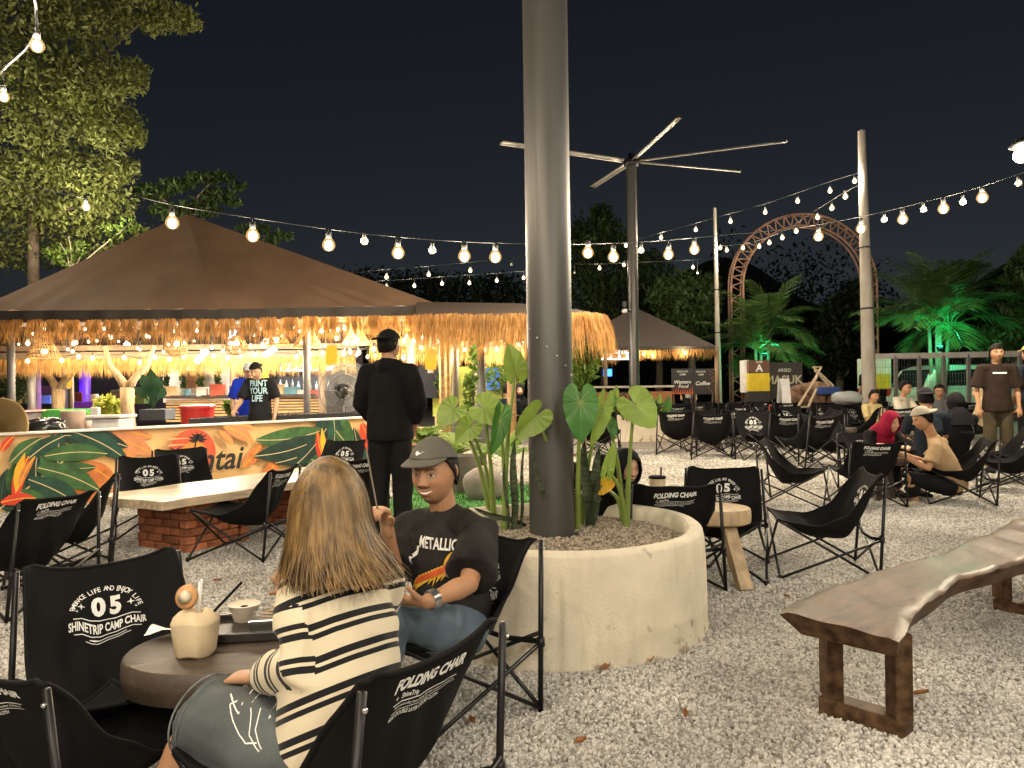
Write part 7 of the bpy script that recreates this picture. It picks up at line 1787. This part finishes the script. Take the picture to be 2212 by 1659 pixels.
q = at(2022, 800, 23); palm('areca_palm', 'big clumping palm lit green from below behind the fence', (q.x, 23, 0), 3.5, 2.7, 44, PALM, 3, 4, .07, (0, 80))
q = at(1645, 820, 25.5); palm('areca_palm', 'palm with green glow at its foot right of the arch leg', (q.x, 25.5, 0), 3.0, 2.3, 36, PALM, 9, 3, .07, (0, 80))
for k, (px, py, d) in enumerate(((2030, 752, 22.2), (1652, 768, 24.8))):
    p = at(px, py, d); t = thing('spot_light', 'green garden uplight at the foot of the %s palm' % ('larger', 'smaller')[k], 'light', p); MB().lathe([(.05, -.1), (.09, .06), (.0001, .05)], 14).obj('housing', BLK, t, smooth=True); MB().lathe([(.0001, .07), (.085, .07)], 14).obj('lens', emi('green_lens', (.05, 1, .45), 6), t)
    lamp(p + V(0, -.05, .22), 120 if k == 0 else 55, (.03, 1, .42), .08, t)
# potted and stall plants
FERN = mat('fern_leaf', (.16, .26, .05), .5, var=.25, scale=3, trans=.35)
def fern(label, c, L, n, seed, m=FERN, name='fern'):
    r = random.Random(seed); t = thing(name, label, 'plant', c); fm = frond_mesh(L, 26, L * .26, .75, m, seed, .012)
    for j in range(n): o = link('frond', fm, t); o.rotation_euler = (radians(r.uniform(5, 50)), 0, 2 * pi * j / n + r.uniform(-.2, .2)); o.scale = (r.uniform(.75, 1.05),) * 3
q = at(918, 905, 10.2); fern('bright fern in the pale pot beside the standing man', (q.x, q.y, .48), .62, 14, 4)
q = at(1150, 900, 9.8); fern('long feathery palm seedling behind the steel pole', (q.x - .35, q.y, .35), .9, 10, 7)
q = at(985, 870, 12.0); fern('fern at the foot of the bamboo posts', (q.x, q.y, .2), .7, 11, 9)
def bush(label, blobs, size, m, base, seed, name='bush'):
    rs = np.random.default_rng(seed); t = thing(name, label, 'bush', base); mb = MB()
    for (px, py, d, rx, ry, n) in blobs: leaf_cloud(mb, at(px, py, d), (rx * d / FPX, rx * d / FPX, ry * d / FPX), n, size, rs)
    mb.obj('foliage', m, t, world=True); b = Vector(base); c = at(blobs[0][0], blobs[0][1], blobs[0][2]); MB().tube([b, lerp(b, c, .6), c], [.03, .02, .01], 6).obj('stem', WOODT, t, world=True)
bush('leafy green climber under the rounded thatch corner', [(1262, 785, 12.6, 34, 40, 700), (1250, 850, 12.6, 26, 40, 400), (1285, 760, 12.6, 24, 20, 250)], .06, LEAF['bright'], (at(1262, 830, 12.6).x, 12.6, 0), 31)
bush('climbing vine with pale heart leaves on the grey post', [(1022, 800, 10.7, 10, 60, 160), (1012, 850, 10.7, 12, 50, 150)], .05, LEAF['bright'], (at(1022, 830, 10.7).x, 10.7, 0), 32, 'vine')
bush('dark shrub at the far left edge of the stall', [(20, 830, 15.5, 40, 40, 700), (-10, 860, 15.5, 40, 40, 500)], .07, LEAF['mid'], (at(20, 830, 15.5).x, 15.5, 0), 33)
bush('yellow-green bamboo grass beside the tree trunk', [(232, 880, 14.2, 26, 26, 500), (220, 900, 14.2, 26, 14, 250)], .07, mat('lime_foliage', (.30, .34, .05), .5, trans=.3), (at(232, 880, 14.2).x, 14.2, 0), 34)
bush('small pot plant with broad leaves on the grill counter', [(512, 890, 12.5, 18, 14, 110), (495, 880, 12.5, 10, 12, 60)], .09, LEAF['bright'], (at(512, 900, 12.5).x, 12.5, .7), 35)
bush('leafy growth over the lime wall', [(1085, 810, 18.2, 50, 40, 700), (960, 830, 18.2, 20, 30, 250)], .07, LEAF['bright'], (at(1085, 830, 18.2).x, 18.2, 0), 36)
for k, px in enumerate((358, 396, 433, 470)):
    mb = MB(); rs = np.random.default_rng(50 + k); a = at(px, 785, 17.2)
    for j in range(9): leaf_cloud(mb, (a.x + rs.normal() * .02, 17.2, a.z - .085 * j), (.09 - .005 * j, .06, .06), 45, .05, rs)
    single(mb, 'hanging_vine', LEAF['mid'], 'green hanging vine on the white stall wall, %s from the left' % ORD[k], 'vine', a, group='hanging vines')
# banana-like plant in the grey box
q = at(330, 884, 13.4); t = thing('banana_plant', 'dark broad-leaved plant growing from the grey planter box', 'plant', q)
BAN = mat('banana_leaf', (.02, .06, .03), .4, var=.25, scale=4, trans=.2)
for k, (px, py, w) in enumerate(((312, 808, 14), (345, 812, 14), (330, 795, 12), (295, 835, 10), (362, 838, 12), (320, 830, 12))):
    a, b = q, at(px, py, 13.4 + .1 * (k % 3)); x = (b - a); s = x.cross(V(0, 1, .2)).normalized(); W = w / FPX * 13.4
    MB().grid(lambda u, v: a + x * u + s * ((v - .5) * 2 * W * float(np.interp(u, [0, .35, .5, .75, 1], [.08, .12, .8, 1, .02]))) + V(0, -.1 * u * u, .05 * sin(pi * u)), 12, 5).obj('leaf', BAN, t, smooth=True, world=True)
# plants in the second planter
for k, (px, py, h) in enumerate(((1327, 862, 30), (1322, 880, 20), (1420, 880, 26), (1440, 885, 18))):
    p = V(at(px, 880, P2.y).x, P2.y - .5, .55); t = thing('taro_plant', 'young taro in the second planter, %s from the left' % ORD[(0, 1, 2, 3)[k]], 'plant', p, group='young taros in the second planter'); b = at(px, py, P2.y - .5)
    heart(b, b + V(.06, -.05, .32), .2, V(0, -1, .2), 1 if k % 2 else 0, .3, .1, t); petiole([p, lerp(p, b, .3), lerp(p, b, .7), b], .02, .008, t)
bush('strappy green plant around the fan pole foot', [(1395, 882, 16.9, 30, 14, 160), (1350, 885, 16.9, 16, 10, 80)], .16, LEAF['mid'], (at(1390, 890, 16.9).x, 16.9, .55), 41)
# ------------------------------------------------------------------ string lights
GLOW = D.materials.new('bulb_glass_halo'); GLOW.use_nodes = True
_n = GLOW.node_tree.nodes; _l = GLOW.node_tree.links; _n.remove(_n['Principled BSDF'])
_e = _n.new('ShaderNodeEmission'); _e.inputs[0].default_value = (1, .60, .20, 1); _e.inputs[1].default_value = .85; _t = _n.new('ShaderNodeBsdfTransparent'); _m = _n.new('ShaderNodeMixShader'); _m.inputs[0].default_value = .42  # amber emission in the oversized glass imitates a halo round each lit bulb
_l.new(_t.outputs[0], _m.inputs[1]); _l.new(_e.outputs[0], _m.inputs[2]); _l.new(_m.outputs[0], _n['Material Output'].inputs[0])
try: GLOW.cycles.emission_sampling = 'NONE'
except Exception: pass
CAB = mat('cable', (.008, .008, .008), .6, var=0); OFFB = glassmat('off_bulb', (.8, .8, .78), .08, .35)
def bulb_parts(t, p, r, lit, watts, cord=.0, col=WARM):
    if cord: MB().tube([p + V(0, 0, r * 1.9), p + V(0, 0, r * 1.9 + cord)], .005, 5).obj('drop_cord', CAB, t, world=True)
    s = MB().tube([p + V(0, 0, r * .95), p + V(0, 0, r * 1.9)], r * .42, 8).obj('socket', CAB, t, world=True, smooth=True)
    MB().lathe([(.0001, -r * 1.05), (r * .6, -r * .85), (r * .95, -r * .3), (r * .9, r * .2), (r * .55, r * .8), (r * .4, r * 1.0)], 14, p).obj('bulb', GLOW if lit else OFFB, t, world=True, smooth=True)
    if lit: MB().ball(p - V(0, 0, r * .15), (r * .6, r * .6, r * .75), 12, 8).obj('filament_core', BULB, t, world=True, smooth=True)
    if lit and watts: lamp(p, watts, col, r * 1.1, t)
def string(label, cable, bulbs, watts=28, r=.082):
    """cable: list of (px, py, d); bulbs: list of (px, py, lit) hung below it at the cable's distance"""
    C = [at(*c) for c in cable]; t = thing('string_lights', label, 'string lights', C[0])
    P = [crom([tuple(c) for c in C], k / 60) for k in range(61)]; MB().tube(P, .0055, 6).obj('cable', CAB, t, world=True, smooth=True)
    xs = [c[0] for c in cable]; ds = [c[2] for c in cable]; ys = [c[1] for c in cable]; o_ = np.argsort(xs)
    for (px, py, lit) in bulbs:
        d = float(np.interp(px, np.array(xs)[o_], np.array(ds)[o_])); cy_ = float(np.interp(px, np.array(xs)[o_], np.array(ys)[o_]))
        p = at(px, py, d); cord = max(0, (py - cy_) / FPX * d - r * 1.9); bulb_parts(t, p, r if lit else r * .6, lit, watts, cord)
    return t
string('main string of bulbs sagging from the tent peak across to the right edge', [(300, 425, 8.8), (372, 442, 9.0), (500, 464, 9.0), (710, 495, 9.2), (860, 512, 9.3), (1000, 522, 9.5), (1120, 526, 9.8), (1270, 527, 10.4), (1425, 520, 11.2), (1560, 508, 12.0), (1710, 494, 12.4), (1860, 468, 12.2), (2010, 433, 11.6), (2110, 406, 11.0), (2230, 366, 10.4)],
       [(372, 480, 1), (546, 508, 1), (710, 528, 1), (787, 520, 0), (860, 545, 1), (934, 540, 0), (1003, 552, 1), (1070, 554, 1), (1270, 545, 1), (1325, 554, 1), (1385, 540, 0), (1444, 549, 1), (1500, 538, 1), (1768, 510, 1), (1860, 493, 1), (1910, 474, 0), (1950, 473, 1), (1995, 452, 0), (2038, 450, 1), (2080, 436, 0), (2122, 426, 1), (2200, 395, 0)], 150)
string('upper string of bulbs running from the tall concrete pole down to the left', [(1862, 372, 17.4), (1793, 392, 18), (1653, 440, 19), (1503, 482, 20), (1352, 524, 21.5), (1240, 556, 23)], [(1846, 391, 1), (1793, 412, 1), (1723, 434, 1), (1653, 458, 1), (1578, 478, 1), (1503, 496, 1), (1428, 513, 1), (1352, 530, 1)], 110, .06)
string('string of bulbs following the arch towards the slim pole', [(1868, 395, 17.3), (1825, 415, 18), (1766, 452, 20), (1690, 500, 22), (1622, 524, 24), (1555, 532, 24.8), (1450, 545, 26)], [(1826, 424, 1), (1797, 449, 1), (1766, 469, 1), (1720, 499, 1), (1690, 513, 1), (1662, 524, 1), (1640, 532, 1), (1605, 535, 1), (1570, 540, 1), (1556, 535, 1)], 70, .07)
string('short far string of bulbs behind the fan pole', [(1230, 570, 20), (1300, 570, 20.5), (1400, 566, 21), (1520, 560, 22)], [(1295, 579, 1), (1348, 572, 1), (1497, 577, 1), (1241, 589, 0), (1507, 590, 0)], 70, .055)
string('upper of the two far strings left of the steel pole', [(735, 592, 16), (835, 582, 16.5), (926, 575, 17), (1016, 566, 17.5), (1131, 556, 18)], [(835, 598, 1), (926, 593, 1), (1016, 584, 1), (1105, 571, 0)], 80, .052)
string('lower of the two far strings left of the steel pole', [(760, 612, 17.5), (835, 606, 18), (955, 598, 18.5), (1073, 590, 19), (1150, 584, 19.5)], [(835, 619, 1), (895, 617, 1), (955, 612, 1), (1014, 611, 1), (1073, 606, 1), (1131, 600, 1)], 60, .05)
# the near string passing over the camera on the left and its continuation round the yard
t = thing('string_lights', 'nearest string of clear bulbs hanging at the top left corner', 'string lights', at(80, 95, 3.5))
near = [at(186, 446, 15.6), at(-30, 398, 14.2), at(-60, 330, 8.6), at(-60, 262, 5.4), at(8, 208, 4.6), at(80, 97, 3.5), V(-1.75, 2.3, 3.05), V(-1.35, 1.0, 3.05), V(-.9, -.4, 3.0), V(-.4, -1.8, 3.0)]
Pn = [crom([tuple(p + V(0, 0, .16)) for p in near], k / 50) for k in range(51)]; MB().tube(Pn, .007, 6).obj('cable', CAB, t, world=True, smooth=True)
for k, p in enumerate(near):
    bulb_parts(t, p, (.09, .09, .05)[k] if k < 3 else .034, True, (300, 360, 200, 150, 95, 115, 140, 140, 140, 130)[k], .10)
t = thing('string_lights', 'string of bulbs leaving the right edge overhead', 'string lights', V(4.5, 3.5, 3.3))
nr = [V(5.2, 6.2, 3.6), V(4.6, 4.6, 3.4), V(4.0, 3.0, 3.3), V(3.2, 1.4, 3.2), V(2.4, -.2, 3.2), V(1.6, -1.8, 3.2)]
MB().tube([crom([tuple(p + V(0, 0, .16)) for p in nr], k / 30) for k in range(31)], .007, 6).obj('cable', CAB, t, world=True, smooth=True)
for p in nr: bulb_parts(t, p, .034, True, 140, .1, (1, .88, .70))
t = thing('string_lights', 'string of bulbs crossing the yard behind the viewer', 'string lights', V(0, -2.4, 2.6))
bk = [V(-4.2, -1.6, 2.65), V(-2.8, -2.2, 2.5), V(-1.4, -2.5, 2.4), V(0, -2.6, 2.4), V(1.4, -2.5, 2.4), V(2.8, -2.2, 2.5), V(4.2, -1.6, 2.65)]
MB().tube([crom([tuple(p + V(0, 0, .16)) for p in bk], k / 30) for k in range(31)], .007, 6).obj('cable', CAB, t, world=True, smooth=True)
for p in bk: bulb_parts(t, p, .034, True, 165, .1, (1, .88, .70))
# flood lamp at the right edge
p = at(2206, 336, 9.0); t = thing('flood_lamp', 'bright warm flood lamp at the right edge', 'lamp', p)
MB().ball(p, .085, 16, 10).obj('bulb', emi('flood_glow', (1, .82, .5), 30), t, smooth=True, world=True); MB().lathe([(.05, .07), (.13, .10), (.05, .2)], 16, p).obj('housing', CAB, t, world=True, smooth=True)
MB().tube([p + V(0, 0, .18), p + V(.5, .1, .2), p + V(.55, .1, -3.9)], .035, 10).obj('pole', CONC, t, world=True, smooth=True)
lamp(p + V(-.02, -.12, -.05), 680, (1, .84, .60), .09, t)
# ------------------------------------------------------------------ bulbs inside the stalls
def bulb_row(label, pts, d, watts, r=.05):
    t = thing('bulb_row', label, 'string lights', at(pts[0][0], pts[0][1], d)); ps = sorted(pts)
    MB().tube([at(x, y - 6, d) for x, y in ps], .008, 5).obj('cable', CAB, t, world=True)
    for i, (x, y) in enumerate(pts): bulb_parts(t, at(x, y, d), r, True, watts * 1.8, 0, (1, .76, .45))
bulb_row('row of bulbs along the inner thatched beam', [(60, 779), (133, 778), (170, 770), (200, 773), (268, 772), (302, 782), (335, 771), (366, 775), (396, 770), (461, 768), (491, 773), (520, 767), (550, 766), (640, 770), (670, 765), (697, 762)], 14.2, 20)
bulb_row('upper scatter of bulbs under the tent rafters', [(60, 741), (159, 741), (239, 725), (317, 725), (381, 738), (399, 740), (567, 745), (594, 716), (651, 741), (667, 740), (693, 714)], 13.6, 26)
bulb_row('bulbs under the canopy around the standing man', [(695, 714), (729, 711), (745, 708), (766, 721), (727, 730), (743, 763), (756, 759), (775, 761), (807, 754), (873, 736), (893, 736), (910, 750), (944, 737), (912, 726)], 12.9, 26)
bulb_row('bulbs along the thatched canopy right of the standing man', [(872, 772), (960, 766), (981, 754), (1004, 754), (1046, 754), (1073, 753), (1123, 743)], 13.0, 30)
bulb_row('small bulbs under the far tent eaves', [(1260, 765), (1290, 762), (1390, 764), (1410, 768), (1480, 762)], 22.6, 40)
def fairy(label, x0, x1, y0, y1, d0, d1, n, seed):
    r = random.Random(seed); t = thing('fairy_lights', label, 'string lights', at((x0 + x1) / 2, y0, d0)); ps = []
    for k in range(n):
        p = at(lerp(x0, x1, (k + r.random()) / n), r.uniform(y0, y1), r.uniform(d0, d1)); ps.append(p); bulb_parts(t, p, r.uniform(.026, .042), True, 0, r.uniform(.02, .2))
    MB().tube([p + V(0, 0, .12) for p in ps], .004, 5).obj('cable', CAB, t, world=True)
fairy('loose tangle of small bulbs under the left half of the big tent', 20, 330, 708, 762, 13.0, 15.5, 22, 1)
fairy('loose tangle of small bulbs above the cooks', 340, 690, 706, 762, 13.0, 15.5, 26, 2)
fairy('loose tangle of small bulbs around the standing man under the canopy', 700, 1120, 712, 775, 12.6, 15.5, 30, 3)
# work lights at the back of the food court
for x, y, z, w_ in ((-8.5, 17.0, 2.3, 120), (-5.2, 16.3, 2.3, 120), (-2.6, 16.8, 2.3, 110), (0.2, 16.8, 2.2, 90)):
    t = thing('work_light', 'round work light under the tent at the back, near x %d' % round(x + 9) if False else {-8.5: 'round ceiling light deep in the stall at the far left', -5.2: 'round ceiling light above the white stall wall', -2.6: 'round ceiling light above the dark shop front', 0.2: 'round ceiling light above the lime wall'}[x], 'light', (x, y, z))
    MB().ball((0, 0, 0), .07, 12, 8).obj('globe', BULB, t, smooth=True); MB().tube([(0, 0, .06), (0, 0, .4)], .01, 6).obj('cord', CAB, t); lamp((x, y, z - .02), w_ * 2.2, (1, .88, .72), .1, t)
